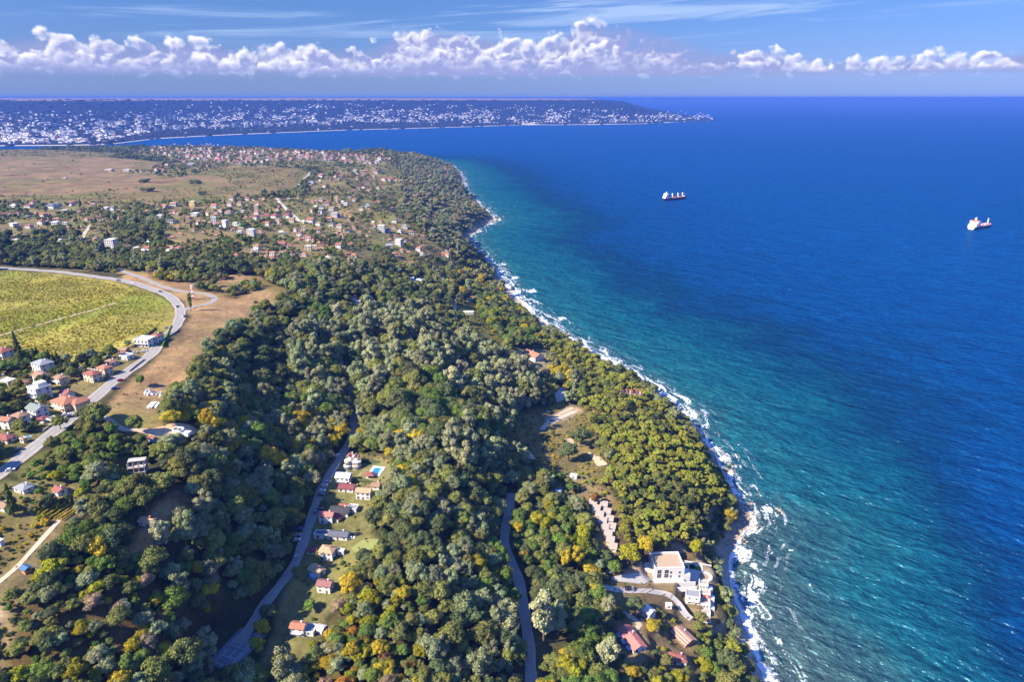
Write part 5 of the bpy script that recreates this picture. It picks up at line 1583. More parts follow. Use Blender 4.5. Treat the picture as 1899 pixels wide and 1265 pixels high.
def facade(root, w, d, st, sh, sides='flr', tall=False):
    """Windows row by row on the sides that can be seen, a door at the front."""
    for s in sides:
        L = w if s in 'fb' else d
        n = max(1, int(L / 3.3))
        for f in range(st):
            for k in range(n):
                u = -L / 2 + L * (k + .5) / n
                z = f * sh + (.9 if not tall else .35)
                if s == 'f' and f == 0 and k == n // 2 and n > 1:
                    part('door', DOOR, root, (u, -d / 2, .05))
                    continue
                me = WINT if (tall or (f + k) % 3 == 0) and sh > 2.7 else WIN
                zz = f * sh + .35 if me is WINT else z
                loc, rz = {'f': ((u, -d / 2 - .01, zz), 0), 'b': ((u, d / 2 + .01, zz), math.pi), 'l': ((-w / 2 - .01, u, zz), -math.pi / 2), 'r': ((w / 2 + .01, u, zz), math.pi / 2)}[s]
                part('window', me, root, loc, rz)

def balcony(root, w, d, z, depth=1.5):
    m_ = MB().box(-w / 2, w / 2, -d / 2 - depth, -d / 2 - .003, z - .16, z)
    bo = part('balcony', m_.mesh('balcony', WM['white']), root)
    r_ = MB().box(-w / 2, w / 2, -d / 2 - depth, -d / 2 - depth + .06, z + .90, z + .97)
    k = max(3, int(w / 1.0))
    for i in range(k + 1):
        x = -w / 2 + w * i / k
        r_.box(x - .025, x + .025, -d / 2 - depth + .01, -d / 2 - depth + .05, z + .003, z + .90)
    part('railing', r_.mesh('railing', mrail), bo)

CATS = {'villa': 'villa', 'house': 'house', 'cottage': 'cottage', 'shed': 'shed', 'cabin': 'cabin', 'annex': 'annex', 'ruin': 'ruin', 'gazebo': 'gazebo', 'carport': 'carport', 'kiosk': 'kiosk', 'pavilion': 'pavilion', 'hostel': 'hostel', 'restaurant': 'restaurant', 'barn': 'barn', 'bungalow': 'bungalow'}
for h, (P, w, d) in zip(NEAR, NEARPOS):
    px_, py_, wpx, st, form, rc, wc, rot_, dr, nm, lb = h
    sh = 2.9 if w > 8 else 2.5
    if nm in ('shed', 'kiosk', 'bungalow', 'gazebo', 'pavilion', 'carport'):
        sh = 2.5
    H = st * sh
    root = thing({'villa': 'hipped_villa', 'ruin': 'stone_ruin'}.get(nm, nm), lb, CATS[nm], P, R(rot_), {'bungalow': 'terraced bungalows above the gallery'}.get(nm))
    if nm in ('gazebo', 'carport', 'pavilion'):
        wall, roof, top = roof_and_walls(form, w, d, H)
        roof_me = roof.mesh('roof', [RM[rc], WM['white']])
        part('roof', roof_me, root)
        for sx in (-1, 1):
            for sy in (-1, 1):
                part('post', MB().box(-.14, .14, -.14, .14, -2, H).mesh('post', WM[wc]), root, (sx * (w / 2 - .3), sy * (d / 2 - .3), 0))
        part('floor_slab', MB().box(-w / 2, w / 2, -d / 2, d / 2, -1.5, .12).mesh('floor_slab', mpave), root)
        continue
    if nm == 'ruin':
        t = .4
        for (x0, x1, y0, y1, hh) in ((-w / 2, w / 2, -d / 2, -d / 2 + t, H * .7), (-w / 2, w / 2, d / 2 - t, d / 2, H), (-w / 2, -w / 2 + t, -d / 2 + t, d / 2 - t, H * .9), (w / 2 - t, w / 2, -d / 2 + t, d / 2 - t, H * .5), (-t / 2, t / 2, -d / 2 + t, d / 2 - t, H * .8)):
            part('wall', MB().box(x0, x1, y0, y1, -2, hh).mesh('wall', WM['white']), root)
        part('floor_slab', MB().box(w / 2, w / 2 + 5, -d / 2, d / 2, -2, .3).mesh('floor_slab', WM['white']), root)
        continue
    wall, roof, top = roof_and_walls(form, w, d, H)
    part('wall', wall.mesh('wall', WM[wc]), root)
    ro = part('roof', roof.mesh('roof', [RM[rc], WM[wc]]), root)
    if nm in ('house', 'villa', 'cottage', 'hostel') and form != 'flat':
        part('chimney', CHIMB if 'red chimney' in lb or rc == 'tan' else CHIM, ro, (w * .22, d * .12, top + .35))
        if w > 14:
            part('chimney', CHIM, ro, (-w * .25, -d * .05, top + .4))
    if 'skylight' in lb:
        part('skylight', MB().box(-.7, .7, -1.1, 1.1, 0, .25).mesh('skylight', WM['white']), ro, (w * .2, -d * .18, H + .75))
    if nm == 'shed' and w < 7:
        facade(root, w, d, 1, sh, 'f')
    else:
        facade(root, w, d, st, sh, 'flr', 'modern' in lb)
    if st >= 2 and form != 'mono' and ('balcon' in lb or 'terrace' in lb or nm == 'villa' or (int(px_) % 3 == 0)):
        for f in range(1, st):
            balcony(root, w * .8, d, f * sh + .05)
    if 'terraces' in lb:
        up_ = MB().box(-w * .25, w * .3, -d * .2, d * .4, H + .3, H + 2.9).mesh('penthouse', WM['white'])
        part('penthouse', up_, root)
    if nm == 'villa':
        part('wing', roof_and_walls('hip', w * .55, d * .9, H * .9)[0].mesh('wing', WM[wc]), root, (w * .55, d * .35, 0))
        part('wing_roof', roof_and_walls('hip', w * .55, d * .9, H * .9)[1].mesh('wing_roof', RM[rc]), root, (w * .55, d * .35, 0))
    if 'blue porch' in lb:
        part('porch', MB().box(-2.2, 2.2, -2.5, 0, 0, 2.5).mesh('porch', WM['bluewall']), root, (w * .25, -d / 2 - .01, 0))
    if 'blue awnings' in lb:
        for k_ in range(3):
            part('awning', MB().poly([(-2, -2.4, 2.0), (2, -2.4, 2.0), (2, 0, 2.5), (-2, 0, 2.5), (-2, -2.4, 2.1), (2, -2.4, 2.1), (2, 0, 2.6), (-2, 0, 2.6)], [(0, 3, 2, 1), (4, 5, 6, 7), (0, 1, 5, 4), (1, 2, 6, 5), (2, 3, 7, 6), (3, 0, 4, 7)]).mesh('awning', WM['bluewall']), root, (-w / 2 - .02, -d * .3 + k_ * d * .3, 0), -math.pi / 2)

# ---- the grand villa with round terraces
P = SPECIAL['villa']
u = mpp(P)
root = thing('grand_villa', 'grand white villa with orange roofs and round terraces above the pool', 'villa', P, R(-6))
Wd = 31 * u
def pt(name, m_, mats, loc=None, rz=None, parent=None):
    return part(name, m_.mesh(name, mats), parent or root, loc, rz)
def arch_row(parent, x, y, z, r, a0, a1, n, hh=2.3):
    for k in range(n):
        a = a0 + (a1 - a0) * (k + .5) / n
        part('window', WINT, parent, (x + math.cos(a) * (r + .01), y + math.sin(a) * (r + .01), z), a + math.pi / 2)
pt('round_base', MB().cyl(0, 0, -3, 3.2, Wd * .24, n=28), WM['white'], (-Wd * .28, -Wd * .12, 0))
arch_row(root, -Wd * .28, -Wd * .12, .4, Wd * .24, -2.6, -.6, 5)
pt('round_tower', MB().cyl(0, 0, 3.2, 6.6, Wd * .20, n=28), WM['white'], (-Wd * .26, -Wd * .06, 0))
arch_row(root, -Wd * .26, -Wd * .06, 3.6, Wd * .20, -2.6, -.6, 4)
pt('parapet', MB().cyl(0, 0, 6.6, 6.9, Wd * .225, n=28), WM['cream'], (-Wd * .26, -Wd * .06, 0))
pt('main_block', MB().box(-Wd * .34, Wd * .30, 0, Wd * .34, -3, 8.8), WM['white'])
pt('terrace', MB().cyl(0, 0, -3, 3.3, Wd * .30, n=28, a0=-2.9, a1=-.1), WM['cream'], (Wd * .24, Wd * .02, 0))
arch_row(root, Wd * .24, Wd * .02, .4, Wd * .30, -2.4, -.3, 6)
for k_ in range(7):
    a = -2.6 + k_ * .38
    pt('column', MB().cyl(0, 0, 3.3, 5.9, .22, n=8), WM['white'], (Wd * .24 + math.cos(a) * Wd * .27, Wd * .02 + math.sin(a) * Wd * .27, 0))
pt('terrace_roof', MB().cyl(0, 0, 5.9, 6.2, Wd * .30, n=28, a0=-2.9, a1=-.1), WM['white'], (Wd * .24, Wd * .02, 0))
for (x0, x1, z0_) in ((-Wd * .36, -Wd * .08, 8.8), (Wd * .0, Wd * .32, 8.2)):
    wl, rf, tp = roof_and_walls('gable', Wd * .30, Wd * .38, z0_, .5, .75)
    wr = part('wing', wl.mesh('wing', WM['white']), root, ((x0 + x1) / 2, Wd * .17, 0))
    part('roof', rf.mesh('roof', RM['orange']), root, ((x0 + x1) / 2, Wd * .17, 0))
part('chimney', CHIM, root, (-Wd * .05, Wd * .2, 10.5))
for k_ in range(3):
    part('window', WINT, root, (-Wd * .02 + k_ * 2.2, -.01, 6.3))
# ---- pool
P = SPECIAL['pool']
u = mpp(P)
root = thing('swimming_pool', 'rectangular blue pool with pale paved surround on the villa lawn', 'pool', P, R(-10))
pw, pl = 12 * u, 20 * u
part('paving', MB().box(-pw, -pw * .52, -pl * .82, pl * .82, -1, .30).box(pw * .52, pw, -pl * .82, pl * .82, -1, .30).box(-pw * .52, pw * .52, -pl * .82, -pl * .52, -1, .30).box(-pw * .52, pw * .52, pl * .52, pl * .82, -1, .30).mesh('paving', WM['white']), root)
part('water', MB().box(-pw * .52, pw * .52, -pl * .52, pl * .52, -1, .20).mesh('water', mpool), root)
P = SPECIAL['smallpool']; u = mpp(P)
root = thing('garden_pool', 'small blue garden pool beside the red pool house', 'pool', P, R(-30))
part('rim', MB().box(-5 * u, 5 * u, -8 * u, 8 * u, -1, .22).mesh('rim', WM['white']), root)
part('water', MB().box(-4.2 * u, 4.2 * u, -7 * u, 7 * u, -1, .26).mesh('water', mpool), root)

# ---- white gallery with flat gravel roof behind a parapet
P = SPECIAL['gallery']; u = mpp(P)
root = thing('white_gallery', 'large white box with flat tan gravel roof behind a white parapet', 'building', P + np.array([0, 4, 0]), R(2))
gw, gd, gh = 55 * u, 46 * u, 8.2
part('wall', MB().box(-gw / 2, gw / 2, -gd / 2, gd / 2, -3, gh).mesh('wall', WM['white']), root)
part('roof', MB().box(-gw / 2 + .7, gw / 2 - .7, -gd / 2 + .7, gd / 2 - .7, gh + .003, gh + .18).mesh('roof', roof_mat('gravel_roof', (.36, .27, .18), False)), root)
for (x0, x1, y0, y1) in ((-gw / 2, gw / 2, -gd / 2, -gd / 2 + .7), (-gw / 2, gw / 2, gd / 2 - .7, gd / 2), (-gw / 2, -gw / 2 + .7, -gd / 2 + .7, gd / 2 - .7), (gw / 2 - .7, gw / 2, -gd / 2 + .7, gd / 2 - .7)):
    part('parapet', MB().box(x0, x1, y0, y1, gh + .003, gh + 1.5).mesh('parapet', WM['white']), root)
for x_, ww in ((-.34, WINB), (-.10, WINB), (.05, WINT), (.34, WINT)):
    part('window', ww, root, (x_ * gw, -gd / 2 - .01, 1.0)); part('window', ww, root, (x_ * gw, -gd / 2 - .01, 4.3 if ww is WINT else 4.5))
part('side_wing', MB().box(gw / 2, gw / 2 + 4.5, -gd * .5, -gd * .12, -3, 3.4).mesh('side_wing', WM['white']), root)
part('porch', MB().box(-gw / 2 - 5, -gw / 2, -gd * .1, gd * .35, -3, 3.0).mesh('porch', WM['white']), root)
part('wooden_fence', MB().box(-gw / 2 - 5.2, -gw / 2 - 5.0, -gd * .3, gd * .1, -1, 1.5).mesh('wooden_fence', WM['wood']), root)
for k_, y_ in enumerate((-gd / 2 - 4.0, -gd / 2 - 7.5)):
    part('planter_wall', MB().box(-gw * .5, gw * .85, y_, y_ + .4, -4 - k_, .2 - k_ * 1.6).mesh('planter_wall', WM['white']), root)
part('forecourt', MB().box(-gw * .95, gw * .48, -gd / 2 - 3.6, -gd / 2, -3, .12).mesh('forecourt', mpave), root)
P = SPECIAL['terrace']; u = mpp(P)
root = thing('paved_terrace', 'pale paved terrace with square planting beds and curved end wall', 'terrace', P, R(-14))
tw, td = 40 * u, 52 * u
part('slab', MB().box(-tw / 2, tw / 2, -td / 2, td / 2, -5, .35).mesh('slab', mpave), root)
part('round_end', MB().cyl(0, 0, -5, .30, td * .26, n=28).mesh('round_end', mpave), root, (tw * .55, -td * .18, 0))
part('round_bed', MB().cyl(0, 0, -5, .42, td * .17, n=28).mesh('round_bed', mearth), root, (tw * .52, -td * .16, 0))
for (x_, y_) in ((-.30, .22), (-.28, -.05), (-.26, -.32), (.02, .25), (.02, .34), (.28, .25)):
    part('planting_bed', MB().box(-2.0, 2.0, -2.2, 2.2, .2, .5).mesh('planting_bed', mlawn), root, (x_ * tw, y_ * td, 0))
for k_ in range(7):
    part('wall_block', MB().box(-1.7, 1.6, -.25, .25, -4, 1.1 - k_ * .12).mesh('wall_block', WM['white']), root, (-tw * .5 + k_ * 3.4, td * .55, 0))
for k_ in range(10):
    a = -1.3 + k_ * .28
    part('rim_wall', MB().box(-1.6, 1.6, -.2, .2, -5, 1.0).mesh('rim_wall', WM['white']), root, (tw * .55 + math.cos(a) * td * .28, -td * .18 + math.sin(a) * td * .28, 0), a + math.pi / 2)

# ---- cascading white and red villa
P = SPECIAL['cascade']; u = mpp(P)
root = thing('cascading_villa', 'white and red villa stepping down the cliff in stacked terraces', 'villa', P, R(-10))
cw = 20 * u
lev = [(.05, 1.75, 11.5, 'white', .8), (.15, .95, 8.5, 'red', .9), (.02, .15, 5.0, 'white', 1.1), (.0, -.65, 2.0, 'white', 1.1), (.02, -1.45, -.6, 'red', 1.0)]
for k_, (x_, y_, zt, c_, sc_) in enumerate(lev):
    bx_ = part('storey', MB().box(-cw * .5 * sc_, cw * .5 * sc_, -cw * .36, cw * .36, -9, zt).mesh('storey', WM['white']), root, (x_ * cw, y_ * cw, 0))
    part('roof_deck', MB().box(-cw * .5 * sc_ + .4, cw * .5 * sc_ - .4, -cw * .36 + .4, cw * .36 - .4, zt + .003, zt + .12).mesh('roof_deck', RM['beige']), root, (x_ * cw, y_ * cw, 0))
    for s_ in (-1, 1):
        part('parapet', MB().box(-.2, .2, -cw * .36, cw * .36, zt, zt + .9).mesh('parapet', WM['white']), root, (x_ * cw + s_ * (cw * .5 * sc_ - .2), y_ * cw, 0))
    part('parapet', MB().box(-cw * .5 * sc_ + .4, cw * .5 * sc_ - .4, -.2, .2, zt, zt + .9).mesh('parapet', WM['white']), root, (x_ * cw, y_ * cw - cw * .36 + .2, 0))
    if c_ == 'red':
        part('red_panel', MB().box(-cw * .5 * sc_ + .2, cw * .5 * sc_ - .2, -.09, .02, zt - 2.8, zt - .2).mesh('red_panel', simple_mat('red_render', (.50, .075, .025), .8, .12)), root, (x_ * cw, y_ * cw - cw * .36 - .01, 0))
        for s_ in (-1, 1):
            part('round_window', MB().box(-.6, .6, -.05, .05, -.6, .6).mesh('round_window', [mframe]), root, (x_ * cw + s_ * cw * .16, y_ * cw - cw * .36 - .13, zt - 1.5))
    else:
        for s_ in (-1, 0, 1):
            part('window', WIN, root, (x_ * cw + s_ * cw * .28, y_ * cw - cw * .36 - .01, zt - 2.3))
    part('bay', MB().box(-1.6, 1.6, -1.8, 1.8, -12, zt - 2.6).mesh('bay', WM['white']), root, (x_ * cw + cw * .5 * sc_ + 1.5, y_ * cw - .5, 0))

# ---- unfinished concrete block
P = SPECIAL['concrete']; u = mpp(P)
root = thing('concrete_shell', 'unfinished three storey concrete shell surrounded by trees', 'building', P, R(14))
w, d = 30 * u, 22 * u
for f in range(4):
    dd_ = d if f < 3 else d * .62
    part('slab', MB().box(-w / 2, w / 2, d / 2 - dd_, d / 2, f * 3.0 - .25, f * 3.0).mesh('slab', WM['concrete']), root)
    if f == 3:
        break
    for sx in (-1, -.33, .33, 1):
        for sy in (-1, 0, 1):
            part('column', MB().box(-.22, .22, -.22, .22, f * 3.0 - (2.5 if f == 0 else 0), f * 3.0 + 2.75).mesh('column', WM['concrete']), root, (sx * (w / 2 - .4), sy * (d / 2 - .4), 0))
part('wall', MB().box(-w / 2 + .3, w / 2 - .3, d / 2 - .5, d / 2 - .3, -2, 8.7).mesh('wall', WM['brick']), root)
part('wall', MB().box(-w / 2 + .3, -w / 2 + .5, -d / 2 + 2, d / 2 - .55, 0, 8.7).mesh('wall', WM['concrete']), root)
part('wall', MB().box(-w * .3, w * .1, -d / 2 + 1.5, -d / 2 + 1.7, 0, 5.7).mesh('wall', WM['brick']), root)

# ---- brick ruin in the pines
P = SPECIAL['ruinblock']; u = mpp(P)
root = thing('brick_ruin', 'roofless brick skeleton half sunk in the pines above the surf', 'ruin', P, R(-12))
w, d = 44 * u, 14 * u
for k_ in range(6):
    x_ = -w / 2 + w * k_ / 5
    part('cross_wall', MB().box(-.35, .35, -d / 2, d / 2, -4, 6.5 + (k_ % 2) * 2.2).mesh('cross_wall', WM['brick']), root, (x_, 0, 0))
    part('pier', MB().box(-.4, .4, -.4, .4, -4, 9.0 - (k_ % 3)).mesh('pier', WM['brick']), root, (x_ + 1.5, -d * .4, 0))
part('rear_wall', MB().box(-w / 2, w / 2, d / 2, d / 2 + .4, -4, 5.5).mesh('rear_wall', WM['brick']), root)
part('floor_slab', MB().box(-w / 2, w / 2, -d / 2 + .5, d / 2 - .1, 3.0, 3.3).mesh('floor_slab', WM['concrete']), root)

# ---- tennis court
P = SPECIAL['tennis']
c0, c1, c2 = at(478, 1168), at(415, 1235), at(462, 1172)
ax = (c1 - c0)[:2]; Lc = float(np.linalg.norm(ax)); ang_ = math.atan2(ax[1], ax[0])
Lc = max(26.0, min(Lc, 34.0))
root = thing('tennis_court', 'shaded blue grey tennis court with white lines at the end of the lane', 'tennis court', P, ang_)
mcourt = simple_mat('court_surface', (.15, .17, .20), .9, .12, .3)
part('surface', MB().box(-Lc / 2, Lc / 2, -8, 8, -3, .35).mesh('surface', mcourt), root)
lw = .14
def ln(x0, x1, y0, y1):
    part('line', MB().box(x0, x1, y0, y1, .30, .358).mesh('line', simple_mat('court_line', (.78, .78, .78), .8, .05) if 'court_line' not in bpy.data.materials else bpy.data.materials['court_line']), root)
hl = Lc * .42
for y_ in (-5.5, -4.1, 4.1, 5.5):
    ln(-hl, hl, y_ - lw / 2, y_ + lw / 2)
for x_ in (-hl - lw, hl):
    ln(x_, x_ + lw, -5.6, 5.6)
for x_ in (-hl * .54, hl * .54):
    ln(x_, x_ + lw, -4.03, 4.03)
ln(-hl * .53, hl * .53, -lw / 2, lw / 2)
part('net', MB().box(-.04, .04, -6.2, 6.2, .36, 1.35).mesh('net', mrail), root)
for s_ in (-1, 1):
    part('net_post', MB().cyl(0, 0, .3, 1.45, .08, n=8).mesh('net_post', mrail), root, (0, s_ * 6.3, 0))

# ---- lawn with hedge beside the modern house, walls, parking, yards
def sheet(name, pts, mat, label, lift=.28, kind='structure', cat=None):
    P_ = [at(*p) for p in pts]
    cx_, cy_ = np.mean([p[0] for p in P_]), np.mean([p[1] for p in P_])
    n = 5
    V, F = [], []
    ring = []
    Q = np.array([p[:2] for p in P_]); Q = np.vstack([Q, Q[:1]])
    Q = resample(Q, 2.5)[:-1]
    m_ = len(Q)
    for k in range(n + 1):
        t = k / n
        for q in Q:
            x = cx_ + (q[0] - cx_) * t; y = cy_ + (q[1] - cy_) * t
            V.append((x, y, float(height(x, y)) + lift))
    for k in range(n):
        for i in range(m_):
            j = (i + 1) % m_
            F.append((k * m_ + i, (k + 1) * m_ + i, (k + 1) * m_ + j, k * m_ + j))
    o = mesh_obj(name, V, F, mat, smooth_=True)
    o['kind'] = kind; o['label'] = label
    if cat:
        o['category'] = cat
    return o
sheet('lawn', [(292, 640), (303, 622), (318, 616), (313, 632), (303, 643)], mlawn, 'bright green lawn beside the modern white house')
sheet('villa_lawn', [(663, 884), (678, 866), (690, 857), (722, 860), (732, 880), (715, 893), (690, 893)], simple_mat('dry_lawn', (.17, .16, .06), .95, .3, .2), 'dry lawn round the blue pool', .12)
sheet('meadow_lawn', [(652, 1018), (672, 1002), (700, 1000), (708, 1012), (690, 1026), (662, 1028)], simple_mat('pale_lawn', (.20, .22, .07), .95, .25, .2), 'pale green lawn right of the dark slate house')
sheet('parking_lot', [(1027, 722), (1049, 716), (1051, 730), (1046, 742), (1033, 747)], simple_mat('lot_gravel', (.46, .43, .40), .9, .1, .2), 'pale gravel parking lot between trees')
sheet('pale_yard', [(1010, 787), (1028, 776), (1058, 763), (1074, 762), (1046, 776), (1026, 786)], simple_mat('yard_sand', (.50, .41, .30), .95, .2, .15), 'pale sandy yard above the pines', .2)
sheet('sand_clearing', [(245, 800), (300, 792), (345, 786), (378, 797), (345, 812), (285, 812)], simple_mat('bare_sand', (.50, .36, .22), .95, .2, .12), 'bare sandy clearing around the pale ruin', .2)
sheet('track_yard', [(1090, 838), (1112, 848), (1128, 862), (1108, 866)], simple_mat('sand_bank', (.48, .37, .25), .95, .2, .15), 'bare sand bank among the pines', .25)
sheet('gallery_court', [(1132, 1072), (1160, 1066), (1200, 1070), (1212, 1078), (1195, 1084), (1140, 1080)], mpave, 'pale paved court left of the white gallery', .25)
sheet('dug_patch', [(1046, 815), (1062, 812), (1066, 824), (1050, 832)], simple_mat('dug_sand', (.45, .34, .22), .95, .2, .15), 'small bare sandy patch between dark trees', .25)

def wall_run(label, pts, hgt_=1.6, mat='white', th=.35, name='garden_wall'):
    Q = [at(*p) for p in pts]
    root = thing(name, label, 'wall', Q[0], 0)
    for a, b2 in zip(Q[:-1], Q[1:]):
        L_ = float(np.hypot(*(b2 - a)[:2])); an = math.atan2(b2[1] - a[1], b2[0] - a[0])
        n = max(1, int(L_ / 5)) 
        for k in range(n):
            t = (k + .5) / n
            q = a + (b2 - a) * t
            z = float(height(q[0], q[1]))
            part('section', MB().box(-L_ / n / 2, L_ / n / 2 - .06, -th / 2, th / 2, -1.5, hgt_).mesh('section', WM[mat]), root, (q[0] - Q[0][0], q[1] - Q[0][1], z - Q[0][2]), an)
wall_run('white garden wall running up to the low brown roofed house', [(147, 684), (165, 678), (183, 672), (190, 668)])
wall_run('white wall in front of the tall cream house', [(152, 686), (184, 690)], 2.0)
wall_run('long pale wall along the field edge behind the sheds', [(196, 664), (215, 654), (240, 645)], 1.4)
wall_run('low stone wall with posts beside the road', [(80, 802), (92, 792), (101, 786)], 1.2, 'cream')
wall_run('dark wall along the road below the orange villa', [(135, 762), (150, 752), (160, 743)], 1.4, 'concrete')
wall_run('low pale wall beside the lane at the villa garden', [(614, 888), (622, 874), (630, 862)], 1.3)
wall_run('roadside stone wall above the red roofed house', [(240, 690), (252, 680), (268, 668)], 1.3, 'concrete')
# clipped hedges
mhed = CROWNS['bush'][0]
def hedge(label, a, b2, hgt_=2.2, wd=1.6, t='green'):
    a, b2 = at(*a), at(*b2)
    L_ = float(np.hypot(*(b2 - a)[:2])); an = math.atan2(b2[1] - a[1], b2[0] - a[0])
    n = max(3, int(L_ / 1.2))
    V, F, A = [], [], []
    iv, fi = ico(2)
    for k in range(n):
        q = iv * np.array([1.1, wd * .55, hgt_ * .55]) * (1 + (rng.random((len(iv), 1)) - .5) * .25) + ((k + .5) / n * L_ - L_ / 2, 0, hgt_ * .5)
        F.append(fi + len(V) * len(iv)); V.append(q); A.append(rng.uniform(.2, .8, len(iv)))
    o = mesh_obj('hedge', np.concatenate(V), np.concatenate(F), FOL)
    set_float_attr(o.data, 'leaf', np.concatenate(A))
    m_ = (a + b2) / 2
    o.location = (m_[0], m_[1], float(height(m_[0], m_[1]))); o.rotation_euler = (0, 0, an)
    o['tint'] = list(TINTS[t]); o['label'] = label; o['category'] = 'hedge'
hedge('clipped green hedge on the road side of the bright lawn', (303, 645), (320, 614))
hedge('dark hedge behind the modern white house', (268, 625), (290, 616), 2.5, 1.6, 'dark')
hedge('bright hedge below the orange villa', (134, 760), (146, 752), 2.0, 1.6, 'lime')
hedge('tall dark hedge left of the terraced white house', (28, 758), (46, 742), 3.0, 2.2, 'dark')
hedge('dark hedge between the grand villa and the dry lawn', (672, 856), (705, 858), 3.0, 2.5, 'dark')
hedge('dark hedge along the near side of the villa lawn', (655, 893), (690, 896), 2.2, 2.0, 'dark')

# ---- vine rows
V0 = at(105, 945)
root = thing('vine_plot', 'small plot of parallel vine rows beside the farm track', 'vineyard', V0, 0)
a, b2 = at(72, 958)[:2], at(112, 932)[:2]
dirr = (b2 - a) / np.linalg.norm(b2 - a); Lr = float(np.linalg.norm(b2 - a)); an = math.atan2(dirr[1], dirr[0])
iv, fi = ico(1)
for k_ in range(9):
    V, F, A = [], [], []
    n = int(Lr / .8)
    for i in range(n):
        V.append(iv * np.array([.6, .45, .6]) * (1 + (rng.random((len(iv), 1)) - .5) * .6) + (i / n * Lr - Lr / 2, rng.normal(0, .08), .7)); F.append(fi + i * len(iv)); A.append(rng.uniform(.2, 1, len(iv)))
    o = mesh_obj('vine_row', np.concatenate(V), np.concatenate(F), FOL, parent=root)
    set_float_attr(o.data, 'leaf', np.concatenate(A))
    c_ = np.array([dirr[1], -dirr[0]]) * (k_ - 4) * 2.3
    q = (a + b2) / 2 + c_
    o.location = (q[0] - V0[0] + 4, q[1] - V0[1], float(height(q[0], q[1])) - V0[2]); o.rotation_euler = (0, 0, an)
    o['tint'] = list(TINTS['yellow'])

# ------------------------------------------------------------------ scattered village houses, mid distance
RC = {'w': 'white', 'm': 'maroon', 'r': 'red', 'd': 'slate', 'o': 'orange', 'b': 'brown', 'g': 'grey', 'f': 'white', 'F': 'white'}
RN = {'white': 'white', 'maroon': 'maroon', 'red': 'red', 'slate': 'dark', 'orange': 'orange', 'brown': 'brown', 'grey': 'grey'}
WC = {'w': 'white', 'm': 'white', 'd': 'white', 'c': 'cream', 'y': 'yellow'}
SHARE = {}
def shared(form, wq, dq, st, rc, wc):
    """Meshes for small houses are shared between alike ones; each house is scaled a little to its own size."""
    k = (form, wq, dq, st, rc, wc)
    if k not in SHARE:
        wall, roof, top = roof_and_walls(form, wq, dq, st * 2.9, .6, .5)
        # window openings set into the wall as real recessed panes
        for s, L in (('f', wq), ('r', dq), ('l', dq)):
            n = max(2, int(L / 3))
            for f in range(st):
                for i in range(n):
                    u = -L / 2 + L * (i + .5) / n
                    z = f * 2.9 + .8
                    if s == 'f':
                        wall.box(u - .75, u + .75, -dq / 2 - .06, -dq / 2 + .02, z, z + 1.5, 1)
                    elif s == 'r':
                        wall.box(wq / 2 - .02, wq / 2 + .06, u - .75, u + .75, z, z + 1.5, 1)
                    else:
                        wall.box(-wq / 2 - .06, -wq / 2 + .02, u - .75, u + .75, z, z + 1.5, 1)
        ch = None
        SHARE[k] = (wall.mesh('wall', [WM[wc], mglass]), roof.mesh('roof', [RM[rc], WM[wc]]), top)
    return SHARE[k]
def band(y):
    return 'below the headland town' if y < 345 else 'in the upper village' if y < 395 else 'in mid village' if y < 432 else 'at the village\'s lower edge'
vh.sort(key=lambda r_: r_[0])
cnt = {}
for (x, y, w_, rcode, wcode) in vh:
    P = at(x, y)
    u = mpp(P)
    wm = min(max(w_ * u * .84, 7.0), 24)
    form = 'flat' if rcode in 'fF' else ('hip' if int(x + y) % 3 else 'gable')
    st = 4 if rcode == 'F' else 2 if w_ > 8 else 1
    wq = 8.0 if wm < 10 else 12.0 if wm < 15 else 18.0
    dq = wq * .8
    rc, wc = RC[rcode], WC[wcode]
    k_ = (RN[rc], wc, form, st, band(y))
    cnt[k_] = cnt.get(k_, 0) + 1
    size = {1: 'low', 2: 'two storey', 4: 'tall'}[st]
    shape = {'flat': 'flat roofed', 'hip': f'hip roofed', 'gable': f'gable roofed'}[form]
    lb = f'{size} {wc} house, {RN[rc]} {form} roof, {ordn(cnt[k_])} such from left {band(y)}'
    wl, rf, tp = shared(form, wq, dq, st, rc, wc)
    s_ = wm / wq
    root = thing('village_house', lb, 'house', (P[0], P[1], P[2]), R(rng.uniform(-32, 12)), 'houses of the scattered village', (s_, s_, min(s_, 1.15)))
    part('wall', wl, root)
    ro = part('roof', rf, root)
    if form != 'flat' and w_ > 9:
        part('chimney', CHIM, ro, (wq * .2, dq * .1, tp + .4))
# ------------------------------------------------------------------ the town on the headland
TCH = [('orange', 'white'), ('red', 'white'), ('orange', 'cream'), ('pink', 'white'), ('brown', 'cream'), ('white', 'white')]
cnt = {}
far_town = MB()
for i, (x, y) in enumerate(sorted(tp_[:110], key=lambda q: q[0])):
    P = at(x, y)
    rc, wc = TCH[rng.choice(6, p=[.34, .22, .16, .1, .08, .1])]
    st = int(rng.choice([2, 3], p=[.7, .3]))
    form = 'flat' if rc == 'white' else 'hip'
    wl, rf, tp = shared(form, 12.0, 10.0, st, rc, wc)
    k_ = (rc, wc, st); cnt[k_] = cnt.get(k_, 0) + 1
    lb = f'{ {2: "two storey", 3: "three storey"}[st]} {wc} house, {rc if rc != "pink" else "salmon"} roof, {ordn(cnt[k_])} such from left in the headland town'
    s_ = rng.uniform(.9, 1.35)
    root = thing('town_house', lb, 'house', P, R(rng.uniform(-30, 20)), 'houses of the headland town', (s_, s_, s_))
    part('wall', wl, root); part('roof', rf, root)
tm = [RM['orange'], RM['red'], RM['brown'], WM['white'], WM['cream'], mglass]
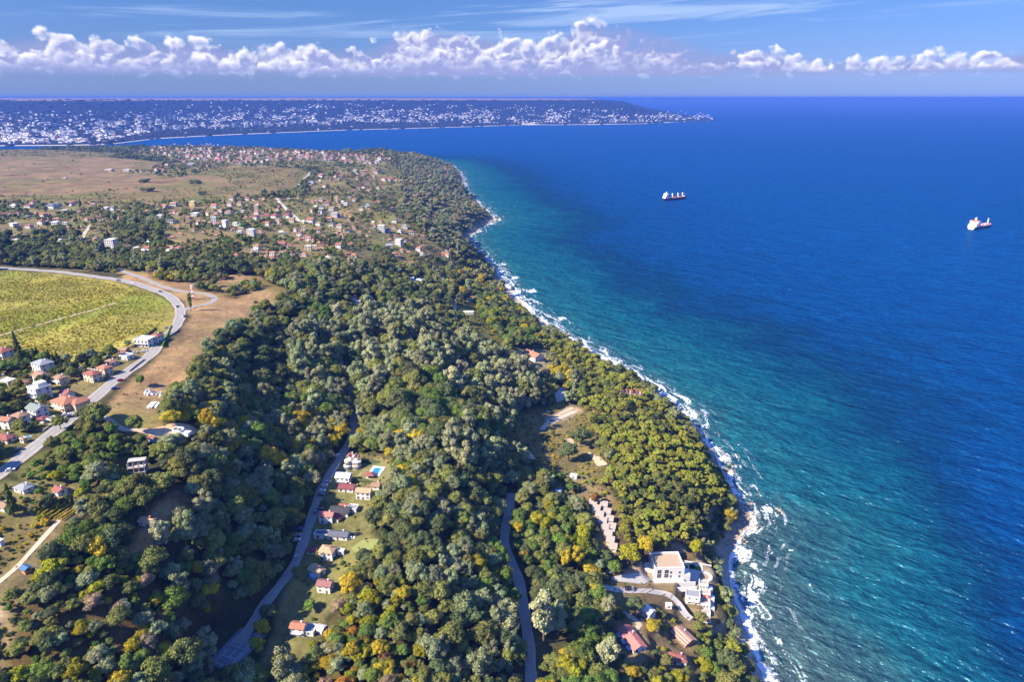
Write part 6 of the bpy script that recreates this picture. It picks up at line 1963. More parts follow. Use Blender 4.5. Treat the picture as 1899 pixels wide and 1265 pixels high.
for i_, (x, y) in enumerate(tp_[110:] + cott):
    P = at(x, y)
    tiny = i_ >= len(tp_[110:])
    w, d, hh = (rng.uniform(9, 15), rng.uniform(8, 12), rng.choice([5.8, 8.7])) if not tiny else (rng.uniform(5, 9), rng.uniform(5, 7), 2.9)
    th = R(rng.uniform(-30, 20)); c_, s_ = math.cos(th), math.sin(th)
    wi = int(rng.choice([3, 4])); ri = int(rng.choice([0, 1, 2, 3], p=[.5, .25, .1, .15]))
    tr = lambda q: (P[0] + q[0] * c_ - q[1] * s_, P[1] + q[0] * s_ + q[1] * c_, P[2] + q[2])
    a, e = w / 2, d / 2
    far_town.poly([tr(q) for q in [(-a, -e, -3), (a, -e, -3), (a, e, -3), (-a, e, -3), (-a, -e, hh), (a, -e, hh), (a, e, hh), (-a, e, hh)]], [(0, 1, 5, 4), (1, 2, 6, 5), (2, 3, 7, 6), (3, 0, 4, 7)], wi)
    for f in range(int(hh / 2.9)):
        for k in range(3):
            xx = -a + w * (k + .5) / 3
            far_town.poly([tr((xx - .8, -e - .05, f * 2.9 + .8)), tr((xx + .8, -e - .05, f * 2.9 + .8)), tr((xx + .8, -e - .05, f * 2.9 + 2.2)), tr((xx - .8, -e - .05, f * 2.9 + 2.2))], [(0, 1, 2, 3)], 5)
    o_ = .6
    far_town.poly([tr(q) for q in [(-a - o_, -e - o_, hh), (a + o_, -e - o_, hh), (a + o_, e + o_, hh), (-a - o_, e + o_, hh), (-a * .35, 0, hh + 2.4), (a * .35, 0, hh + 2.4)]], [(0, 3, 2, 1), (0, 1, 5, 4), (1, 2, 5), (2, 3, 4, 5), (3, 0, 4)], ri)
o = bpy.data.objects.new('far_town', far_town.mesh('far_town', tm)); COL.objects.link(o)
o['kind'] = 'stuff'; o['label'] = 'dense mass of tiny red roofed houses on the headland and between the village plots'; o['category'] = 'town'

# ------------------------------------------------------------------ the city across the bay
mcw = [simple_mat('city_white', (.88, .86, .83), .8, .1, .02), simple_mat('city_grey', (.55, .54, .54), .8, .1, .02), simple_mat('city_cream', (.66, .58, .46), .8, .1, .02), RM['red'], mglass]
def far_place(px_, py_):
    """Ground of the far shore under a pixel."""
    d = ray(px_, py_); d = d / np.linalg.norm(d)
    ts = np.linspace(4500, 22000, 1400)
    Q = np.array([0, 0, CAM_H]) + ts[:, None] * d
    hh, t = far_height(Q[:, 0], Q[:, 1])
    r_ = np.nonzero((Q[:, 2] < hh) & (t > .004))[0]
    return None if not len(r_) else Q[r_[0]]
def block_mesh(m_, w, d, hh, wi, tr=lambda q: q, rows=True):
    a, e = w / 2, d / 2
    m_.poly([tr(q) for q in [(-a, -e, -6), (a, -e, -6), (a, e, -6), (-a, e, -6), (-a, -e, hh), (a, -e, hh), (a, e, hh), (-a, e, hh)]], [(0, 1, 5, 4), (1, 2, 6, 5), (2, 3, 7, 6), (3, 0, 4, 7), (4, 5, 6, 7)], wi)
    if rows:
        for f in range(int(hh / 6)):
            z = f * 6 + 2.2
            m_.poly([tr(q) for q in [(-a * .94, -e - .3, z), (a * .94, -e - .3, z), (a * .94, -e - .3, z + 2.4), (-a * .94, -e - .3, z + 2.4)]], [(0, 1, 2, 3)], 4)
            m_.poly([tr(q) for q in [(a + .3, -e * .9, z), (a + .3, e * .9, z), (a + .3, e * .9, z + 2.4), (a + .3, -e * .9, z + 2.4)]], [(0, 1, 2, 3)], 4)
    return m_
cnt = {}
BL = [(200, 252, 3.0, 60, 2), (480, 217, 13, 45, 0)]   # px, py foot, width px, height m, material
for x in np.linspace(290, 640, 46):
    BL.append((x + rng.uniform(-3, 3), np.interp(x, [290, 400, 640], [243, 238, 229]) + rng.uniform(-5, 3), rng.uniform(2.5, 6.5), rng.choice([24, 30, 36, 45]), rng.choice([0, 0, 0, 1])))
for x in np.linspace(292, 355, 9):
    BL.append((x, 222 + rng.uniform(-1, 1), 3.0, 42, rng.choice([0, 1])))
for x in np.linspace(0, 300, 40):
    BL.append((x + rng.uniform(-4, 4), np.interp(x, [0, 300], [250, 238]) + rng.uniform(-16, 6), rng.uniform(3, 7), rng.choice([16, 22, 30]), rng.choice([0, 0, 1, 2])))
for x in np.linspace(560, 900, 30):
    BL.append((x + rng.uniform(-4, 4), np.interp(x, [560, 900], [228, 222]) + rng.uniform(-5, 2), rng.uniform(2.5, 5), rng.choice([16, 22, 30]), rng.choice([0, 0, 1])))
for x in np.linspace(1180, 1262, 10):
    BL.append((x, np.interp(x, [1180, 1262], [217, 220]) + rng.uniform(-3, 1), rng.uniform(2.5, 5), rng.choice([14, 20]), 0))
cache = {}
for (x, y, wpx, hh, mi) in sorted(BL, key=lambda q: q[0]):
    P = far_place(x, y)
    if P is None:
        continue
    w = wpx * mpp(P)
    wq = 15 if w < 22 else 32 if w < 42 else 60
    k_ = (wq, int(hh), int(mi))
    if k_ not in cache:
        cache[k_] = block_mesh(MB(), wq, 14 if wq > 20 else 13, int(hh), int(mi)).mesh('apartment_block', mcw)
    z_ = 'on the western hillside' if x < 285 else 'in the harbour district' if x < 450 else 'along the seaside park' if x < 700 else 'on the eastern slope' if x < 1100 else 'on the far cape'
    sz = 'slab' if wq == 60 else 'tower' if hh >= 36 and wq == 15 else 'block'
    kk = (sz, int(mi), int(hh), z_); cnt[kk] = cnt.get(kk, 0) + 1
    hn = 'low' if hh < 20 else 'medium' if hh < 30 else 'tall' if hh < 40 else 'very tall'
    kk = (sz, int(mi), hn, z_, 'x'); cnt[kk] = cnt.get(kk, 0) + 1
    o = bpy.data.objects.new('apartment_block', cache[k_]); COL.objects.link(o)
    o.location = P.tolist(); o.rotation_euler = (0, 0, R(rng.uniform(-25, 15)) - math.atan2(P[0], P[1])); o.scale = (w / wq, 1.2, 1)
    o['label'] = f'{hn} {["white", "grey", "cream"][int(mi)]} apartment {sz}, {ordn(cnt[kk])} such from left {z_}'
    o['category'] = 'apartment block'; o['group'] = 'apartment blocks of the city'
# thousands of small houses: one mass
city = MB()
def dens_city(x, y):
    s = np.interp(x, [p[0] for p in shore_px], [p[1] for p in shore_px])
    up_ = s - y
    if up_ < 1.5:
        return 0
    park = np.interp(x, [150, 220, 300, 640, 800, 1000], [4, 9, 15, 17, 8, 3])
    if up_ < park:
        return .03
    topb = np.interp(x, [0, 250, 500, 700, 900, 1100, 1300], [60, 52, 48, 46, 40, 30, 14])
    if up_ > topb + 8:
        return .015
    f = np.interp(up_ / topb, [.1, .4, .7, 1.0, 1.2], [1, .95, .5, .13, .02])
    return f
n_ok = 0; tries = 0
while n_ok < 4800 and tries < 75000:
    tries += 1
    x = rng.uniform(-280, 1322); y = rng.uniform(190, 276)
    if rng.random() > dens_city(x, y) * (.06 + 1.9 * max(0.0, float(vnoise(np.array(x / 17.0), np.array(y / 5.0), 9)) - .32)):
        continue
    P = far_place(x, y)
    if P is None:
        continue
    n_ok += 1
    th = R(rng.uniform(-40, 40)); c_, s_ = math.cos(th), math.sin(th)
    near_w = np.interp(x, [0, 500, 800, 1300], [1.3, 1.2, 1.0, .9])
    w, d, hh = rng.uniform(11, 30) * near_w, rng.uniform(10, 17), rng.choice([6, 9, 12, 16], p=[.35, .3, .25, .1])
    tr = lambda q: (P[0] + q[0] * c_ - q[1] * s_, P[1] + q[0] * s_ + q[1] * c_, P[2] + q[2])
    block_mesh(city, w, d, hh, int(rng.choice([0, 1, 2, 3], p=[.58, .16, .16, .10])), tr, hh > 9)
o = bpy.data.objects.new('distant_city', city.mesh('distant_city', mcw)); COL.objects.link(o)
o['kind'] = 'stuff'; o['label'] = 'thousands of small white houses of the city across the bay'; o['category'] = 'city'
# woodland on the far slopes and the seaside park: one mass of crowns
fx, fy, fz = [], [], []
V, F = [], []
iv, fi = ico(1)
k_ = 0
Vs, Fs = [], []
for _ in range(5200):
    j = rng.integers(0, len(cols) - 1); t = rng.random() ** .8 * 1.0
    i = np.interp(t, T, np.arange(len(T))); i0 = int(i)
    P = np.array([FXv[i0, j], FYv[i0, j], FZv[i0, j]]) + np.array([rng.normal(0, 20), rng.normal(0, 30), 0])
    r_ = rng.uniform(14, 34)
    Vs.append(iv * np.array([r_ * 1.3, r_, r_ * .42]) * (1 + (rng.random((len(iv), 1)) - .5) * .4) + P); Fs.append(fi + k_ * len(iv)); k_ += 1
for _ in range(1500):   # the park behind the beach
    x = rng.uniform(215, 900); s = np.interp(x, [p[0] for p in shore_px], [p[1] for p in shore_px])
    y = s - rng.uniform(2.5, np.interp(x, [215, 300, 640, 900], [7, 14, 15, 6]))
    P = far_place(x, y)
    if P is None:
        continue
    r_ = rng.uniform(10, 20)
    Vs.append(iv * np.array([r_ * 1.2, r_, r_ * .7]) * (1 + (rng.random((len(iv), 1)) - .5) * .4) + P); Fs.append(fi + k_ * len(iv)); k_ += 1
mfw = simple_mat('far_leaves', (.012, .017, .012), 1.0, .45, .01)
o = mesh_obj('far_woodland', np.concatenate(Vs), np.concatenate(Fs), mfw)
o['kind'] = 'stuff'; o['label'] = 'dark woodland on the hills and in the seaside park across the bay'; o['category'] = 'woodland'

# ------------------------------------------------------------------ ships
mh_dark = simple_mat('hull_black', (.02, .022, .03), .5, .2, .05)
mh_red = simple_mat('hull_red', (.16, .05, .10), .6, .2, .05)
mh_blue = simple_mat('hull_blue', (.12, .13, .26), .5, .2, .05)
mh_cream = simple_mat('stern_cream', (.78, .62, .34), .6, .1, .05)
m_wh = simple_mat('ship_white', (.82, .81, .79), .5, .06, .1)
m_deck = simple_mat('deck_red', (.42, .16, .12), .7, .2, .1)
m_org = simple_mat('ship_orange', (.62, .16, .05), .6, .1, .1)
def hull(L, B, H, mats, z0=-2.0, split=.45):
    """Lofted hull: transom stern, long parallel body, raked flared bow."""
    st = np.linspace(0, 1, 15)
    V, F, I = [], [], []
    for s in st:
        x = -L / 2 + L * s
        bw = B / 2 * (np.interp(s, [0, .06, .15, .78, .90, 1.0], [.80, .92, 1, 1, .72, .04]))
        bb = B / 2 * (np.interp(s, [0, .12, .25, .72, .88, 1.0], [.45, .80, 1, 1, .42, .01]))
        top = H * (1 + .22 * max(0, (s - .82) / .18) ** 1.3 + .08 * max(0, (.1 - s) / .1))
        rake = L * .035 * max(0, (s - .85) / .15)
        zs = [z0, H * split, top, top]
        V += [(x, -bb * .8, zs[0]), (x + rake * .4, -(bb + (bw - bb) * .6), zs[1]), (x + rake, -bw, zs[2]), (x + rake, bw, zs[2]), (x + rake * .4, bb + (bw - bb) * .6, zs[1]), (x, bb * .8, zs[0])]
    n = len(st)
    for i in range(n - 1):
        for k in range(5):
            a = i * 6 + k; F.append((a, a + 6, a + 7, a + 1)); I.append({0: 1, 1: 0, 2: 2, 3: 0, 4: 1}[k])
    F.append((0, 1, 2, 3, 4, 5)); I.append(3); F.append(tuple((n - 1) * 6 + k for k in (5, 4, 3, 2, 1, 0))); I.append(0)
    me = bpy.data.meshes.new('hull'); me.from_pydata(V, [], F)
    for m_ in mats:
        me.materials.append(m_)
    me.polygons.foreach_set('material_index', I)
    return me
def ship_at(stern, bow):
    a, b2 = at_z(*stern), at_z(*bow)
    return (a + b2) / 2, float(np.linalg.norm(b2 - a)), math.atan2(b2[1] - a[1], b2[0] - a[0])
c_, L, an = ship_at((1230, 372.5), (1271, 368.5))
hs = L / 95.0
root = thing('bulk_carrier', 'dark hulled cargo ship with three white deck cranes at anchor', 'ship', (c_[0], c_[1], 0), an)
B, Hh = L * .17, L * .085
part('hull', hull(L, B, Hh, [mh_dark, mh_red, m_deck, mh_dark]), root)
dk = part('superstructure', MB().box(-L * .47, -L * .31, -B * .42, B * .42, Hh * .98, Hh + L * .075).box(-L * .44, -L * .33, -B * .38, B * .38, Hh + L * .075, Hh + L * .12).box(-L * .42, -L * .335, -B * .5, B * .5, Hh + L * .12, Hh + L * .145).mesh('superstructure', m_wh), root)
part('bridge_window', MB().box(-L * .334, -L * .332, -B * .42, B * .42, Hh + L * .128, Hh + L * .139).mesh('bridge_window', mglass), dk)
for f in range(3):
    part('window_band', MB().box(-L * .309, -L * .307, -B * .36, B * .36, Hh + L * (.012 + f * .022), Hh + L * (.02 + f * .022)).mesh('window_band', mglass), dk)
part('funnel', MB().box(-L * .455, -L * .425, -B * .14, B * .14, Hh + L * .075, Hh + L * .165).mesh('funnel', m_wh), root)
part('mast', MB().box(-L * .385, -L * .375, -.012 * L, .012 * L, Hh + L * .145, Hh + L * .215).box(-L * .39, -L * .37, -.03 * L, .03 * L, Hh + L * .18, Hh + L * .187).mesh('mast', m_wh), root)
for x_ in (-.10, .15, .36):
    cr = part('crane', MB().cyl(0, 0, Hh * .98, Hh + L * .10, L * .016, n=10).box(-L * .022, L * .022, -L * .02, L * .02, Hh + L * .10, Hh + L * .135).mesh('crane', m_wh), root, (x_ * L, 0, 0))
    part('jib', MB().poly([(0, -.4, Hh + L * .115), (L * .16, -.3, Hh + L * .055), (L * .16, .3, Hh + L * .055), (0, .4, Hh + L * .115), (0, -.4, Hh + L * .13), (L * .16, -.3, Hh + L * .062), (L * .16, .3, Hh + L * .062), (0, .4, Hh + L * .13)], [(0, 3, 2, 1), (4, 5, 6, 7), (0, 1, 5, 4), (1, 2, 6, 5), (2, 3, 7, 6), (3, 0, 4, 7)]).mesh('jib', m_wh), cr)
for x_ in (-.22, .02, .25):
    part('hatch_cover', MB().box(x_ * L - L * .09, x_ * L + L * .09, -B * .3, B * .3, Hh * .99, Hh + L * .018).mesh('hatch_cover', m_deck), root)
part('forecastle', MB().box(L * .42, L * .47, -B * .2, B * .2, Hh, Hh * 1.28).mesh('forecastle', m_wh), root)
c_, L, an = ship_at((1800, 425.5), (1834, 419.0))
root = thing('product_tanker', 'small tanker with cream stern and orange trimmed deck at anchor', 'ship', (c_[0], c_[1], 0), an)
B, Hh = L * .24, L * .075
part('hull', hull(L, B, Hh, [mh_blue, mh_dark, m_deck, mh_cream]), root)
dk = part('superstructure', MB().box(-L * .46, -L * .22, -B * .44, B * .44, Hh * .98, Hh + L * .06).box(-L * .42, -L * .25, -B * .38, B * .38, Hh + L * .06, Hh + L * .11).box(-L * .38, -L * .26, -B * .48, B * .48, Hh + L * .11, Hh + L * .14).mesh('superstructure', m_wh), root)
part('bridge_roof', MB().box(-L * .385, -L * .255, -B * .49, B * .49, Hh + L * .1405, Hh + L * .15).mesh('bridge_roof', m_org), dk)
part('bridge_window', MB().box(-L * .259, -L * .257, -B * .42, B * .42, Hh + L * .118, Hh + L * .134).mesh('bridge_window', mglass), dk)
part('funnel', MB().box(-L * .455, -L * .41, -B * .2, B * .2, Hh + L * .06, Hh + L * .135).box(-L * .457, -L * .408, -B * .205, B * .205, Hh + L * .135, Hh + L * .15, 1).mesh('funnel', [m_wh, m_org]), root)
part('mast', MB().box(-L * .325, -L * .305, -L * .01, L * .01, Hh + L * .15, Hh + L * .235).box(-L * .335, -L * .295, -L * .03, L * .03, Hh + L * .195, Hh + L * .205).mesh('mast', m_wh), root)
part('foremast', MB().box(L * .375, L * .395, -L * .01, L * .01, Hh, Hh + L * .15).mesh('foremast', m_wh), root)
for k_, x_ in enumerate((-.12, -.02, .08, .18, .28)):
    part('tank_dome', MB().cyl(0, 0, Hh * .98, Hh + L * .018, L * .03, L * .024, n=12).mesh('tank_dome', m_wh if k_ % 2 else m_org), root, (x_ * L, (-1) ** k_ * B * .12, 0))
part('pipe_rack', MB().box(-L * .2, L * .34, -B * .04, B * .04, Hh + L * .019, Hh + L * .03).mesh('pipe_rack', m_wh), root)
part('lifeboat', MB().poly([(-L * .04, -B * .06, 0), (L * .04, -B * .06, 0), (L * .05, 0, L * .012), (L * .04, B * .06, 0), (-L * .04, B * .06, 0), (-L * .03, 0, L * .02), (L * .03, 0, L * .02)], [(0, 1, 6, 5), (1, 2, 6), (2, 3, 6), (3, 4, 5, 6), (4, 0, 5), (0, 4, 3, 2, 1)]).mesh('lifeboat', m_org), root, (-L * .36, -B * .45, Hh + L * .061))

# ------------------------------------------------------------------ cars
CARC = {'white': (.75, .75, .75), 'silver': (.45, .47, .5), 'black': (.02, .02, .025), 'red': (.42, .03, .03), 'blue': (.04, .10, .32), 'grey': (.16, .17, .18)}
mtyre = simple_mat('tyre', (.02, .02, .02), .9, .1)
mrim = simple_mat('wheel_rim', (.5, .5, .52), .4, .1)
def car_meshes(colname):
    m_, gg, b = new_mat(f'car_{colname}')
    b.inputs['Base Color'].default_value = (*CARC[colname], 1); b.inputs['Roughness'].default_value = .3; b.inputs['Coat Weight'].default_value = .4
    prof = [(-2.15, .35), (-2.2, .75), (-2.05, .95), (-1.0, 1.0), (.95, .98), (1.9, .85), (2.15, .65), (2.15, .35)]
    body = MB()
    n = len(prof)
    body.poly([(x, -.88, z) for x, z in prof] + [(x, .88, z) for x, z in prof], [tuple(range(n)), tuple(range(2 * n - 1, n - 1, -1))] + [(i, n + i, n + (i + 1) % n, (i + 1) % n) for i in range(n)])
    cab = [(-1.75, .97), (-1.35, 1.45), (.25, 1.48), (1.0, .97)]
    cabm = MB()
    cabm.poly([(x, -.80 if z < 1.2 else -.62, z) for x, z in cab] + [(x, .80 if z < 1.2 else .62, z) for x, z in cab], [(0, 1, 2, 3), (7, 6, 5, 4), (0, 4, 5, 1), (2, 6, 7, 3)], 0)
    cabm.poly([(-1.37, -.64, 1.462), (.27, -.64, 1.492), (.27, .64, 1.492), (-1.37, .64, 1.462), (-1.37, -.64, 1.50), (.27, -.64, 1.53), (.27, .64, 1.53), (-1.37, .64, 1.50)], [(4, 5, 6, 7), (0, 1, 5, 4), (1, 2, 6, 5), (2, 3, 7, 6), (3, 0, 4, 7)], 1)
    return body.mesh('body', m_), cabm.mesh('cabin', [mglass, m_])
def wheel_mesh():
    m_ = MB()
    n = 14
    for r_, y0, y1, mi in ((.33, -.1, .1, 0), (.2, -.115, .115, 1)):
        b0 = len(m_.V)
        for y in (y0, y1):
            for k in range(n):
                a = 2 * math.pi * k / n
                m_.V.append((math.cos(a) * r_, y, math.sin(a) * r_))
        for k in range(n):
            m_.F.append((b0 + k, b0 + (k + 1) % n, b0 + n + (k + 1) % n, b0 + n + k)); m_.I.append(mi)
        m_.F.append(tuple(b0 + k for k in range(n))); m_.I.append(mi); m_.F.append(tuple(b0 + 2 * n - 1 - k for k in range(n))); m_.I.append(mi)
    return m_.mesh('wheel', [mtyre, mrim])
WHEEL = wheel_mesh()
LIGHTF = MB().box(-.03, .03, -.16, .16, -.07, .07).mesh('headlight', mframe)
CM = {k_: car_meshes(k_) for k_ in CARC}
CARS = [(213, 722, 'blue', 40, 'blue car parked at the roadside by the walnut trees'), (224, 707, 'red', 40, 'red car parked at the roadside'), (250, 655, 'silver', 5, 'silver car parked in front of the modern white house'), (268, 652, 'white', 10, 'white car in the forecourt of the modern white house'),
        (329, 570, 'black', 75, 'black car just before the road junction'), (342, 588, 'grey', 75, 'grey car below the road junction'), (298, 542, 'black', -25, 'black car on the upper bend of the road'), (247, 525, 'white', -15, 'white car on the long curve beside the field'), (220, 521, 'black', -12, 'black car far along the curve beside the field'),
        (310, 610, 'grey', 10, 'grey car on the verge above the bright lawn'), (131, 775, 'black', 40, 'black car parked under the round roadside tree'), (122, 771, 'white', 35, 'white car beside the carport tree'), (37, 836, 'black', 20, 'dark car at the left end of the road'), (20, 874, 'white', 30, 'white van like car at the left road end'),
        (626, 846, 'white', 65, 'white car alone on the lane above the grand villa'), (608, 896, 'silver', 20, 'silver car first in the row below the villa'), (602, 902, 'white', 15, 'white car second in the row below the villa'), (598, 912, 'white', 10, 'white car third in the row below the villa'), (596, 920, 'black', 10, 'black car last in the row below the villa'),
        (594, 946, 'black', 15, 'black car parked by the black roofed house'), (587, 952, 'grey', 15, 'grey car below the black roofed house'), (555, 983, 'blue', 10, 'blue car first in the row at the shaded verge'), (552, 994, 'silver', 10, 'silver car second in the row at the shaded verge'), (551, 1003, 'white', 10, 'white car third in the row at the shaded verge'),
        (549, 1036, 'silver', 70, 'silver car alone at the lane edge'), (664, 993, 'black', 15, 'black car beside the small pale lawn'), (652, 1000, 'white', 10, 'white car beside the long dark house'), (1128, 1063, 'silver', 5, 'silver car beside the gallery drive'), (1161, 1093, 'black', 85, 'black car, first of three parked on the dry verge'), (1167, 1093, 'black', 85, 'black car, middle of three parked on the dry verge'), (1173, 1094, 'grey', 85, 'dark car, last of three parked on the dry verge'),
        (1187, 1151, 'black', -50, 'black car beside the white barn'), (1160, 1175, 'white', 5, 'white car above the salmon roofed house'), (2, 697, 'white', 10, 'white car at the left edge by the dry plot'), (26, 682, 'white', 20, 'white car near the little red hut'), (1016, 766, 'white', 20, 'white car at the sandy yard'), (1024, 781, 'grey', 20, 'grey car at the sandy yard')]
for (x, y, c_, rz, lb) in CARS:
    P = at(x, y)
    root = thing('car', lb, 'car', P + np.array([0, 0, .12 + np.linalg.norm(P[:2]) * .0002]), R(rz), 'cars', (1.08, 1.08, 1.08))
    bd, cb = CM[c_]
    part('body', bd, root); part('cabin', cb, root)
    for sx in (-1.35, 1.35):
        for sy in (-.82, .82):
            part('wheel', WHEEL, root, (sx, sy, .33))
    for sy in (-.6, .6):
        part('headlight', LIGHTF, root, (2.14, sy, .68))

# ------------------------------------------------------------------ masts, poles, boulders, stacks
P = at(359, 556)
u = mpp(P)
root = thing('lattice_mast', 'red and white lattice mast beside the road bend', 'mast', P, 0)
mred = simple_mat('mast_red', (.45, .05, .04), .6, .1)
Hm = 28 * u
def lattice(z0, z1, w0, w1):
    m_ = MB()
    def bar(p, q, t=.10):
        p, q = np.array(p, float), np.array(q, float)
        d = q - p; L_ = np.linalg.norm(d); d /= L_
        s = np.cross(d, (.31, .77, .2)); s /= np.linalg.norm(s); v_ = np.cross(d, s)
        c8 = [p + (s * i + v_ * j) * t for i, j in ((-1, -1), (1, -1), (1, 1), (-1, 1))] + [q + (s * i + v_ * j) * t for i, j in ((-1, -1), (1, -1), (1, 1), (-1, 1))]
        m_.poly([tuple(c) for c in c8], [(0, 3, 2, 1), (4, 5, 6, 7), (0, 1, 5, 4), (1, 2, 6, 5), (2, 3, 7, 6), (3, 0, 4, 7)])
    co = ((-1, -1), (1, -1), (1, 1), (-1, 1))
    for k in range(4):
        a, b2 = co[k], co[(k + 1) % 4]
        bar((a[0] * w0, a[1] * w0, z0), (a[0] * w1, a[1] * w1, z1))
        bar((a[0] * w0, a[1] * w0, z0), (b2[0] * w1, b2[1] * w1, z1), .06)
        bar((a[0] * w1, a[1] * w1, z1), (b2[0] * w1, b2[1] * w1, z1), .06)
    return m_
for k_ in range(6):
    w0, w1 = 1.1 * (1 - k_ / 9), 1.1 * (1 - (k_ + 1) / 9)
    part('lattice_section', lattice(Hm * k_ / 6, Hm * (k_ + 1) / 6, w0, w1).mesh('lattice_section', m_wh if k_ % 2 else mred), root)
for k_ in range(3):
    a = k_ * 2.1
    part('antenna_panel', MB().box(-.2, .2, -.15, .15, 0, 2.2).mesh('antenna_panel', m_wh), root, (math.cos(a) * 1.2, math.sin(a) * 1.2, Hm * .9), a)
    part('dish', MB().cyl(0, 0, 0, .3, .75, .6, n=14).mesh('dish', m_wh), root, (math.cos(a + 1) * .9, math.sin(a + 1) * .9, Hm * .78))
for i, (x, y, hp, lb) in enumerate([(612, 434, 13, 'thin white pole rising from the village beside the red roofs'), (664, 441, 11, 'second thin pole, right of the first in the village'), (712, 450, 11, 'thin pole left of the white concrete block'), (440, 368, 9, 'thin pylon above the upper village'), (458, 350, 10, 'pale pylon standing in the scrub'), (724, 288, 8, 'slim mast at the seaward end of the headland town'), (730, 288, 5, 'shorter mast beside the slim one on the headland')]):
    P = at(x, y); u = mpp(P)
    root = thing('utility_pole', lb, 'pole', P, 0)
    H_ = hp * u
    part('shaft', MB().cyl(0, 0, -1, H_, .45, .25, n=8).mesh('shaft', WM['grey']), root)
    part('crossarm', MB().box(-1.8, 1.8, -.15, .15, H_ * .9, H_ * .9 + .3).mesh('crossarm', WM['grey']), root)
# stacked white pipes and crates on the meadow
for i, (x0, y0, x1, y1) in enumerate([(274, 758, 284, 748), (279, 758, 290, 748), (288, 757, 296, 749)]):
    a, b2 = at(x0, y0), at(x1, y1)
    an = math.atan2(b2[1] - a[1], b2[0] - a[0]); L_ = float(np.hypot(*(b2 - a)[:2]))
    root = thing('pipe_row', f'{["left", "middle", "right"][i]} row of white bales laid on the dry meadow', 'bales', (a + b2) / 2, an)
    n = 7
    for k in range(n):
        part('bale', MB().box(-L_ / n * .42, L_ / n * .42, -.7, .7, 0, 1.1 + .15 * (k % 2)).mesh('bale', m_wh), root, (-L_ / 2 + L_ * (k + .5) / n, rng.normal(0, .12), 0), rng.normal(0, .06))
HIVE = [MB().box(-.5, .5, -.45, .45, -.3, .95).box(-.55, .55, -.5, .5, .95, 1.1).mesh('storage_box', m_) for m_ in (m_wh, WM['bluewall'])]
hc_ = at(286, 730)
for k_ in range(22):
    o = bpy.data.objects.new('storage_box', HIVE[0 if k_ % 3 else 1]); COL.objects.link(o)
    x_, y_ = hc_[0] + rng.uniform(-8, 8), hc_[1] + rng.uniform(-5, 5)
    o.location = (x_, y_, float(height(x_, y_))); o.rotation_euler = (0, 0, rng.uniform(0, 3))
    o['label'] = f'small {"white" if k_ % 3 else "blue"} box lying loose among others on the dry meadow'
    o['category'] = 'box'; o['group'] = f'loose {"white" if k_ % 3 else "blue"} boxes on the meadow'
# boulders in the surf
mrock = simple_mat('shore_rock', (.34, .26, .18), .95, .35, .4)
RK = []
for s_ in range(3):
    r2 = np.random.default_rng(60 + s_)
    iv2, fi2 = ico(2)
    n3 = r2.normal(size=(5, 3))
    q = iv2.copy()
    for nn in n3:
        nn = nn / np.linalg.norm(nn); dd_ = q @ nn
        q -= np.maximum(dd_ - .55, 0)[:, None] * nn * .9
    q *= 1 + (r2.random((len(q), 1)) - .5) * .16
    me = bpy.data.meshes.new('boulder'); me.from_pydata(q.tolist(), [], fi2.tolist()); me.materials.append(mrock); RK.append(me)
BO = [(1352, 862, 9), (1347, 872, 13), (1357, 876, 12), (1360, 866, 7), (1382, 938, 9), (1390, 944, 12), (1394, 955, 10), (1388, 964, 12), (1396, 968, 8), (1400, 975, 9), (1392, 978, 10), (1376, 950, 13), (1380, 962, 15), (1372, 966, 11), (1402, 946, 6), (1446, 948, 9), (1440, 944, 7), (1452, 953, 8), (1365, 1001, 5), (1374, 1002, 6), (1362, 1038, 8), (1377, 1045, 6), (1362, 1056, 6), (1394, 1022, 5),
      (1398, 1222, 9), (1404, 1228, 7), (1393, 1226, 6), (1240, 767, 16), (1228, 765, 10), (1255, 768, 8), (1292, 788, 7), (1345, 846, 7), (1385, 1030, 5), (1436, 1050, 4), (1428, 1020, 4), (920, 408, 9), (927, 406, 7), (866, 340, 6), (905, 404, 8)]
PLC = lambda y: 'by the headland' if y < 450 else 'below the pine cliff' if y < 900 else 'at the rocky point' if y < 990 else 'in the shallow bay' if y < 1100 else 'at the lower beach'
cnt = {}
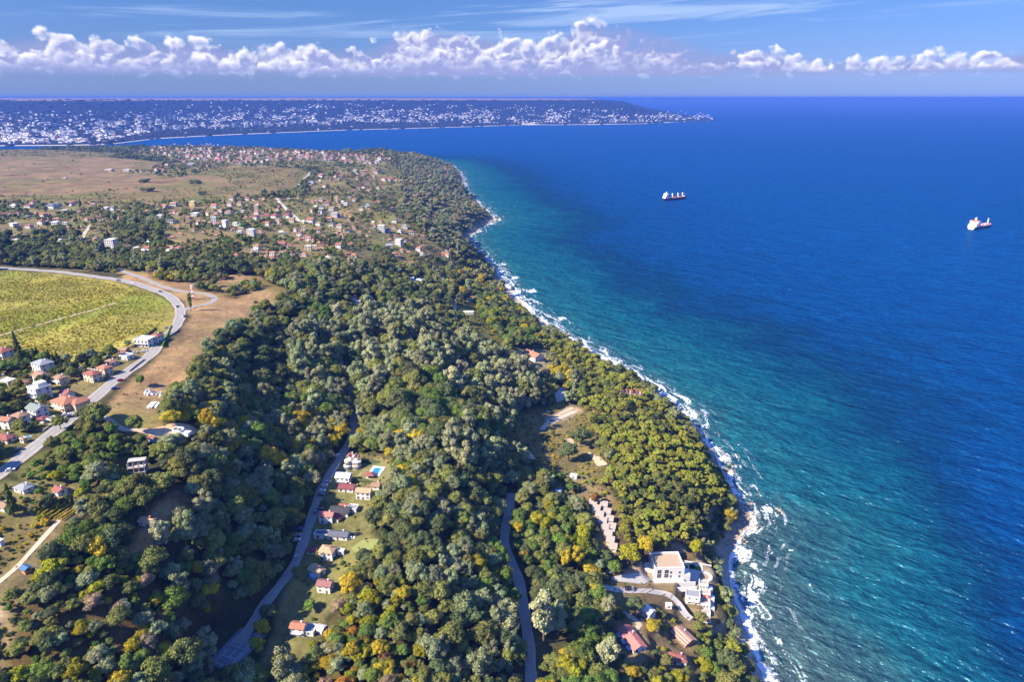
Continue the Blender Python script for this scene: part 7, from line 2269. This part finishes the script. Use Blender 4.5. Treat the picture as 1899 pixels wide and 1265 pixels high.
for (x, y, w_) in sorted(BO):
    P = at_z(x, y); u = mpp(P); r_ = w_ * u * .52
    big = 'large' if w_ >= 12 else 'mid sized' if w_ >= 8 else 'small'
    k_ = (big, PLC(y)); cnt[k_] = cnt.get(k_, 0) + 1
    o = bpy.data.objects.new('boulder', RK[len(cnt) % 3]); COL.objects.link(o)
    o.location = (P[0], P[1], max(float(height(P[0], P[1])), -.3) + r_ * .15); o.rotation_euler = (rng.uniform(-.3, .3), rng.uniform(-.3, .3), rng.uniform(0, 6)); o.scale = (r_, r_ * rng.uniform(.7, 1.1), r_ * rng.uniform(.5, .75))
    o['label'] = f'{big} tawny boulder, {ordn(cnt[k_])} of its size from the left {PLC(y)}'; o['category'] = 'boulder'; o['group'] = 'boulders along the shore'
Vs, Fs = [], []
iv1, fi1 = ico(1)
k_ = 0
for _ in range(1400):
    i = rng.integers(20, len(coast_s) - 60)
    q = coast_s[i] * (1 - (t := rng.random())) + coast_s[i + 1] * t + rng.normal(0, 5.0, 2)
    px_, py_, _f = project(np.array([q[0], q[1], 0]))
    if not (690 < py_ < 1015 or py_ < 500 or 1200 < py_ < 1240) or px_ > 1460:
        continue
    r_ = rng.uniform(.4, 1.7) * (1.6 if py_ < 500 else 1)
    Vs.append(iv1 * np.array([r_, r_ * .8, r_ * .6]) * (1 + (rng.random((len(iv1), 1)) - .5) * .5) + (q[0], q[1], max(float(height(q[0], q[1])), -.4))); Fs.append(fi1 + k_ * len(iv1)); k_ += 1
o = mesh_obj('shore_rubble', np.concatenate(Vs), np.concatenate(Fs), mrock)
o['kind'] = 'stuff'; o['label'] = 'dark rubble and small rocks along the surf line'; o['category'] = 'rubble'

# ------------------------------------------------------------------ haze: the air itself
mv = bpy.data.materials.new('hazy_air')
mv.use_nodes = True
mv.node_tree.nodes.clear()
gg = G(mv.node_tree)
out = gg.node('ShaderNodeOutputMaterial')
pv = gg.node('ShaderNodeVolumePrincipled')
pv.inputs['Color'].default_value = (.085, .205, .70, 1)
pv.inputs['Density'].default_value = 6.0e-5
pv.inputs['Anisotropy'].default_value = 0.0
gg.nt.links.new(pv.outputs[0], out.inputs['Volume'])
x0, x1, y0, y1, z0, z1 = -1.7e6, 1.7e6, -3000, 340000, -25, 376
x0, x1 = -175000, 175000
y1 = 120000
V = [(x, y, z) for z in (z0, z1) for y in (y0, y1) for x in (x0, x1)]
F = [(0, 2, 3, 1), (4, 5, 7, 6), (0, 1, 5, 4), (2, 6, 7, 3), (0, 4, 6, 2), (1, 3, 7, 5)]
hz = mesh_obj('haze', V, F, mv)
hz['kind'] = 'stuff'
hz['label'] = 'thin blue haze lying over the bay and the far hills'
hz['category'] = 'haze'
